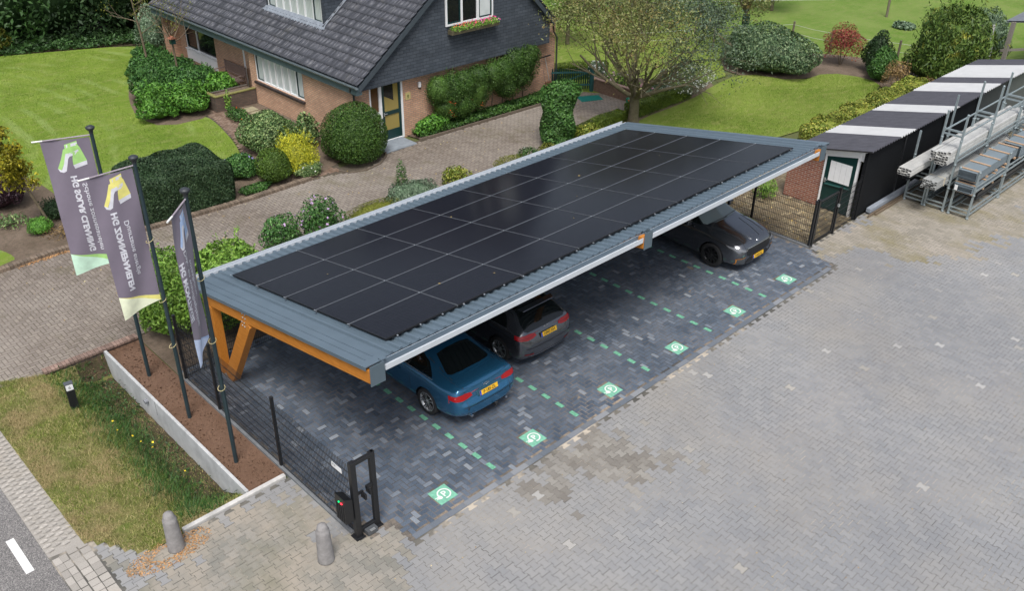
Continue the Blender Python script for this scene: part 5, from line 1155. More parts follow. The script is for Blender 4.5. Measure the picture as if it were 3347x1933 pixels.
for k in range(5): mb.b2((32.1 + k * .13, 6.05 - k * .1, 0), (32.2 + k * .13, 6.07 - k * .1, 1.05 + .04 * (k % 2)))
mb.build('picket', M_FP, pk); mb = MB(); mb.tube([(32.9, 5.5, 0), (32.9, 5.5, 1.25)], .09, 8); mb.build('post', M_FP, pk)
# ================================================================== CARS
def car_paint(name, c, metal=.55, rough=.28, flake=.05):
    m, n, b = newmat(name); b.inputs['Metallic'].default_value = metal; b.inputs['Roughness'].default_value = rough
    n.links.new(ramp(n, noise(n, 900, 2), [(.3, [x * (1 - flake * 3) for x in c]), (.7, [x * (1 + flake * 3) for x in c])]), b.inputs['Base Color'])
    b.inputs['Coat Weight'].default_value = .8; b.inputs['Coat Roughness'].default_value = .06; return m
M_CBLUE = car_paint('petrol_blue_paint', (.022, .125, .245), .6, .26); M_CGREY = car_paint('dark_grey_paint', (.12, .125, .14), .8, .2); M_CSLV = car_paint('graphite_paint', (.14, .147, .162), .85, .12)
M_CGL = glass_mat('car_glass', (.006, .008, .008), .04); M_TYRE = mat('tyre_rubber', (.015, .015, .016), .8); M_BPL = mat('black_car_plastic', (.012, .012, .013), .5)
M_RED = glass_mat('red_lamp', (.33, .003, .006), .25); M_REDD = glass_mat('deep_red_lamp', (.16, .004, .008), .12); M_PLY = mat('yellow_plate', (.80, .46, .02), .5, var=.03); M_PLB = mat('plate_blue', (.01, .06, .42), .5); M_INK = mat('plate_ink', (.02, .02, .02), .6); M_CHR = mat('chrome', (.75, .76, .78), .12, 1.0, var=.02)
M_RIMA = mat('rim_silver_dark', (.38, .39, .40), .25, .8, var=.05); M_RIMB = mat('rim_black', (.03, .03, .032), .3, .6); M_HL = glass_mat('headlamp_glass', (.14, .15, .165), .5)
def car_body(secs, paint, wheels, wr, parent):
    """secs rows: y, zb, w1, w2, w3, zs, w4, z4, w5, z5, z6 (half widths and heights, x = lateral)"""
    rings = []
    for (y, zb, w1, w2, w3, zs, w4, z4, w5, z5, z6) in secs:
        half = [(0, zb), (w1 * .75, zb), (w1, zb + .07), (w2, .50), (w2 * .5 + w3 * .5 + .004, (zs + .5) / 2 + .05), (w3, zs), (w4, z4), (w4 * .45 + w5 * .55, z4 * .45 + z5 * .55 + .012), (w5, z5), (w5 * .5, z5 * .3 + z6 * .7), (0, z6)]
        rings.append([(x, y, z) for x, z in half] + [(-x, y, z) for x, z in half[-2:0:-1]])
    n = len(rings[0]); V = [v for r in rings for v in r]; F = []
    for i in range(len(rings) - 1):
        for k in range(n): F.append((i * n + k, (i + 1) * n + k, (i + 1) * n + (k + 1) % n, i * n + (k + 1) % n))
    h = n // 2
    for i, fl in ((0, False), (len(rings) - 1, True)):   # caps as strips
        for k in range(h):
            a, b_, c, d = i * n + k, i * n + k + 1, i * n + (n - k - 1) % n, i * n + (n - k) % n
            f = (a, b_, c) if k == 0 else ((a, b_, d) if k == h - 1 else (a, b_, c, d))
            f = tuple(dict.fromkeys(f)); F.append(f if not fl else f[::-1])
    me = bpy.data.meshes.new('body'); me.from_pydata(V, [], F); bm = bmesh.new(); bm.from_mesh(me); bmesh.ops.recalc_face_normals(bm, faces=bm.faces); bm.to_mesh(me); bm.free()
    o = link(bpy.data.objects.new('body', me)); md = o.modifiers.new('s', 'SUBSURF'); md.levels = 3; md.render_levels = 3
    dg = bpy.context.evaluated_depsgraph_get(); dg.update(); smooth = bpy.data.meshes.new_from_object(o.evaluated_get(dg)); 
    bvh = BVHTree.FromPolygons([v.co.copy() for v in smooth.vertices], [tuple(p.vertices) for p in smooth.polygons])
    # wheel arches
    cut = MB()
    for (y, z) in wheels:
        for s_ in (-1, 1): cut.lathe([(0, s_ * .60), (wr + .045, s_ * .60), (wr + .045, s_ * 1.2), (0, s_ * 1.2)], (0, y, z), 40, axis='X')
    co = cut.build('cut', M_BPL, None, fixn=True); bo = o.modifiers.new('b', 'BOOLEAN'); bo.object = co; bo.operation = 'DIFFERENCE'; bo.solver = 'EXACT'
    me.materials.append(paint); me.materials.append(M_BPL)
    dg.update(); out = bpy.data.meshes.new_from_object(o.evaluated_get(bpy.context.evaluated_depsgraph_get()))
    bpy.data.objects.remove(o); bpy.data.objects.remove(co)
    for p in out.polygons: p.use_smooth = True
    out.materials.clear(); out.materials.append(paint); out.materials.append(M_BPL)
    for p in out.polygons:
        c = p.center
        inside = any((c.y - y) ** 2 + (c.z - z) ** 2 < (wr + .055) ** 2 for y, z in wheels) and abs(c.x) < .90 and abs(p.normal.x) < .97
        p.material_index = 1 if (inside and c.z < .8 and p.area > 1e-4 and any(abs(math.hypot(c.y - y, c.z - z) - wr - .045) < .03 and abs(p.normal.x) < .5 for y, z in wheels)) or (abs(abs(c.x) - .60) < .004) or c.z < .27 else 0
    b = link(bpy.data.objects.new('body', out), parent)
    try:
        bpy.context.view_layer.objects.active = b
        out.shade_smooth() if hasattr(out, 'shade_smooth') else None
        out.set_sharp_from_angle(angle=R(38))
    except Exception: pass
    return b, bvh
def patch(bvh, poly, O, U, V, D, off, m, name, parent, step=.05, mirror=False):
    """cut a 2-D outline into small cells and drape it on the body along direction D"""
    O, U, V, D = Vector(O), Vector(U), Vector(V), Vector(D).normalized(); res = []
    for sx in ((1, -1) if mirror else (1,)):
        bm = bmesh.new(); bm.faces.new([bm.verts.new((p[0], p[1], 0)) for p in poly])
        us = [p[0] for p in poly]; vs_ = [p[1] for p in poly]
        for c in np.arange(min(us) + step, max(us), step): bmesh.ops.bisect_plane(bm, geom=bm.verts[:] + bm.edges[:] + bm.faces[:], plane_co=(c, 0, 0), plane_no=(1, 0, 0))
        for c in np.arange(min(vs_) + step, max(vs_), step): bmesh.ops.bisect_plane(bm, geom=bm.verts[:] + bm.edges[:] + bm.faces[:], plane_co=(0, c, 0), plane_no=(0, 1, 0))
        bmesh.ops.triangulate(bm, faces=[f for f in bm.faces if len(f.verts) > 4])
        bad = []
        for v in bm.verts:
            p = O + U * v.co.x + V * v.co.y; dd = D.copy()
            if sx < 0: p.x = -p.x; dd.x = -dd.x
            hit, nn, _, _ = bvh.ray_cast(p, dd)
            if hit is None:
                hit, nn, _, _ = bvh.find_nearest(p)
            if nn.dot(dd) > 0: nn = -nn
            v.co = hit + nn * off
        bm.faces.ensure_lookup_table()
        for f in bm.faces:
            f.normal_update(); 
            dd = D.copy(); 
            if sx < 0: dd.x = -dd.x
            if f.normal.dot(dd) > 0: f.normal_flip()
        me = bpy.data.meshes.new(name); bm.to_mesh(me); bm.free(); me.materials.append(m)
        for p in me.polygons: p.use_smooth = True
        res.append(link(bpy.data.objects.new(name, me), parent))
    return res
def line_poly(pts, w_):
    """thin closed outline following a polyline"""
    L = []; Rr = []
    for i, p in enumerate(pts):
        a = Vector(pts[max(i - 1, 0)]); b_ = Vector(pts[min(i + 1, len(pts) - 1)]); d = (b_ - a).normalized(); nn = Vector((-d.y, d.x)) * w_ / 2
        L.append((p[0] + nn.x, p[1] + nn.y)); Rr.append((p[0] - nn.x, p[1] - nn.y))
    return L + Rr[::-1]
def wheel(parent, x, y, z, r, w_, spokes, rim, double=True, side=1, twist=0.0):
    t = MB(); rr = r * .71
    t.lathe([(rr, -w_ / 2 + .01), (r * .93, -w_ / 2), (r * .985, -w_ / 2 + .02), (r, -w_ / 2 + .05), (r, w_ / 2 - .05), (r * .985, w_ / 2 - .02), (r * .93, w_ / 2), (rr, w_ / 2 - .01), (rr - .01, w_ / 2 - .04)], (0, 0, 0), 36, axis='X')
    wo = t.build('wheel', M_TYRE, parent); wo.location = (x, y, z)
    m = MB(); f = side * (w_ / 2 - .012)
    m.lathe([(rr + .004, f - side * .09), (rr + .004, f + side * .004), (rr - .016, f + side * .004), (rr - .022, f - side * .09)], (0, 0, 0), 40, axis='X')
    m.lathe([(0, f + side * .0), (.045, f + side * .0), (.06, f - side * .02), (.062, f - side * .06)], (0, 0, 0), 16, axis='X')
    m.lathe([(0, f - side * .085), (rr - .01, f - side * .085)], (0, 0, 0), 24, 1, axis='X')
    for k in range(spokes):
        for dl_ in ((-.09, .09) if double else (0,)):
            a0 = 2 * math.pi * k / spokes + dl_ * 1.6; a1 = 2 * math.pi * k / spokes + dl_ * 2.4 + twist
            p0 = Vector((f - side * .018, .045 * math.cos(a0), .045 * math.sin(a0))); p1 = Vector((f - side * .004, (rr - .01) * math.cos(a1), (rr - .01) * math.sin(a1)))
            m.bar(p0, p1, .03 if double else .05, .022, upv=(side, 0, 0))
    ro = m.build('rim', [rim, M_RIMB], wo, fixn=False); return wo
def plate(parent, loc, ang_x, txt, flip=False, w_=.52, h=.11):
    t = MB(); t.b2((-w_ / 2, -.006, -h / 2), (w_ / 2, .0, h / 2), 0); t.b2((-w_ / 2, -.0075, -h / 2), (-w_ / 2 + .045, -.006, h / 2), 1)
    o = t.build('number_plate', [M_PLY, M_PLB], parent); o.location = loc; o.rotation_euler = (ang_x, 0, 0)
    tv_, tf_ = text_geo(txt, .105, .002, 'CENTER', 1.0); m = MB(); m.add([(v.x * .92 + .02, -.0085, v.y - .036) for v in tv_], tf_); m.build('lettering', M_INK, o)
    return o
def rings4(parent, y, z, bvh, r=.026, sy=-1):
    m = MB()
    for k in range(4):
        cx = (k - 1.5) * r * 1.55; hit, nn, _, _ = bvh.ray_cast(Vector((cx, y, z)), Vector((0, -sy, 0)))
        pts = [Vector((cx + r * math.cos(a), hit.y + sy * .008, z + r * math.sin(a))) for a in np.linspace(0, 2 * math.pi, 17)]
        m.tube(pts, .004, 5, caps=False)
    m.build('badge', M_CHR, parent)
def strip_from(bvh, pts, D, off, r, m, name, parent):
    t = MB(); q = []
    for p in pts:
        hit, nn, _, _ = bvh.ray_cast(Vector(p), Vector(D))
        if hit is not None: q.append(hit + nn * off if nn.dot(Vector(D)) < 0 else hit - nn * off)
    t.tube(q, r, 6); return t.build(name, m, parent)
# ---------------------------------------------------------------- blue saloon (rear towards the yard)
c1 = thing('blue_saloon', 'petrol blue saloon car parked nose in under the near end of the carport', 'car', (2.29, 1.10, 0.0), 0, 'cars parked under the carport')
S1 = [(.00, .40, .46, .54, .52, .58, .48, .615, .36, .63, .635), (.02, .36, .60, .68, .66, .62, .62, .65, .48, .67, .675), (.09, .33, .74, .80, .78, .68, .72, .70, .56, .71, .715), (.125, .32, .78, .83, .81, .74, .74, .83, .58, .85, .86), (.175, .30, .82, .865, .845, .85, .77, .985, .60, 1.015, 1.025), (.27, .27, .86, .89, .875, .885, .79, 1.0, .62, 1.035, 1.045), (.42, .24, .885, .905, .885, .895, .80, .995, .62, 1.04, 1.05), (.60, .20, .895, .91, .895, .905, .79, .985, .60, 1.045, 1.06),
      (.86, .19, .90, .913, .90, .92, .78, 1.01, .585, 1.14, 1.16), (1.25, .18, .90, .913, .90, .93, .77, 1.03, .56, 1.315, 1.34), (1.7, .18, .90, .913, .90, .935, .765, 1.035, .55, 1.39, 1.42), (2.4, .18, .90, .913, .90, .93, .77, 1.02, .56, 1.40, 1.43), (2.9, .18, .90, .913, .90, .92, .775, 1.0, .56, 1.35, 1.38), (3.35, .18, .90, .913, .90, .91, .78, .975, .56, 1.17, 1.20), (3.65, .18, .90, .913, .895, .89, .77, .94, .58, 1.0, 1.02), (4.1, .19, .89, .905, .88, .84, .74, .89, .5, .93, .94), (4.45, .21, .83, .87, .84, .76, .68, .80, .45, .83, .84), (4.64, .24, .70, .76, .74, .66, .60, .69, .4, .71, .72), (4.70, .32, .5, .58, .56, .58, .45, .60, .3, .61, .62)]
b1, v1 = car_body(S1, M_CBLUE, [(1.08, .325), (3.88, .325)], .325, c1)
patch(v1, [(-.44, 1.24), (-.2, 1.27), (.2, 1.27), (.44, 1.24), (.57, .80), (.58, .72), (.52, .665), (.25, .635), (-.25, .635), (-.52, .665), (-.58, .72), (-.57, .80)], (0, 0, 3), (1, 0, 0), (0, 1, 0), (0, 0, -1), .005, M_CGL, 'rear_window', c1, .04)
patch(v1, [(-.55, 1.32), (.55, 1.32), (.70, 1.02), (-.70, 1.02)], (0, 6, 0), (1, 0, 0), (0, 0, 1), (0, -1, 0), .005, M_CGL, 'windscreen', c1, .05)
SW = [(.95, .985), (1.10, .985), (2.0, .975), (3.25, .965), (3.05, 1.08), (2.75, 1.25), (2.4, 1.325), (1.9, 1.34), (1.55, 1.31), (1.25, 1.21)]
patch(v1, SW, (-3, 0, 0), (0, 1, 0), (0, 0, 1), (1, 0, 0), .005, M_CGL, 'side_window', c1, .05, True)
for s_ in (-1, 1): strip_from(v1, [(3 * s_, y, .968 - .0 * y) for y in np.linspace(.93, 3.3, 24)], (-s_, 0, 0), .006, .008, M_CHR, 'chrome_strip', c1)
for yy in (1.72,): patch(v1, [(yy, .975), (yy + .05, .975), (yy + .02, 1.33), (yy - .03, 1.33)], (-3, 0, 0), (0, 1, 0), (0, 0, 1), (1, 0, 0), .008, M_BPL, 'pillar', c1, .05, True)
TL = [(.42, .80), (.56, .775), (.70, .77), (.82, .785), (.84, .86), (.78, .905), (.60, .905), (.45, .88)]
patch(v1, TL, (0, -1, 0), (1, 0, 0), (0, 0, 1), (.0, 1, 0), .007, M_RED, 'tail_light', c1, .03, True)
patch(v1, [(.10 + .0, .78), (.34, .79), (.37, .88), (.10, .90)], (-3, 0, 0), (0, 1, 0), (0, 0, 1), (1, 0, 0), .006, M_RED, 'tail_light', c1, .03, True)
patch(v1, line_poly([(-.70, .62), (-.40, .60), (0, .595), (.40, .60), (.70, .62)], .014), (0, -1, 0), (1, 0, 0), (0, 0, 1), (0, 1, 0), .004, M_BPL, 'bumper_seam', c1, .05)
patch(v1, [(-.36, .30), (.36, .30), (.42, .37), (-.42, .37)], (0, -1, 0), (1, 0, 0), (0, 0, 1), (0, 1, 0), .006, M_BPL, 'bumper_insert', c1, .05)
patch(v1, [(-.29, .73), (.29, .73), (.31, .85), (-.31, .85)], (0, -1, 0), (1, 0, 0), (0, 0, 1), (0, 1, 0), .004, mat('plate_recess', (.03, .10, .15), .5), 'plate_recess', c1, .05)
hit = v1.ray_cast(Vector((0, -1, .735)), Vector((0, 1, 0)))[0]; plate(c1, (0, hit.y - .035, .785), R(-14), 'P·185·ZL'); rings4(c1, -1, .90, v1)
strip_from(v1, [(x, .20 - .05 * (1 - (x / .7) ** 2), 3) for x in np.linspace(-.72, .72, 25)], (0, 0, -1), .004, .006, M_CBLUE, 'boot_lip', c1)
for s_ in (-1, 1):
    strip_from(v1, [(s_ * x, y, 3) for x, y in ((.66, .9), (.655, .6), (.66, .3), (.64, .2))], (0, 0, -1), -.001, .003, M_BPL, 'boot_seam', c1)
    for yy in (1.62, 2.75): strip_from(v1, [(3 * s_, yy + .12 * max(0, (z - .6)) * (1 if yy < 2 else 0), z) for z in np.linspace(.30, .93, 10)], (-s_, 0, 0), -.001, .003, M_BPL, 'door_seam', c1)
    strip_from(v1, [(3 * s_, y, .78) for y in np.linspace(1.95, 2.13, 4)], (-s_, 0, 0), .018, .012, M_CBLUE, 'door_handle', c1); m = MB(); m.tube([(s_ * .5, .02, .335), (s_ * .5, .12, .335)], .035, 12); m.build('exhaust', M_CHR, c1)
    m = MB(); m.box((s_ * .98, 3.1, 1.02), (.16, .08, .12)); m.build('wing_mirror', M_CBLUE, c1, bevel=.02, seg=2)
m = MB(); m.tube([(.12, .1, .33), (.12, -.04, .33), (.12, -.06, .38)], .02, 8); m.tube([(.16, .06, .34), (.2, .0, .34), (.22, .03, .34)], .03, 8); m.build('towbar', M_BPL, c1)
for y in (1.08, 3.88):
    for s_ in (-1, 1): wheel(c1, s_ * .795, y, .325, .325, .225, 5, M_RIMA, True, s_)
# ---------------------------------------------------------------- dark grey hatchback
c2 = thing('grey_hatchback', 'dark grey hatchback parked nose in beside the blue saloon', 'car', (4.83, 1.78, 0.0), 0, 'cars parked under the carport')
S2 = [(.00, .36, .48, .56, .54, .60, .50, .64, .38, .66, .67), (.03, .32, .64, .71, .69, .66, .64, .70, .50, .73, .74), (.10, .28, .76, .81, .79, .76, .72, .84, .58, .87, .88), (.17, .22, .86, .885, .865, .84, .78, .96, .62, .99, 1.0), (.30, .20, .875, .89, .88, .90, .775, 1.02, .60, 1.10, 1.12), (.50, .19, .88, .893, .882, .92, .765, 1.04, .575, 1.26, 1.29), (.75, .18, .88, .893, .882, .925, .76, 1.04, .565, 1.355, 1.39),
      (1.1, .18, .88, .893, .882, .93, .76, 1.04, .56, 1.385, 1.42), (1.7, .18, .88, .893, .882, .93, .76, 1.03, .56, 1.40, 1.43), (2.4, .18, .88, .893, .88, .92, .765, 1.01, .56, 1.37, 1.40), (2.8, .18, .88, .893, .88, .915, .77, .99, .56, 1.25, 1.28), (3.15, .18, .88, .893, .88, .90, .765, .96, .57, 1.06, 1.08), (3.55, .19, .87, .885, .86, .86, .73, .91, .5, .95, .96), (3.95, .21, .82, .86, .83, .78, .68, .82, .45, .85, .86), (4.20, .24, .70, .76, .74, .66, .60, .70, .4, .72, .73), (4.28, .32, .5, .58, .56, .58, .45, .60, .3, .61, .62)]
b2_, v2_ = car_body(S2, M_CGREY, [(.82, .325), (3.45, .325)], .325, c2)
patch(v2_, [(-.50, 1.345), (.50, 1.345), (.63, 1.13), (.66, 1.0), (.56, .96), (-.56, .96), (-.66, 1.0), (-.63, 1.13)], (0, -1, 0), (1, 0, 0), (0, 0, 1), (0, 1, 0), .005, M_CGL, 'rear_window', c2, .04)
patch(v2_, [(-.55, 1.30), (.55, 1.30), (.70, 1.02), (-.70, 1.02)], (0, 6, 0), (1, 0, 0), (0, 0, 1), (0, -1, 0), .005, M_CGL, 'windscreen', c2, .05)
patch(v2_, [(.62, .99), (1.5, .975), (2.75, .965), (2.45, 1.16), (2.2, 1.30), (1.6, 1.335), (1.1, 1.315), (.78, 1.18)], (-3, 0, 0), (0, 1, 0), (0, 0, 1), (1, 0, 0), .005, M_CGL, 'side_window', c2, .05, True)
m = MB(); m.prism([(-.56, 0), (.56, 0), (.50, -.16), (-.50, -.16)], 1.395, 1.42, 0, lambda u, v, w2: (u, .55 + v, w2 - .12 * (-v))); m.build('roof_spoiler', M_CGREY, c2, bevel=.008)
patch(v2_, [(.36, .85), (.48, .815), (.66, .81), (.80, .83), (.82, .90), (.76, .935), (.52, .93), (.40, .905)], (0, -1, 0), (1, 0, 0), (0, 0, 1), (0, 1, 0), .007, M_RED, 'tail_light', c2, .03, True)
patch(v2_, [(.12, .82), (.30, .84), (.33, .93), (.12, .92)], (-3, 0, 0), (0, 1, 0), (0, 0, 1), (1, 0, 0), .006, M_RED, 'tail_light', c2, .03, True)
patch(v2_, line_poly([(.44, .87), (.58, .86), (.80, .87)], .014), (0, -1, 0), (1, 0, 0), (0, 0, 1), (0, 1, 0), .010, M_REDD, 'lamp_band', c2, .03, True)
hit = v2_.ray_cast(Vector((0, -1, .79)), Vector((0, 1, 0)))[0]; plate(c2, (0, hit.y - .022, .815), R(-18), 'J·042·XH'); rings4(c2, -1, .935, v2_)
patch(v2_, line_poly([(-.72, .60), (-.40, .585), (0, .58), (.40, .585), (.72, .60)], .014), (0, -1, 0), (1, 0, 0), (0, 0, 1), (0, 1, 0), .004, M_BPL, 'bumper_seam', c2, .05)
patch(v2_, [(-.60, .27), (.60, .27), (.66, .36), (-.66, .36)], (0, -1, 0), (1, 0, 0), (0, 0, 1), (0, 1, 0), .006, M_BPL, 'bumper_insert', c2, .05)
patch(v2_, line_poly([(-.64, .385), (-.3, .365), (.3, .365), (.64, .385)], .014), (0, -1, 0), (1, 0, 0), (0, 0, 1), (0, 1, 0), .010, M_CHR, 'chrome_strip', c2, .05)
patch(v2_, [(.50, .42), (.76, .44), (.74, .465), (.52, .45)], (0, -1, 0), (1, 0, 0), (0, 0, 1), (0, 1, 0), .008, M_REDD, 'reflector', c2, .05, True)
for s_ in (-1, 1):
    strip_from(v2_, [(3 * s_, y, .968) for y in np.linspace(.60, 2.8, 20)], (-s_, 0, 0), .006, .007, M_CHR, 'chrome_strip', c2)
    for yy in (1.25, 2.35): strip_from(v2_, [(3 * s_, yy, z) for z in np.linspace(.30, .93, 10)], (-s_, 0, 0), -.001, .003, M_BPL, 'door_seam', c2)
    m = MB(); m.box((s_ * .96, 2.55, 1.02), (.16, .08, .12)); m.build('wing_mirror', M_CGREY, c2, bevel=.02, seg=2)
for y in (.82, 3.45):
    for s_ in (-1, 1): wheel(c2, s_ * .775, y, .325, .325, .225, 5, M_RIMA, True, s_)
# ---------------------------------------------------------------- graphite crossover, nose towards the yard (local y=0 is the nose)
c3 = thing('grey_crossover', 'graphite electric crossover with a dark grille, nose out at the far end of the carport', 'car', (12.47, 0.98, 0.0), 0, 'cars parked under the carport')
S3 = [(.00, .30, .55, .62, .60, .62, .56, .68, .42, .71, .72), (.04, .26, .72, .80, .77, .66, .70, .75, .52, .80, .815), (.14, .23, .84, .88, .85, .74, .76, .84, .56, .895, .91), (.35, .21, .89, .92, .895, .83, .80, .91, .58, .96, .975), (.65, .20, .915, .935, .91, .90, .82, .965, .60, 1.02, 1.035), (1.05, .19, .925, .94, .915, .95, .83, 1.01, .61, 1.075, 1.09), (1.30, .19, .925, .94, .92, .97, .83, 1.035, .61, 1.11, 1.13), (1.62, .19, .925, .94, .92, .98, .82, 1.06, .60, 1.29, 1.31), (2.05, .19, .925, .94, .92, .985, .81, 1.07, .585, 1.52, 1.55),
      (2.6, .19, .925, .94, .92, .99, .81, 1.08, .58, 1.585, 1.62), (3.2, .19, .925, .94, .92, 1.0, .80, 1.09, .575, 1.55, 1.58), (3.8, .20, .925, .94, .92, 1.01, .80, 1.10, .57, 1.40, 1.43), (4.25, .22, .915, .93, .91, 1.0, .79, 1.09, .57, 1.22, 1.24), (4.52, .26, .87, .90, .88, .92, .76, 1.0, .55, 1.07, 1.08), (4.65, .34, .7, .76, .74, .74, .62, .80, .45, .84, .85)]
b3, v3 = car_body(S3, M_CSLV, [(.93, .36), (3.70, .36)], .36, c3)
patch(v3, [(-.57, 2.0), (.57, 2.0), (.74, 1.42), (.70, 1.32), (.4, 1.22), (0, 1.19), (-.4, 1.22), (-.70, 1.32), (-.74, 1.42)], (0, 0, 3), (1, 0, 0), (0, 1, 0), (0, 0, -1), .005, glass_mat('painted_reflection_glass', (.20, .245, .25), .05), 'windscreen', c3, .04)  # pale base colour stands in for the reflection on the windscreen
patch(v3, [(1.45, 1.08), (2.4, 1.08), (3.7, 1.10), (3.85, 1.2), (3.4, 1.40), (2.7, 1.48), (2.15, 1.45), (1.8, 1.30)], (-3, 0, 0), (0, 1, 0), (0, 0, 1), (1, 0, 0), .005, M_CGL, 'side_window', c3, .05, True)
patch(v3, [(-.50, 1.36), (.50, 1.36), (.6, 1.14), (-.6, 1.14)], (0, 7, 0), (1, 0, 0), (0, 0, 1), (0, -1, 0), .005, M_CGL, 'rear_window', c3, .05)
GR = [(-.52, .755), (.52, .755), (.575, .69), (.53, .56), (.44, .51), (-.44, .51), (-.53, .56), (-.575, .69)]
patch(v3, GR, (0, -1, 0), (1, 0, 0), (0, 0, 1), (0, 1, 0), .008, M_BPL, 'grille', c3, .04)
for k in range(9): patch(v3, line_poly([(-.44 + k * .11, .55), (-.44 + k * .11, .73)], .014), (0, -1, 0), (1, 0, 0), (0, 0, 1), (0, 1, 0), .014, M_RIMB, 'grille_slat', c3, .05)
patch(v3, line_poly([(-.58, .70), (-.525, .765), (.525, .765), (.58, .70)], .014), (0, -1, 0), (1, 0, 0), (0, 0, 1), (0, 1, 0), .012, M_CHR, 'chrome_strip', c3, .04)
patch(v3, [(.59, .745), (.60, .69), (.70, .70), (.80, .735), (.82, .79), (.74, .785)], (0, -1, 0), (1, 0, 0), (0, 0, 1), (0, 1, 0), .008, M_HL, 'headlight', c3, .03, True)
patch(v3, [(.18, .74), (.42, .79), (.52, .835), (.32, .82), (.18, .79)], (-3, 0, 0), (0, 1, 0), (0, 0, 1), (1, 0, 0), .007, M_HL, 'headlight', c3, .03, True)
patch(v3, [(-.50, .27), (.50, .27), (.60, .36), (.42, .47), (-.42, .47), (-.60, .36)], (0, -1, 0), (1, 0, 0), (0, 0, 1), (0, 1, 0), .006, M_BPL, 'lower_grille', c3, .05)
patch(v3, [(.60, .33), (.82, .33), (.86, .50), (.62, .52)], (0, -1, 0), (1, 0, 0), (0, 0, 1), (0, 1, 0), .006, mat('graphite_insert', (.06, .065, .07), .5), 'side_vent', c3, .05, True)
M_OR = mat('orange_line', (.55, .20, .01), .5)
patch(v3, line_poly([(.61, .535), (.84, .515), (.86, .50), (.83, .32)], .012), (0, -1, 0), (1, 0, 0), (0, 0, 1), (0, 1, 0), .011, M_OR, 'orange_trim', c3, .04, True)
hit = v3.ray_cast(Vector((0, -1, .44)), Vector((0, 1, 0)))[0]; plate(c3, (0, hit.y - .02, .43), R(-6), 'R·053·KJ')
hit = v3.ray_cast(Vector((0, .09, 3)), Vector((0, 0, -1)))[0]; m = MB(); m.lathe([(0, 0), (.04, 0), (.045, -.008)], (0, 0, 0), 20); o = m.build('badge', M_CHR, c3); o.location = hit + Vector((0, 0, .008)); o.rotation_euler = (R(25), 0, 0)
for s_ in (-1, 1):
    for (xa, xb, ya, yb) in ((.50, .62, .22, 1.1), (.20, .40, .16, 1.0)): strip_from(v3, [(s_ * (xa + (xb - xa) * u), ya + (yb - ya) * u, 3) for u in np.linspace(0, 1, 14)], (0, 0, -1), -.002, .011, M_CSLV, 'bonnet_crease', c3)
    strip_from(v3, [(s_ * (.60 + .2 * u), .12 + 1.1 * u, 3) for u in np.linspace(0, 1, 14)], (0, 0, -1), -.001, .003, M_BPL, 'bonnet_seam', c3)
    for yy in (1.55, 2.7): strip_from(v3, [(3 * s_, yy, z) for z in np.linspace(.30, 1.0, 10)], (-s_, 0, 0), -.001, .003, M_BPL, 'door_seam', c3)
    m = MB(); m.box((s_ * 1.02, 1.72, 1.13), (.20, .10, .14)); m.build('wing_mirror', M_CSLV, c3, bevel=.025, seg=2)
m = MB(); m.bar((-.6, 1.27, 1.13), (.1, 1.22, 1.135), .02, .02); m.bar((.62, 1.30, 1.13), (.05, 1.25, 1.13), .02, .02); m.build('wiper', M_BPL, c3)
for y in (.93, 3.70):
    for s_ in (-1, 1): wheel(c3, s_ * .815, y, .36, .36, .235, 10, M_RIMB, False, s_, twist=.25)
strip_from(v3, [(x, -1, .235 + .01 * abs(x)) for x in np.linspace(-.62, .62, 20)], (0, 1, 0), .01, .012, M_CHR, 'front_lip', c3)
# ================================================================== VEGETATION
def leaf_mat(name, stops, clump=1.2, hi=None, hi_rng=(.55, .75), rough=.55, sub=.0):
    m, n, b = newmat(name)
    a = ramp(n, island(n), stops)
    a = mix(n, 1.0, a, ramp(n, noise(n, clump, 4, .65), [(.3, .68), (.7, 1.32)]), 'MULTIPLY')
    if hi: a = mix(n, ramp(n, noise(n, clump * 1.7, 3, .6), [(hi_rng[0], 0), (hi_rng[1], .85)]), a, hi)
    n.links.new(a, b.inputs['Base Color']); b.inputs['Roughness'].default_value = rough; b.inputs['Specular IOR Level'].default_value = .35
    return m
def g3(a, b_, c): return [(0, a), (.5, b_), (1, c)]
L_DARK = leaf_mat('dark_evergreen_leaf', g3((.012, .030, .010), (.022, .052, .016), (.045, .085, .028)), .8)
L_HEDGE = leaf_mat('laurel_hedge_leaf', g3((.018, .042, .018), (.032, .068, .026), (.06, .10, .042)), .9)
L_BALL = leaf_mat('clipped_yew_leaf', g3((.020, .055, .008), (.042, .098, .014), (.085, .155, .025)), 1.6)
L_RHOD = leaf_mat('rhododendron_leaf', g3((.024, .080, .020), (.055, .155, .032), (.11, .24, .055)), 1.0)
L_RHODL = leaf_mat('bright_rhododendron_leaf', g3((.040, .13, .016), (.09, .24, .028), (.15, .33, .045)), 1.2)
L_CHERRY = leaf_mat('bright_laurel_leaf', g3((.075, .17, .020), (.15, .29, .035), (.25, .40, .07)), 1.1)
L_VAR = leaf_mat('variegated_leaf', g3((.05, .11, .03), (.11, .19, .06), (.30, .38, .15)), 1.4)
L_GOLD = leaf_mat('golden_conifer_leaf', g3((.13, .18, .012), (.36, .38, .022), (.62, .56, .035)), 1.6)
L_GLOBE = leaf_mat('globe_conifer_leaf', g3((.028, .068, .008), (.065, .125, .014), (.11, .18, .025)), 2.0)
L_GREY = leaf_mat('silvery_leaf', g3((.06, .11, .055), (.12, .19, .11), (.26, .34, .23)), 2.0)
L_OLIVE = leaf_mat('olive_groundcover_leaf', g3((.07, .09, .010), (.14, .16, .020), (.22, .22, .04)), 1.6)
L_TREE = leaf_mat('autumn_tree_leaf', g3((.075, .10, .03), (.155, .185, .058), (.27, .28, .095)), .9, hi=(.24, .16, .055), hi_rng=(.5, .66))
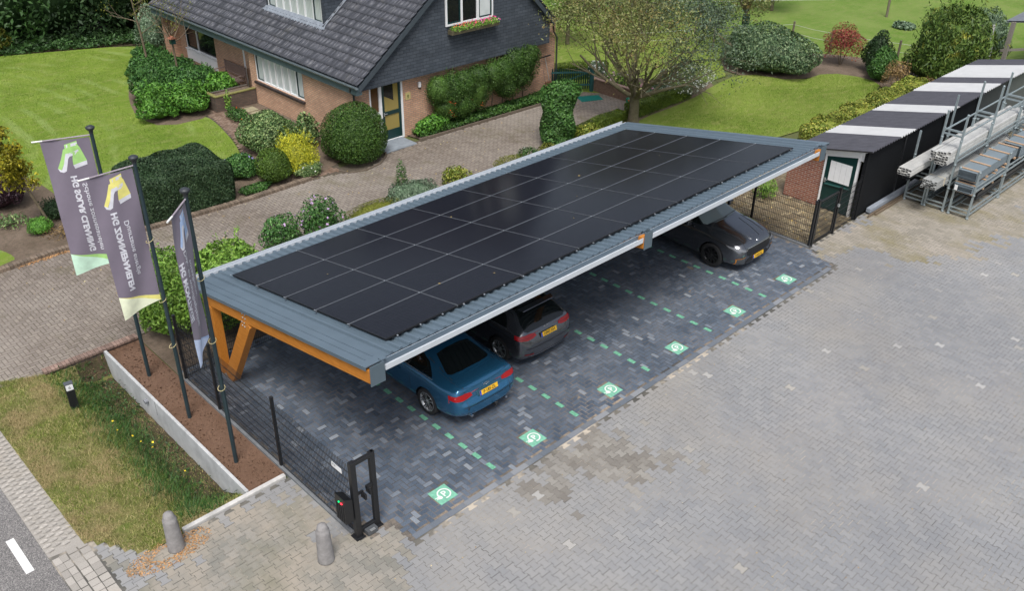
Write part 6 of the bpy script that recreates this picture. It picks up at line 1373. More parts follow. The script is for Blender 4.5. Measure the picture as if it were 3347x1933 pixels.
L_TREEB = leaf_mat('blue_green_tree_leaf', g3((.04, .07, .045), (.085, .125, .075), (.15, .20, .12)), .9)
L_YEL = leaf_mat('yellow_sapling_leaf', g3((.10, .11, .006), (.24, .22, .012), (.42, .36, .03)), 1.8)
L_PURP = leaf_mat('purple_leaf', g3((.018, .008, .012), (.035, .014, .022), (.06, .03, .04)), 1.8)
L_BEECH = leaf_mat('yellowing_hedge_leaf', g3((.075, .12, .012), (.18, .23, .030), (.38, .36, .07)), 1.4)
L_RED = leaf_mat('red_spindle_leaf', g3((.16, .02, .02), (.30, .045, .045), (.22, .14, .05)), 1.8)
L_BROWN = leaf_mat('dry_brown_leaf', g3((.13, .08, .03), (.25, .16, .065), (.36, .25, .10)), 1.8)
L_IVY = leaf_mat('ivy_leaf', g3((.015, .040, .010), (.030, .075, .018), (.06, .13, .035)), 1.0)
L_COL = leaf_mat('column_beech_leaf', g3((.022, .068, .012), (.045, .125, .022), (.09, .19, .04)), 1.6)
L_THUJA = leaf_mat('thuja_leaf', g3((.035, .075, .012), (.075, .135, .022), (.13, .19, .035)), .9, hi=(.30, .29, .03), hi_rng=(.60, .70))
L_PYR = leaf_mat('firethorn_leaf', g3((.018, .05, .007), (.038, .088, .013), (.075, .14, .024)), 1.4)
L_BOX = leaf_mat('box_hedge_leaf', g3((.03, .065, .006), (.085, .135, .012), (.15, .20, .025)), 1.4)
L_DAISY = leaf_mat('aster_leaf', g3((.08, .11, .05), (.15, .18, .10), (.25, .27, .17)), 1.6)
M_BARK = ground_mat('bark', (.12, .10, .065), (.20, .17, .115), (.13, .14, .07), 3, 18, bmp=1.0, bdist=.03); M_TWIG = mat('twig', (.14, .11, .07), .85, var=.3)
def leaf_quads(P, N, size, aspect=.5, droop=.0, jitter=.6, curl=.25):
    """rhombic leaves: P positions, N preferred normals"""
    n = len(P); N = N + rng.normal(0, jitter, (n, 3)); N /= np.linalg.norm(N, axis=1)[:, None] + 1e-9
    A = rng.normal(0, 1, (n, 3)); A[:, 2] -= droop; A -= (A * N).sum(1)[:, None] * N; A /= np.linalg.norm(A, axis=1)[:, None] + 1e-9
    B = np.cross(N, A); s = size * rng.uniform(.65, 1.35, n)[:, None]
    tip = P + A * s * .5 - N * s * curl * .5; base = P - A * s * .5; l = P + B * s * aspect * .5 + N * s * curl * .3; r = P - B * s * aspect * .5 + N * s * curl * .3
    V = np.stack([base, r, tip, l], 1).reshape(-1, 3); return V, np.arange(4 * n).reshape(-1, 4)
def lumps(D, k=7, amp=.14, seed=None):
    """smooth lumpy radius modulation over directions"""
    r_ = np.ones(len(D)); rg = np.random.default_rng(seed)
    for _ in range(k):
        w_ = rg.normal(0, 1, 3); w_ /= np.linalg.norm(w_); f = rg.uniform(3, 8); r_ += amp / k * 2.0 * np.sin(f * (D @ w_) + rg.uniform(0, 6))
    return r_
def shell(n, rad, flat=1.0, depth=.35, seed=0, amp=.14, zmin=-.25, sq=2.0):
    """points in the outer layer of a lumpy ellipsoid standing on the ground"""
    D = rng.normal(0, 1, (int(n * 1.8), 3)); D /= np.linalg.norm(D, axis=1)[:, None]; D = D[D[:, 2] > zmin][:n]
    if sq != 2.0:
        k_ = (np.abs(D) ** sq).sum(1) ** (-1 / sq); D2 = D * k_[:, None]
    else: D2 = D
    t = 1 - depth * rng.random(len(D)) ** 1.8; Rr = lumps(D, seed=seed, amp=amp) * t
    P = D2 * Rr[:, None] * np.array(rad); N = D / np.array(rad); N /= np.linalg.norm(N, axis=1)[:, None]; return P, N
def core_mesh(mb, c, rad, m_i, k=.72, seed=0):
    n1, n2 = 10, 16; V = []; F = []
    for i in range(n1 + 1):
        th = math.pi * i / n1
        for j in range(n2):
            ph = 2 * math.pi * j / n2; d = np.array([math.sin(th) * math.cos(ph), math.sin(th) * math.sin(ph), math.cos(th)]); V.append((c[0] + d[0] * rad[0] * k, c[1] + d[1] * rad[1] * k, max(c[2] + d[2] * rad[2] * k, 0.02)))
    for i in range(n1):
        for j in range(n2): F.append((i * n2 + j, (i + 1) * n2 + j, (i + 1) * n2 + (j + 1) % n2, i * n2 + (j + 1) % n2))
    mb.add(V, F, m_i, True)
def shrub(name, lab, cat, c, rad, m, n, size, aspect=.5, seed=0, amp=.16, group=None, zc=None, depth=.35, droop=0., flowers=None, core=True, zmin=-.55, jitter=.6, spikes=0, stems=True, sq=2.0, curl=.25, split=True):
    x, y = c; rx, ry, h = rad; zc = h * .42 if zc is None else zc; rz_ = h - zc
    t = thing(name, lab, cat, (x, y, 0), 0, group)
    P, N = shell(n, (rx, ry, rz_), depth=depth, seed=seed, amp=amp, zmin=zmin, sq=sq)
    low = P[:, 2] < 0; P[low, 2] *= zc / rz_; P[:, 2] += zc; P[:, 2] = np.maximum(P[:, 2], .02)
    V, F = leaf_quads(P, N, size, aspect, droop, jitter, curl)
    if spikes:
        D = rng.normal(0, 1, (spikes, 3)); D[:, 2] = np.abs(D[:, 2]) + .3; D /= np.linalg.norm(D, axis=1)[:, None]
        QP = []; QN = []
        for d in D:
            b0 = d * np.array([rx, ry, rz_]) * .9; L = rng.uniform(.10, .22) * h
            for u in np.linspace(0, 1, 8): QP.append(b0 + (d + np.array([0, 0, .5])) * L * u + np.array([0, 0, zc])); QN.append(rng.normal(0, 1, 3))
        V2, F2 = leaf_quads(np.array(QP), np.array(QN), size, aspect, droop, .8); F = np.concatenate([F, F2 + len(V)]); V = np.concatenate([V, V2])
    npmesh('foliage', V, F, m, t)
    if core:
        mb = MB(); core_mesh(mb, (0, 0, zc), (rx, ry, rz_), 0); mb.build('inner_twigs', m, t)
    if stems:
        mb = MB()
        for k in range(5):
            a = k * 1.256 + seed; mb.tube([(0.03 * math.cos(a), .03 * math.sin(a), 0), (rx * .25 * math.cos(a), ry * .25 * math.sin(a), h * .3), (rx * .5 * math.cos(a), ry * .5 * math.sin(a), h * .6)], [.02, .014, .006], 5)
        mb.build('stem', M_TWIG, t)
    if flowers:
        fn, fs, fm = flowers; P, N = shell(fn, (rx * 1.03, ry * 1.03, rz_ * 1.03), depth=.05, seed=seed, amp=amp, zmin=-.1); P[:, 2] += zc
        QP = np.repeat(P, 4, 0) + rng.normal(0, fs * .22, (len(P) * 4, 3)); V, F = leaf_quads(QP, np.repeat(N, 4, 0), fs, .9, 0, .5); npmesh('flower', V, F, fm, t)
    return t
def flower(name, c): return mat(name, c, .6, var=.15, scale=20, isl=.15)
FPINK = flower('pink_petals', (.62, .22, .40)); FLIL = flower('lilac_petals', (.55, .38, .62)); FWHT = flower('white_petals', (.68, .70, .64)); FORG = flower('orange_petals', (.65, .12, .03)); FYEL = flower('yellow_petals', (.75, .55, .02)); FBLUE = flower('violet_petals', (.32, .28, .60)); FROSE = flower('rose_petals', (.7, .06, .22))
# clipped block hedges as rounded boxes of leaves
def block(name, lab, cat, x0, x1, y0, y1, h, m, n, size, aspect=.5, rot=0.0, c=None, rnd=.18, group=None, wob=.07, jitter=.7, flowers=None, zlo=0.03):
    cx, cy = (x0 + x1) / 2, (y0 + y1) / 2; L, W_ = x1 - x0, y1 - y0
    t = thing(name, lab, cat, (cx, cy, 0), rot, group)
    A = np.array([L * W_, 2 * L * h, 2 * W_ * h]); pr = A / A.sum(); k = rng.choice(3, n, p=pr); P = np.zeros((n, 3)); N = np.zeros((n, 3)); s = rng.choice([-1, 1], n)
    u = rng.uniform(-.5, .5, (n, 3))
    P[:, 0] = u[:, 0] * L; P[:, 1] = u[:, 1] * W_; P[:, 2] = (u[:, 2] + .5) * h
    a = k == 0; P[a, 2] = h; N[a, 2] = 1; a = k == 1; P[a, 1] = s[a] * W_ / 2; N[a, 1] = s[a]; a = k == 2; P[a, 0] = s[a] * L / 2; N[a, 0] = s[a]
    # round the edges and make the faces uneven
    ex = np.maximum(np.abs(P[:, 0]) - (L / 2 - rnd), 0); ey = np.maximum(np.abs(P[:, 1]) - (W_ / 2 - rnd), 0); ez = np.maximum(P[:, 2] - (h - rnd), 0)
    d = np.sqrt(ex ** 2 + ey ** 2 + ez ** 2) + 1e-9; f = np.where(d > rnd, rnd / d, 1.0)
    P[:, 0] = np.sign(P[:, 0]) * (np.minimum(np.abs(P[:, 0]), L / 2 - rnd) + ex * f); P[:, 1] = np.sign(P[:, 1]) * (np.minimum(np.abs(P[:, 1]), W_ / 2 - rnd) + ey * f); P[:, 2] = np.minimum(P[:, 2], h - rnd) + ez * f
    wv = wob * (np.sin(P[:, 0] * 2.7 + 1) * np.sin(P[:, 1] * 3.1 + P[:, 2] * 2.3) + .6 * np.sin(P[:, 0] * 6.1 + P[:, 2] * 5) * np.sin(P[:, 1] * 5.3 + 2))
    P += N * (wv - rng.random(n) ** 2 * .16)[:, None]; P[:, 2] = np.maximum(P[:, 2], zlo)
    N2 = N + np.stack([np.sign(P[:, 0]) * ex, np.sign(P[:, 1]) * ey, ez], 1) / rnd * .7
    V, F = leaf_quads(P, N2, size, aspect, 0, jitter); npmesh('foliage', V, F, m, t)
    mb = MB(); q = .13; mb.b2((-L / 2 + q, -W_ / 2 + q, .02), (L / 2 - q, W_ / 2 - q, h - q)); mb.build('inner_twigs', m, t)
    if flowers:
        fn, fs, fm = flowers; i = rng.choice(n, fn); QP = np.repeat(P[i] + N[i] * .03, 4, 0) + rng.normal(0, fs * .25, (fn * 4, 3)); V, F = leaf_quads(QP, np.repeat(N[i], 4, 0), fs, .9, 0, .5); npmesh('berries', V, F, fm, t)
    return t
# ---- beds in front of the house
block('laurel_hedge', 'big dark clipped laurel hedge between the front lawn and the driveway', 'hedge', .95, 4.0, 14.95, 17.3, 1.42, L_HEDGE, 42000, .075, .36, rnd=.30)
shrub('round_shrub', 'big clipped round green bush at the house corner by the front door', 'bush', (8.88, 15.30), (1.15, 1.12, 2.02), L_BALL, 26000, .062, .45, 1, amp=.08, zc=.80, zmin=-.8, sq=2.3)
shrub('variegated_shrub', 'large bush with pale edged leaves beside the brick path', 'bush', (6.98, 18.1), (.95, .92, 1.45), L_VAR, 8500, .085, .55, 2, zc=.55)
shrub('golden_conifer', 'bright yellow feathery conifer between the two green globes', 'conifer', (6.72, 15.75), (.74, .72, 1.30), L_GOLD, 6500, .11, .16, 3, spikes=110, zc=.45, amp=.2)
shrub('globe_conifer', 'green globe shaped conifer by the driveway kerb', 'conifer', (5.62, 15.42), (.60, .58, 1.22), L_GLOBE, 9000, .055, .4, 4, amp=.07, zc=.5)
shrub('hydrangea_shrub', 'dark leafed bush with small violet and salmon flowers beside the laurel hedge', 'bush', (5.0, 16.55), (.60, .55, .85), L_RHOD, 3600, .08, .5, 5, flowers=(12, .07, FBLUE))
shrub('flowering_herb', 'low herb patch with white and blue flowers beside the globe conifer', 'plant', (6.75, 15.1), (.50, .34, .48), L_VAR, 1800, .10, .2, 6, flowers=(16, .045, FWHT), core=False)
shrub('ground_plant', 'low light green plants at the kerb before the laurel hedge end', 'plant', (4.75, 15.15), (.55, .25, .28), L_COL, 1500, .07, .5, 7, core=False)
shrub('sunflower_plant', 'tall yellow topped plant between the round bush and the brick wall', 'plant', (8.25, 17.45), (.45, .5, 1.25), L_VAR, 1500, .13, .5, 8, core=False, flowers=(4, .08, FYEL), depth=.8)
shrub('rose_plant', 'small red flowered plants beside the brick planter', 'plant', (7.75, 21.6), (.35, .8, .5), L_COL, 1200, .09, .4, 9, core=False, flowers=(9, .06, FORG), depth=.7)
shrub('yellow_flower', 'tall thin plant with a pale green flower spike in front of the planter', 'plant', (7.9, 22.6), (.14, .14, .95), L_CHERRY, 220, .10, .4, 10, core=False, depth=.9)
shrub('low_shrub', 'small dark shrub against the brick wall beside the stepping slabs', 'bush', (8.3, 19.0), (.45, .5, .55), L_RHOD, 1400, .07, .5, 11, core=False, depth=.7)
# rhododendrons
for (x, y, r, h, sd_, m_, lab) in ((5.62, 23.95, .80, 1.32, 20, L_RHODL, 'bright green rhododendron at the tip of the bed, nearest the lawn'), (6.80, 23.75, .78, 1.22, 21, L_RHODL, 'bright green rhododendron beside the brick path at the bed tip'),
    (6.5, 26.3, .85, 1.25, 22, L_RHOD, 'dark rhododendron on the lawn side of the bed, behind the bright one'), (7.5, 25.6, .85, 1.15, 28, L_RHOD, 'dark rhododendron right behind the two bright ones, in the bed middle'), (8.3, 27.3, .85, .80, 23, L_RHOD, 'dark rhododendron round the foot of the sparse sapling'), (7.4, 28.6, .85, 1.0, 24, L_RHOD, 'dark rhododendron at the left rear of the bed'),
    (8.75, 29.4, .85, .65, 25, L_RHOD, 'dark rhododendron before the white window panel'), (8.5, 31.0, .85, .8, 26, L_RHOD, 'farthest dark rhododendron, beside the lawn edge'), (8.5, 25.9, .6, 1.0, 29, L_RHOD, 'small dark rhododendron left of the hydrangea')):
    shrub('rhododendron', lab, 'bush', (x, y), (r, r, h), m_, 3400, .15, .32, sd_, amp=.24, group='rhododendrons before the house', spikes=30)
shrub('hydrangea', 'rounded green hydrangea before the wooden bench', 'bush', (8.8, 24.75), (.60, .60, .95), L_RHODL, 1900, .13, .6, 27)
# ---- shrubs between the carport and the driveway
def laurel_blob(lab, x, y, rx, ry, h, sd_): shrub('bright_laurel', lab, 'bush', (x, y), (rx, ry, h), L_CHERRY, int(5200 * rx * ry + 1500), .105, .42, sd_, amp=.18, group='bright green laurels behind the flags', spikes=20, zc=.7)
laurel_blob('bright green laurel at the soil bed edge, behind the middle flag', -1.15, 9.15, .75, .85, 1.45, 30)
laurel_blob('bright green laurel at the corner of the driveway wall', -.35, 10.2, .95, .85, 1.55, 31)
laurel_blob('bright green laurel touching the carport roof corner', .75, 9.5, 1.05, .95, 1.65, 32)
laurel_blob('bright green laurel partly hidden by the blue tailed banner', -.2, 8.45, .95, .75, 1.35, 33)
shrub('hibiscus', 'small hibiscus with a few lilac flowers behind the carport roof', 'bush', (3.18, 11.0), (.62, .55, 1.10), L_RHOD, 2400, .085, .5, 34, flowers=(8, .06, FLIL), amp=.2, core=False, depth=.7)
shrub('hibiscus', 'bigger hibiscus covered in pink and lilac flowers by the driveway', 'bush', (4.42, 10.75), (.68, .60, 1.35), L_RHOD, 3000, .085, .5, 35, flowers=(30, .06, FLIL), amp=.2, core=False, depth=.7)
shrub('heather_cushion', 'low olive yellow cushion shrub beside the driveway', 'bush', (6.3, 10.75), (1.15, .50, .62), L_OLIVE, 6500, .045, .3, 36, amp=.12)
shrub('silver_shrub', 'silvery green rounded shrub with a thin conifer growing through it', 'bush', (7.85, 10.85), (.95, .60, .85), L_GREY, 5200, .075, .3, 37, amp=.18)
shrub('thin_conifer', 'thin upright young conifer rising from the silvery shrub', 'conifer', (7.75, 11.2), (.20, .20, 1.45), L_COL, 900, .07, .3, 38, core=False)
shrub('yellow_shrub', 'small shrub with yellowing leaves beside the driveway', 'bush', (9.95, 11.1), (.50, .45, .68), L_BEECH, 1500, .085, .5, 39, amp=.2, core=False, depth=.8)
shrub('low_tuft', 'low green tuft at the driveway edge, above the roof middle', 'plant', (12.4, 11.0), (.75, .40, .40), L_OLIVE, 1600, .08, .2, 40, core=False)
shrub('low_tuft', 'small green tuft with a white flower, left of the leafy column', 'plant', (13.3, 11.0), (.45, .35, .45), L_COL, 900, .08, .3, 41, core=False, flowers=(2, .1, FWHT))
shrub('dry_tuft', 'dull brownish low plant at the foot of the leafy column', 'plant', (14.35, 10.95), (.45, .40, .35), L_OLIVE, 900, .07, .4, 42, core=False)
# ---- leafy column
t = thing('column_tree', 'leafy green column shaped young tree beside the driveway', 'tree', (15.15, 11.35, 0))
P = []; N = []
for k in range(9000):
    a = random.uniform(0, 6.283); z = random.uniform(.12, 2.15); r_ = .60 + .07 * math.sin(z * 5 + a * 2) - .05 * max(0, (.6 - z)); r_ *= (1 - .35 * random.random() ** 2); P.append((r_ * math.cos(a), r_ * math.sin(a), z)); N.append((math.cos(a), math.sin(a), .4))
for k in range(3200): 
    d = rng.normal(0, 1, 3); d /= np.linalg.norm(d); q = rng.random() ** .4; P.append((.22 + d[0] * .70 * q, -.05 + d[1] * .62 * q, 2.05 + d[2] * .38 * q)); N.append(tuple(d))
V, F = leaf_quads(np.array(P), np.array(N), .095, .6, 0, .6); npmesh('foliage', V, F, L_COL, t); mb = MB(); mb.tube([(0, 0, 0), (0, 0, 2.3)], [.06, .03], 7); mb.tube([(0, 0, .1), (0, 0, 2.2)], .28, 10, 1); mb.build('trunk', [M_BARK, L_COL], t)
mb = MB(); mb.tube([(15.95, 11.6, 0), (15.95, 11.6, 1.3), (15.8, 11.6, 1.5), (15.6, 11.6, 1.45)], .012, 5); tag(mb.build('bent_stake', M_BLK), 'thin dark bent stake standing beside the leafy column', 'stake')
shrub('small_yellow_shrub', 'small yellow green shrub at the near end of the low hedge', 'bush', (16.35, 10.85), (.62, .5, .62), L_BEECH, 1700, .085, .5, 43, core=False, depth=.8)
# ---- low hedge right of the driveway
def lowhedge(p0, p1, w_, h, lab):
    a = math.atan2(p1[1] - p0[1], p1[0] - p0[0]); L = math.hypot(p1[0] - p0[0], p1[1] - p0[1]); cx, cy = (p0[0] + p1[0]) / 2, (p0[1] + p1[1]) / 2
    block('low_hedge', lab, 'hedge', cx - L / 2, cx + L / 2, cy - w_ / 2, cy + w_ / 2, h, L_BOX, int(L * 2600), .055, .5, rot=a, rnd=.12, group='clipped low box hedge', wob=.04)
lowhedge((15.9, 11.3), (19.1, 11.5), .55, .45, 'low clipped hedge from the leafy column to the big tree trunk')
lowhedge((19.3, 11.35), (23.3, 11.45), .60, .60, 'low clipped hedge to the right of the big tree trunk')
lowhedge((19.9, 17.3), (22.9, 15.6), .5, .75, 'low dark hedge behind the picket gate')
# ---- big tree
def limb(mb, p, d, L, r, depth, tips, nodes):
    pts = [Vector(p)]; rs = [r]; dd = Vector(d).normalized(); n = 6
    for i in range(n):
        dd = (dd + Vector((random.uniform(-.17, .17), random.uniform(-.17, .17), random.uniform(-.06, .12)))).normalized(); pts.append(pts[-1] + dd * (L / n)); rs.append(r * (1 - .62 * (i + 1) / n))
    mb.tube(pts, rs, 7 if depth < 2 else 5, caps=False)
    nodes.extend(pts[3:])
    if depth >= 3: tips.append(pts[-1]); return
    for k in range(3 if depth < 2 else 3):
        i = random.randint(2, n); q = pts[i]; a = random.uniform(0, 6.28); e = random.uniform(.35, .8)
        sd2 = dd.orthogonal().normalized(); sd2.rotate(Matrix.Rotation(a, 3, dd)); limb(mb, q, (dd + sd2 * e).normalized(), L * random.uniform(.55, .75), rs[i] * .72, depth + 1, tips, nodes)
big = thing('big_garden_tree', 'spreading garden tree with a short stout trunk and thinning olive brown foliage', 'tree', (19.15, 11.0, 0))
random.seed(21); mb = MB(); tips = []; nodes = []
mb.tube([(0, 0, 0), (.0, 0, .1), (.02, 0, .6), (0, .02, 1.05)], [.27, .22, .19, .20], 14)
for k in range(10):
    a = k * .628 + random.uniform(-.25, .25); e = random.uniform(.50, 1.35) if k % 2 else random.uniform(.25, .6); limb(mb, (0, 0, 1.0), (math.cos(a), math.sin(a), e), random.uniform(2.1, 2.8), .10, 1, tips, nodes)
limb(mb, (0, 0, 1.0), (.1, .1, 1), 2.4, .13, 1, tips, nodes)
mb.build('trunk', M_BARK, big)
# foliage cloud: clumps on an umbrella shaped shell plus twig tips
P = []; N = []; P2 = []; N2 = []
cl = [np.array(t_) for t_ in tips if t_[2] > 2.5] 
for k in range(270):
    a = random.uniform(0, 6.283); r_ = 3.5 * math.sqrt(random.random()); z = 2.75 + 2.3 * math.sqrt(max(0, 1 - (r_ / 3.9) ** 2)) * random.uniform(.35, 1.0) + .12 * r_; cl.append(np.array([r_ * math.cos(a) + .45, r_ * math.sin(a) + .1, z]))
for k in range(38):
    u = random.uniform(1.2, 3.7); v_ = random.uniform(-1.5, 1.5); cl.append(np.array([.72 * u + .69 * v_, -.69 * u + .72 * v_, random.uniform(2.1, 3.3)]))
for c in cl:
    k = random.randint(40, 85); s = random.uniform(.22, .42); q = rng.normal(0, s, (k, 3)) * np.array([1, 1, .6]) + c; nn = rng.normal(0, .5, (k, 3)) + np.array([0, 0, .8])
    w_ = (c[0] + c[1] * -.9) + random.uniform(-1.5, 1.5) > 1.4
    (P2 if w_ else P).append(q); (N2 if w_ else N).append(nn)
P = np.concatenate(P); N = np.concatenate(N); P2 = np.concatenate(P2); N2 = np.concatenate(N2)
V, F = leaf_quads(P, N, .105, .36, .5, .6); npmesh('crown', V, F, L_TREE, big); V, F = leaf_quads(P2, N2, .105, .36, .5, .6); npmesh('crown', V, F, L_TREEB, big)
mb = MB()
for c in cl[::2]:
    q = min(nodes, key=lambda v: (v - Vector(c)).length); mb.tube([q, (q + Vector(c)) / 2 + Vector((0, 0, -.05)), Vector(c)], [.018, .012, .006], 4, caps=False)
mb.build('twig', M_BARK, big)
random.seed(5)
# ---- more garden plants right
shrub('aster_bush', 'loose pale bush full of tiny white flowers at the end of the low hedge', 'bush', (23.3, 11.7), (1.35, 1.1, 1.35), L_DAISY, 7000, .07, .3, 50, flowers=(420, .045, FWHT), amp=.2, depth=.6, core=False)
shrub('grey_herb', 'grey green herbs with small flowers behind the low hedge', 'plant', (21.9, 12.2), (1.1, .55, .75), L_GREY, 2600, .08, .3, 51, flowers=(30, .06, FPINK), core=False)
shrub('planter_flowers', 'pink flowers growing in the raised brick planter', 'flowers', (21.5, 13.6), (.45, 1.0, .98), L_CHERRY, 1500, .09, .5, 52, flowers=(22, .12, flower('pale_pink_petals', (.72, .52, .58))), core=False, depth=.6)
shrub('red_flowers', 'small red flowers beside the big tree trunk', 'flowers', (20.3, 11.9), (.3, .25, .5), L_CHERRY, 400, .09, .5, 53, flowers=(6, .10, FORG), core=False)
shrub('white_flower_bush', 'small bush with white flowers behind the picket gate', 'bush', (21.5, 15.0), (.45, .45, 1.15), L_GREY, 900, .09, .4, 54, flowers=(50, .07, FWHT), core=False)
shrub('big_laurel_shrub', 'very large rounded grey green shrub at the rear of the back lawn', 'bush', (29.3, 11.4), (1.55, 2.3, 1.95), leaf_mat('blue_green_shrub_leaf', g3((.035, .075, .035), (.08, .14, .06), (.20, .26, .13)), 1.0), 15000, .12, .45, 55, amp=.16, zc=.75, zmin=-.8)
shrub('red_shrub', 'red autumn coloured shrub standing in the soil border', 'bush', (32.6, 9.4), (.85, .85, 1.85), L_RED, 4500, .085, .4, 56, amp=.2, zc=1.05, depth=.7, core=False)
shrub('dark_conifer', 'dark ragged conifer to the right of the red shrub', 'conifer', (32.7, 7.75), (.62, .62, 1.85), L_DARK, 3600, .12, .4, 57, amp=.3, zc=.8)
shrub('green_conifer', 'mid green conifer in front of the dark one at the end of the lawn', 'conifer', (31.7, 6.95), (.62, .60, 1.45), L_COL, 3600, .11, .4, 58, amp=.25)
shrub('brown_shrub', 'half bare brown shrub behind the yellowing hedge', 'bush', (30.4, 5.7), (.60, .60, 1.40), L_BROWN, 1500, .085, .4, 59, core=False, depth=.9, zc=.9)
shrub('brown_undergrowth', 'rust brown undergrowth between the shed and the conifer', 'bush', (31.0, 4.6), (.55, .55, .85), L_BROWN, 1200, .08, .4, 60, core=False, depth=.9)
shrub('big_thuja', 'huge drooping green and gold conifer behind the far end of the shed', 'conifer', (33.3, 4.6), (1.75, 1.7, 3.3), L_THUJA, 17000, .20, .28, 61, amp=.22, spikes=70, zc=1.0, droop=1.6, zmin=-.8, jitter=.5, curl=.5)
shrub('grey_conifer', 'duller grey green conifer behind the upright boards', 'conifer', (37.6, 4.9), (1.0, 1.0, 2.6), L_GREY, 4500, .14, .3, 62, amp=.25, zc=1.1, droop=1)
block('yellowing_hedge', 'rough hedge with yellowing leaves along the back of the shed', 'hedge', 20.9, 29.9, 3.85, 4.95, 1.15, L_BEECH, 26000, .085, .55, rot=R(0), rnd=.35, wob=.14)
shrub('weed_clump', 'green weed clump at the foot of the red brick wall', 'plant', (16.7, 3.4), (.45, .4, .75), L_CHERRY, 900, .12, .2, 63, core=False, depth=.9)
shrub('pasture_weed', 'clump of broad leafed weeds in the pasture, beyond the leaning post', 'plant', (42.5, 9.0), (.8, .8, .5), L_RHOD, 900, .2, .5, 64, core=False)
shrub('pasture_weed', 'second pale weed clump in the pasture, left of the broad leafed one', 'plant', (41.5, 10.5), (.6, .6, .3), L_GREY, 500, .2, .5, 65, core=False)
# trees beyond the garden
def small_tree(lab, x, y, h, r, m, n=5000, trunk=1.2, size=.12, grp=None, seed=0, name='garden_tree', amp=.25):
    t = thing(name, lab, 'tree', (x, y, 0), 0, grp); mb = MB(); mb.tube([(0, 0, 0), (.03, 0, trunk), (0, .03, h * .8)], [.11, .09, .03], 8)
    for k in range(7): a = k * .9; mb.tube([(0, 0, trunk + k * .12), (r * .4 * math.cos(a), r * .4 * math.sin(a), trunk + (h - trunk) * .4), (r * .75 * math.cos(a), r * .75 * math.sin(a), trunk + (h - trunk) * .6)], [.05, .03, .01], 5)
    mb.build('trunk', M_BARK, t); zc = (h + trunk) / 2; P, N = shell(n, (r, r, (h - trunk) / 2 * 1.1), depth=.75, seed=seed, amp=amp, zmin=-1); P[:, 2] += zc; V, F = leaf_quads(P, N, size, .45, .3, .7); npmesh('crown', V, F, m, t); return t
small_tree('young tree with a green nest box, behind the large rounded shrub', 31.0, 13.9, 4.6, 1.7, L_TREE, 4500, 1.6, seed=70)
mb = MB(); mb.b2((-.15, -.12, 0), (.15, .12, .5)); o = mb.build('nest_box', M_DKG); o.location = (30.85, 13.75, 1.35); tag(o, 'dark green nest box on the trunk of the young tree', 'nest box')
small_tree('full green tree behind the house, seen beyond the roof edge', 25.5, 20.5, 4.2, 1.8, L_CHERRY, 5000, 1.2, seed=71)
small_tree('broad tree at the top edge of the view, right of the big tree', 30.0, 19.5, 4.0, 2.4, L_TREEB, 6000, 1.0, seed=72)
small_tree('tree at the pasture edge in the top middle of the view', 35.5, 19.5, 3.6, 2.4, L_COL, 6000, .7, seed=73)
small_tree('rounded tree at the top, beyond the wire fence', 39.5, 17.5, 3.2, 2.0, L_TREE, 5000, .8, seed=74)
# ---- firethorn on the gable wall
t = thing('firethorn', 'big dark wall trained bush with orange berries on the gable', 'bush', (15.3, 15.45, 0))
PP = []; NN = []; cm = MB()
for (bx, bz_, rx_, rz2) in ((-2.3, 1.55, .60, .62), (-1.7, 1.35, .75, .80), (-1.0, 1.45, .75, .72), (-.45, 1.15, .65, .85), (-1.2, .75, .70, .55), (-.3, 1.7, .6, .45), (-2.0, .85, .6, .5), (.5, 1.55, .65, .62), (1.1, 1.5, .75, .75), (1.7, 1.75, .75, .72), (2.3, 1.7, .60, .75), (1.2, .95, .6, .5), (2.0, 1.2, .55, .55), (2.55, 2.0, .38, .45)):
    core_mesh(cm, (bx, .12, bz_), (rx_, .5, rz2), 0, .8)
    P, N = shell(int(5200 * rx_ * rz2 + 1300), (rx_, .52, rz2), depth=.25, seed=int(bx * 10) + 60, amp=.16, zmin=-1); k = P[:, 1] < .12; P = P[k]; N = N[k]; PP.append(P + np.array([bx, .12, bz_])); NN.append(N)
P = np.concatenate(PP); N = np.concatenate(NN); P[:, 2] = np.minimum(P[:, 2], 2.62); V, F = leaf_quads(P, N, .065, .42, 0, .6); npmesh('foliage', V, F, L_PYR, t); cm.build('inner_twigs', L_PYR, t)
mb = MB()
for k in range(9): mb.tube([(-2.3 + k * .58, .3, 0), (-2.3 + k * .58, .2, 1.2), (-2.2 + k * .56, .15, 2.0)], [.025, .02, .01], 5)
mb.build('stem', M_TWIG, t)
i = rng.choice(len(P), 60); i = i[(P[i, 2] < 1.2) & (P[i, 0] < 1.4)]; c = np.repeat(P[i] + np.array([0, -.02, 0]), 8, 0) + rng.normal(0, .05, (len(i) * 8, 3)); V, F = leaf_quads(c, np.repeat(N[i], 8, 0), .03, .9, 0, .4); npmesh('berries', V, F, FORG, t)
mb = MB()
for k in range(16):
    a = rng.uniform(-2.6, 2.7); zt = 2.1 + .12 * (a > .3); mb.tube([(a, -.2, zt - .2), (a + rng.uniform(-.1, .1), -.25, zt + rng.uniform(.12, .42))], [.006, .003], 4)
mb.build('shoot', L_RHODL, t)
shrub('leafy_herb', 'bright leafy plants at the foot of the gable beside the door', 'plant', (12.45, 15.42), (.75, .32, .72), L_RHODL, 1700, .13, .5, 80, core=False, depth=.8)
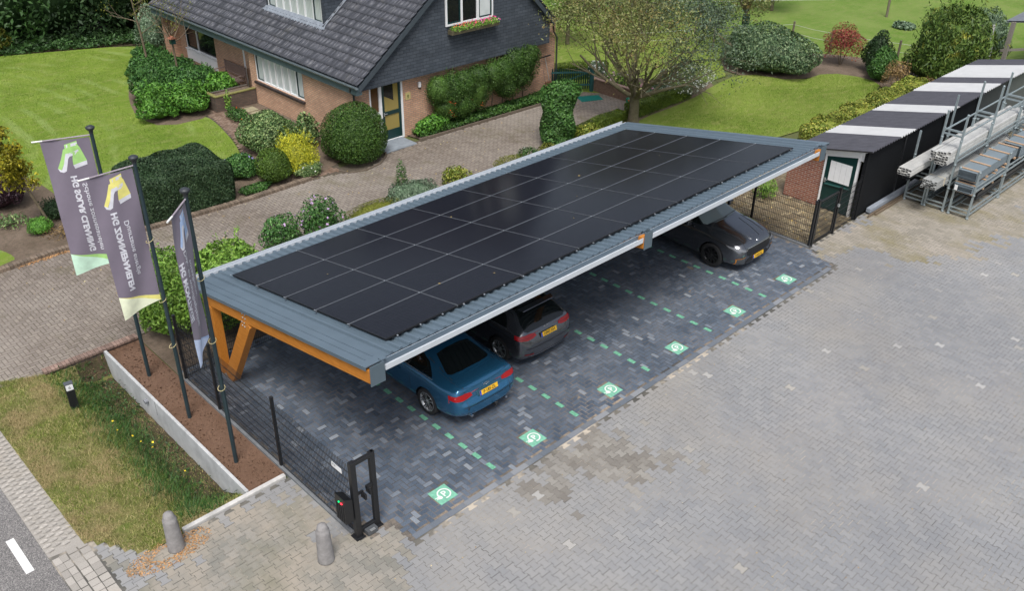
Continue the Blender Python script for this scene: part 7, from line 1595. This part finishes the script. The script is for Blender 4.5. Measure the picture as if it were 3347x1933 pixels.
def carpet(name, lab, cat, poly, h, m, n, size, kind=None, zf=None, aspect=.5, jitter=.9):
    xs = [p[0] for p in poly]; ys_ = [p[1] for p in poly]; X = rng.uniform(min(xs), max(xs), n * 3); Y = rng.uniform(min(ys_), max(ys_), n * 3); k = inpoly(X, Y, poly); X = X[k][:n]; Y = Y[k][:n]
    Z = h * (.35 + .65 * rng.random(len(X))) * (.7 + .3 * np.sin(X * 4) * np.sin(Y * 5)) + (zf(X, Y) if zf else 0); P = np.stack([X, Y, Z], 1); N = np.tile([0, 0, 1.], (len(X), 1))
    V, F = leaf_quads(P, N, size, aspect, 0, jitter); o = npmesh(name, V, F, m); tag(o, lab, cat, None, kind); return o
carpet('ivy_carpet', 'ivy ground cover along the foot of the gable', 'ground cover', [(11.8, 15.15), (18.3, 14.95), (19.4, 15.6), (19.3, 15.8), (11.8, 15.8)], .30, leaf_mat('fresh_ivy_leaf', g3((.025, .075, .016), (.05, .12, .022), (.09, .18, .035)), 1.2), 9000, .10, 'stuff')
carpet('wood_ivy', 'dark ground cover at the edge of the wood', 'ground cover', [(-14, 40.5), (2, 37.6), (5.5, 36.2), (10.1, 34.4), (12, 36), (6, 40), (-14, 44)], .35, L_IVY, 26000, .17, 'stuff')
# flower box blooms
V, F = leaf_quads(np.stack([rng.uniform(13.55, 15.78, 1500), rng.normal(15.33, .10, 1500), 3.70 + .16 * rng.random(1500)], 1), np.tile([0, -1, .6], (1500, 1)).astype(float), .06, .6); npmesh('leaves', V, F, L_CHERRY, fb)
for m_, n_, x0_, x1_ in ((FROSE, 60, 13.9, 15.8), (FORG, 40, 13.55, 14.6), (FPINK, 22, 14.6, 15.8)): V, F = leaf_quads(np.stack([rng.uniform(x0_, x1_, n_), rng.normal(15.30, .11, n_), 3.80 + .16 * rng.random(n_)], 1), np.tile([0, -1, .6], (n_, 1)).astype(float), .055, .9); npmesh('blossom', V, F, m_, fb)
# ---- left: yellow sapling, purple bush, small shrubs, bare tree
t = thing('yellow_sapling', 'slender young tree with yellowing leaves at the left edge', 'tree', (-1.15, 16.95, 0))
mb = MB(); mb.tube([(0, 0, 0), (-.25, .1, 1.0), (-.55, .25, 2.1), (-.75, .35, 3.3)], [.05, .04, .03, .012], 8); P = []; 
for k in range(26):
    z = random.uniform(1.25, 3.3); a = random.uniform(0, 6.28); b0 = Vector((-.25 - .25 * (z - 1), .1 + .1 * (z - 1), z)); L = random.uniform(.35, .62) * (1.1 - .15 * (z - 1.2)); e = b0 + Vector((math.cos(a) * L, math.sin(a) * L, .22 * L)); mb.tube([b0, e], [.012, .005], 4, caps=False)
    for _ in range(150): u = random.random() ** .6; P.append(b0 + (e - b0) * u + Vector(rng.normal(0, .09, 3)))
mb.build('trunk', M_TWIG, t); P = np.array([tuple(p) for p in P]); V, F = leaf_quads(P, rng.normal(0, .5, (len(P), 3)) + [0, 0, .7], .105, .5, .3, .5); npmesh('crown', V, F, L_YEL, t)
shrub('purple_shrub', 'dark purple leafed shrub at the left edge behind the yellow sapling', 'bush', (-1.75, 19.6), (.85, .85, 1.35), L_PURP, 3600, .085, .5, 90)
shrub('round_box', 'small round green box shrub at the foot of the yellow sapling', 'bush', (-1.52, 16.85), (.38, .38, .50), L_RHODL, 1500, .05, .5, 91)
shrub('small_yew', 'small spiky dark yew in the soil bed left of the laurel hedge', 'bush', (-.75, 17.6), (.45, .45, .62), L_DARK, 1500, .09, .25, 92, spikes=30)
shrub('dry_shrub', 'dry sparse shrub by the brick edging, right of the sapling', 'bush', (-1.0, 16.1), (.60, .42, .38), L_BROWN, 650, .07, .3, 93, core=False, depth=.9)
shrub('pale_herb', 'sparse pale green plants in the bare soil at the left edge', 'plant', (-2.0, 18.0), (.55, .5, .3), L_VAR, 300, .09, .5, 94, core=False, depth=.9)
shrub('low_tuft', 'green tuft at the brick edging behind the lime tailed banner', 'plant', (-.55, 15.75), (.35, .3, .38), L_CHERRY, 600, .08, .3, 95, core=False)
bt = thing('sparse_tree', 'almost bare young tree on a thin stem rising from the rhododendrons', 'tree', (8.1, 27.2, 0)); random.seed(3)
mb = MB(); mb.tube([(0, 0, 0), (0, .05, 1.9)], [.05, .04], 7); tips = []; nodes = []
for k in range(9): a = k * .7; limb(mb, (0, .05, 1.8 + .05 * k), (math.cos(a), math.sin(a), .45 + .1 * k), 1.25, .025, 2, tips, nodes)
mb.tube([(-.55, 1.6, 0), (-.6, 1.7, 2.0), (-.7, 1.9, 4.3)], [.06, .05, .02], 7)
for k in range(9): a = k * 1.3; limb(mb, (-.6, 1.7, 2.0 + .25 * k), (math.cos(a), math.sin(a), .35), 1.2, .022, 2, tips, nodes)
mb.build('trunk', M_TWIG, bt); P = np.concatenate([np.array(t_)[None] + rng.normal(0, .12, (12, 3)) for t_ in tips]); V, F = leaf_quads(P, rng.normal(0, 1, (len(P), 3)), .07, .5); npmesh('crown', V, F, L_OLIVE, bt)
mb = MB(); mb.b2((-.1, -.1, 0), (.1, .1, .22)); mb.add([(-.14, -.14, .22), (.14, -.14, .22), (.14, .14, .22), (-.14, .14, .22), (0, -.14, .34), (0, .14, .34)], [(0, 1, 4), (2, 3, 5), (1, 2, 5, 4), (3, 0, 4, 5), (3, 2, 1, 0)], 1); o = mb.build('bird_table', [M_DKG, mat('terracotta', (.3, .12, .07), .8)]); o.location = (8.05, 27.1, 1.85); tag(o, 'small green bird feeder with a reddish roof in the sparse tree', 'bird feeder')
shrub('corner_shrub', 'grey green tall shrub at the far corner of the house', 'bush', (9.6, 32.6), (.8, .8, 2.3), L_GREY, 3000, .11, .4, 96, amp=.25, zc=1.1)
# ---- dark wood at the upper left
wd = [(-6, 44, 7.5, 3.6, 'leftmost'), (-1.5, 41.5, 7.0, 3.0, 'second from the left'), (2.0, 42.5, 8.0, 3.3, 'third from the left'), (4.9, 39.6, 6.2, 2.6, 'fourth from the left'), (7.4, 39.2, 7.0, 2.8, 'fifth from the left'), (10.3, 38.2, 6.5, 2.7, 'sixth from the left, by the roof'), (13.4, 37.5, 6.5, 2.8, 'rightmost, behind the roof'), (-10, 42, 7, 3.4, 'just outside on the left'), (5.5, 45, 8.5, 3.6, 'tall one behind the others')]
for i, (x, y, h, r_, wh) in enumerate(wd):
    t = thing('wood_tree', 'dark evergreen tree of the wood, ' + wh, 'tree', (x, y, 0), 0, 'dark trees of the wood behind the lawn')
    P, N = shell(9000, (r_, r_, h * .62), depth=.4, seed=200 + i, amp=.35, zmin=-.75); P[:, 2] += h * .42; P[:, 2] = np.maximum(P[:, 2], .1); V, F = leaf_quads(P, N, .26, .42, .6, .7); npmesh('crown', V, F, L_DARK if i % 3 else L_IVY, t)
    mb = MB(); mb.tube([(0, 0, 0), (0, 0, h * .7)], [.3, .12], 8); core_mesh(mb, (0, 0, h * .42), (r_, r_, h * .6), 1, .7); mb.build('trunk', [M_BARK, L_DARK], t)
shrub('edge_shrub', 'olive rounded shrub at the edge of the dark wood', 'bush', (3.9, 37.8), (.85, .7, 1.25), L_OLIVE, 2600, .12, .4, 97)
shrub('edge_shrub', 'bluish leafy plants in the top left corner by the wood', 'plant', (2.2, 38.1), (.9, .6, .9), L_GREY, 1500, .15, .5, 98, core=False)
# ---- verge grass, weeds in the ditch
def blades(name, lab, X, Y, Z, h, m, width=.006, lean=.5):
    n = len(X); a = rng.uniform(0, 6.283, n); L = h * rng.uniform(.5, 1.4, n); lx = rng.normal(0, lean, n) * L; ly = rng.normal(0, lean, n) * L; P = np.stack([X, Y, Z], 1)
    d = np.stack([np.cos(a), np.sin(a), np.zeros(n)], 1) * width; V = np.stack([P - d, P + d, P + np.stack([lx, ly, L], 1)], 1).reshape(-1, 3)
    o = npmesh(name, V, np.arange(3 * n).reshape(-1, 3), m); tag(o, lab, 'grass', None, 'stuff'); return o
L_GRASS = leaf_mat('verge_grass_blade', [(0, (.09, .14, .020)), (.45, (.19, .24, .04)), (.75, (.32, .31, .11)), (1, (.50, .41, .21))], .7, hi=(.40, .31, .16), hi_rng=(.45, .62), rough=.8)
n = 90000; X = rng.uniform(-5.65, -2.82, n); Y = rng.uniform(2.45, 10.2, n); k = inpoly(X, Y, VERGE) & ((X < -3.6) | (rng.random(n) < .35)) & (np.sin(X * 3.1 + 1) * np.sin(Y * 2.3) + rng.normal(0, .5, n) > -.9)
blades('verge_grass', 'patchy yellow green grass on the roadside verge', X[k], Y[k], ditch_z(X[k], Y[k]), .06, L_GRASS, .006, .6)
n = 1500; X = rng.normal(-3.2, .30, n); Y = rng.uniform(2.75, 9.25, n); dn = np.where(Y > 7.2, 1.0, .38); k = (X < -2.84) & (X > -4.4) & (rng.random(n) < dn); P = np.stack([X[k], Y[k], ditch_z(X[k], Y[k]) + .02 + .26 * rng.random(k.sum()) * np.where(Y[k] > 7.4, 1.2, .5)], 1)
V, F = leaf_quads(P, np.tile([0, 0, 1.], (len(P), 1)), .075, .4, 0, .9); tag(npmesh('ditch_weeds', V, F, L_IVY), 'weeds growing in the ditch along the concrete wall', 'weeds', None, 'stuff')
n = 7000; X = rng.normal(-3.6, .30, n); Y = rng.uniform(2.7, 9.3, n); k = (X < -2.83) & (X > -4.3); blades('ditch_grass', 'long green grass in the ditch', X[k], Y[k], ditch_z(X[k], Y[k]), .17, L_COL, .006, .6)
L_LAWNB = leaf_mat('lawn_blade', g3((.09, .165, .012), (.165, .25, .028), (.29, .34, .085)), .35, hi=(.30, .31, .10), hi_rng=(.5, .72), rough=.8)
# short blades roughen the two lawns
def lawn_blades(name, lab, box, poly, n, h, excl=None):
    X = rng.uniform(box[0], box[1], n); Y = rng.uniform(box[2], box[3], n); k = inpoly(X, Y, poly)
    return blades(name, lab, X[k], Y[k], np.full(k.sum(), .01), h, L_LAWNB, .012, .5)
lawn_blades('lawn_grass', 'short mown grass of the front lawn', (-6, 8, 16.5, 38), [(-2.2, 26.5), (-.75, 24), (-.1, 20.5), (-.1, 17.2), (4.9, 16.8), (5.7, 17.8), (6.4, 19.8), (7.0, 22.5), (5.2, 22.9), (4.9, 24.8), (5.0, 27), (8.4, 31), (9.9, 34), (5.5, 36.1), (2, 37.6), (-6, 39), (-6, 27)], 90000, .035)
L_LAWNB2 = L_LAWNB
lawn_blades('back_lawn_grass', 'short grass of the back lawn', (15.5, 32, 5.9, 11.5), [(15.8, 7.8), (15.8, 10.2), (19.4, 10.4), (25.5, 11.0), (28.0, 11.2), (28.6, 9.3), (30.8, 9.0), (31.3, 7.4), (30.4, 6.4), (27, 6.1), (22.5, 6.1)], 40000, .035)
# fallen leaves, petals and grit
def litter(name, lab, X, Y, Z, size, m, kind='stuff'):
    P = np.stack([X, Y, Z], 1); V, F = leaf_quads(P, np.tile([0, 0, 1.], (len(P), 1)), size, .7, 0, .25); o = npmesh(name, V, F, m); tag(o, lab, 'leaf litter', None, kind); return o
M_LIT = leaf_mat('fallen_leaf', [(0, (.35, .22, .07)), (.6, (.5, .36, .12)), (1, (.55, .5, .3))], 2)
n = 260; litter('fallen_leaves', 'fallen leaves scattered over the driveway', rng.uniform(-3, 21, n), rng.uniform(11.3, 14.8, n), np.full(n, .012), .05, M_LIT)
n = 180; litter('fallen_leaves', 'fallen leaves on the paving behind the narrow gate', rng.uniform(14.8, 17.3, n), rng.uniform(.8, 6, n), np.full(n, .012), .07, M_LIT)
n = 130; litter('fallen_leaves', 'small leaves scattered over the yard pavers', rng.uniform(-5, 22, n), rng.uniform(-8, -.6, n), np.full(n, .012), .026, M_LIT)
n = 900; a = rng.uniform(0, 6.28, n); r_ = .2 + .30 * rng.random(n); litter('dry_needles', 'orange dry needles round the verge bollard', -4.55 + r_ * 1.6 * np.cos(a), 2.25 + r_ * np.sin(a) * .7, np.full(n, .012), .035, mat('needle_orange', (.42, .24, .11), .9, isl=.3))
n = 500; litter('dry_needles', 'orange dry needles along the brick edging of the drive', rng.uniform(-2.8, -.2, n), 15.12 + rng.normal(0, .06, n), np.full(n, .012), .05, MATS['needle_orange'])
for (x, t_) in ((1.9, 1.2), (6.3, 1.5), (9.0, 3.8), (4.9, 4.4), (7.6, 2.6), (11.5, 3.0), (.9, 3.9), (2.9, .6)):
    V, F = leaf_quads(np.array([onroof(x, t_, .006)]), np.array([[0, -sn, cs]]), .055, .7, 0, .1); tag(npmesh('roof_leaf', V, F, M_LIT), 'tiny fallen leaf lying on the solar panels', 'leaf', 'leaves lying on the solar roof')
n = 700; X = rng.uniform(-2.7, -1.95, n); Y = rng.uniform(2.7, 9.3, n); V, F = leaf_quads(np.stack([X, Y, np.full(n, .012)], 1), np.tile([0, 0, 1.], (n, 1)), .045, .9, 0, .8); tag(npmesh('soil_clods', V, F, M_SOIL), 'loose clods on the bare soil bed', 'soil', None, 'stuff')
# dandelions on the verge
V, F = leaf_quads(np.array([(-3.75, 6.55, .06), (-3.8, 6.2, .05), (-3.65, 5.8, .05), (-3.6, 5.5, .05), (-3.42, 5.35, .02), (-3.5, 5.2, .02), (-3.3, 4.2, -.1)]), np.tile([0, 0, 1.], (7, 1)), .05, .9, 0, .2); tag(npmesh('dandelions', V, F, FYEL), 'small yellow flowers along the edge of the ditch', 'flowers', None, 'stuff')
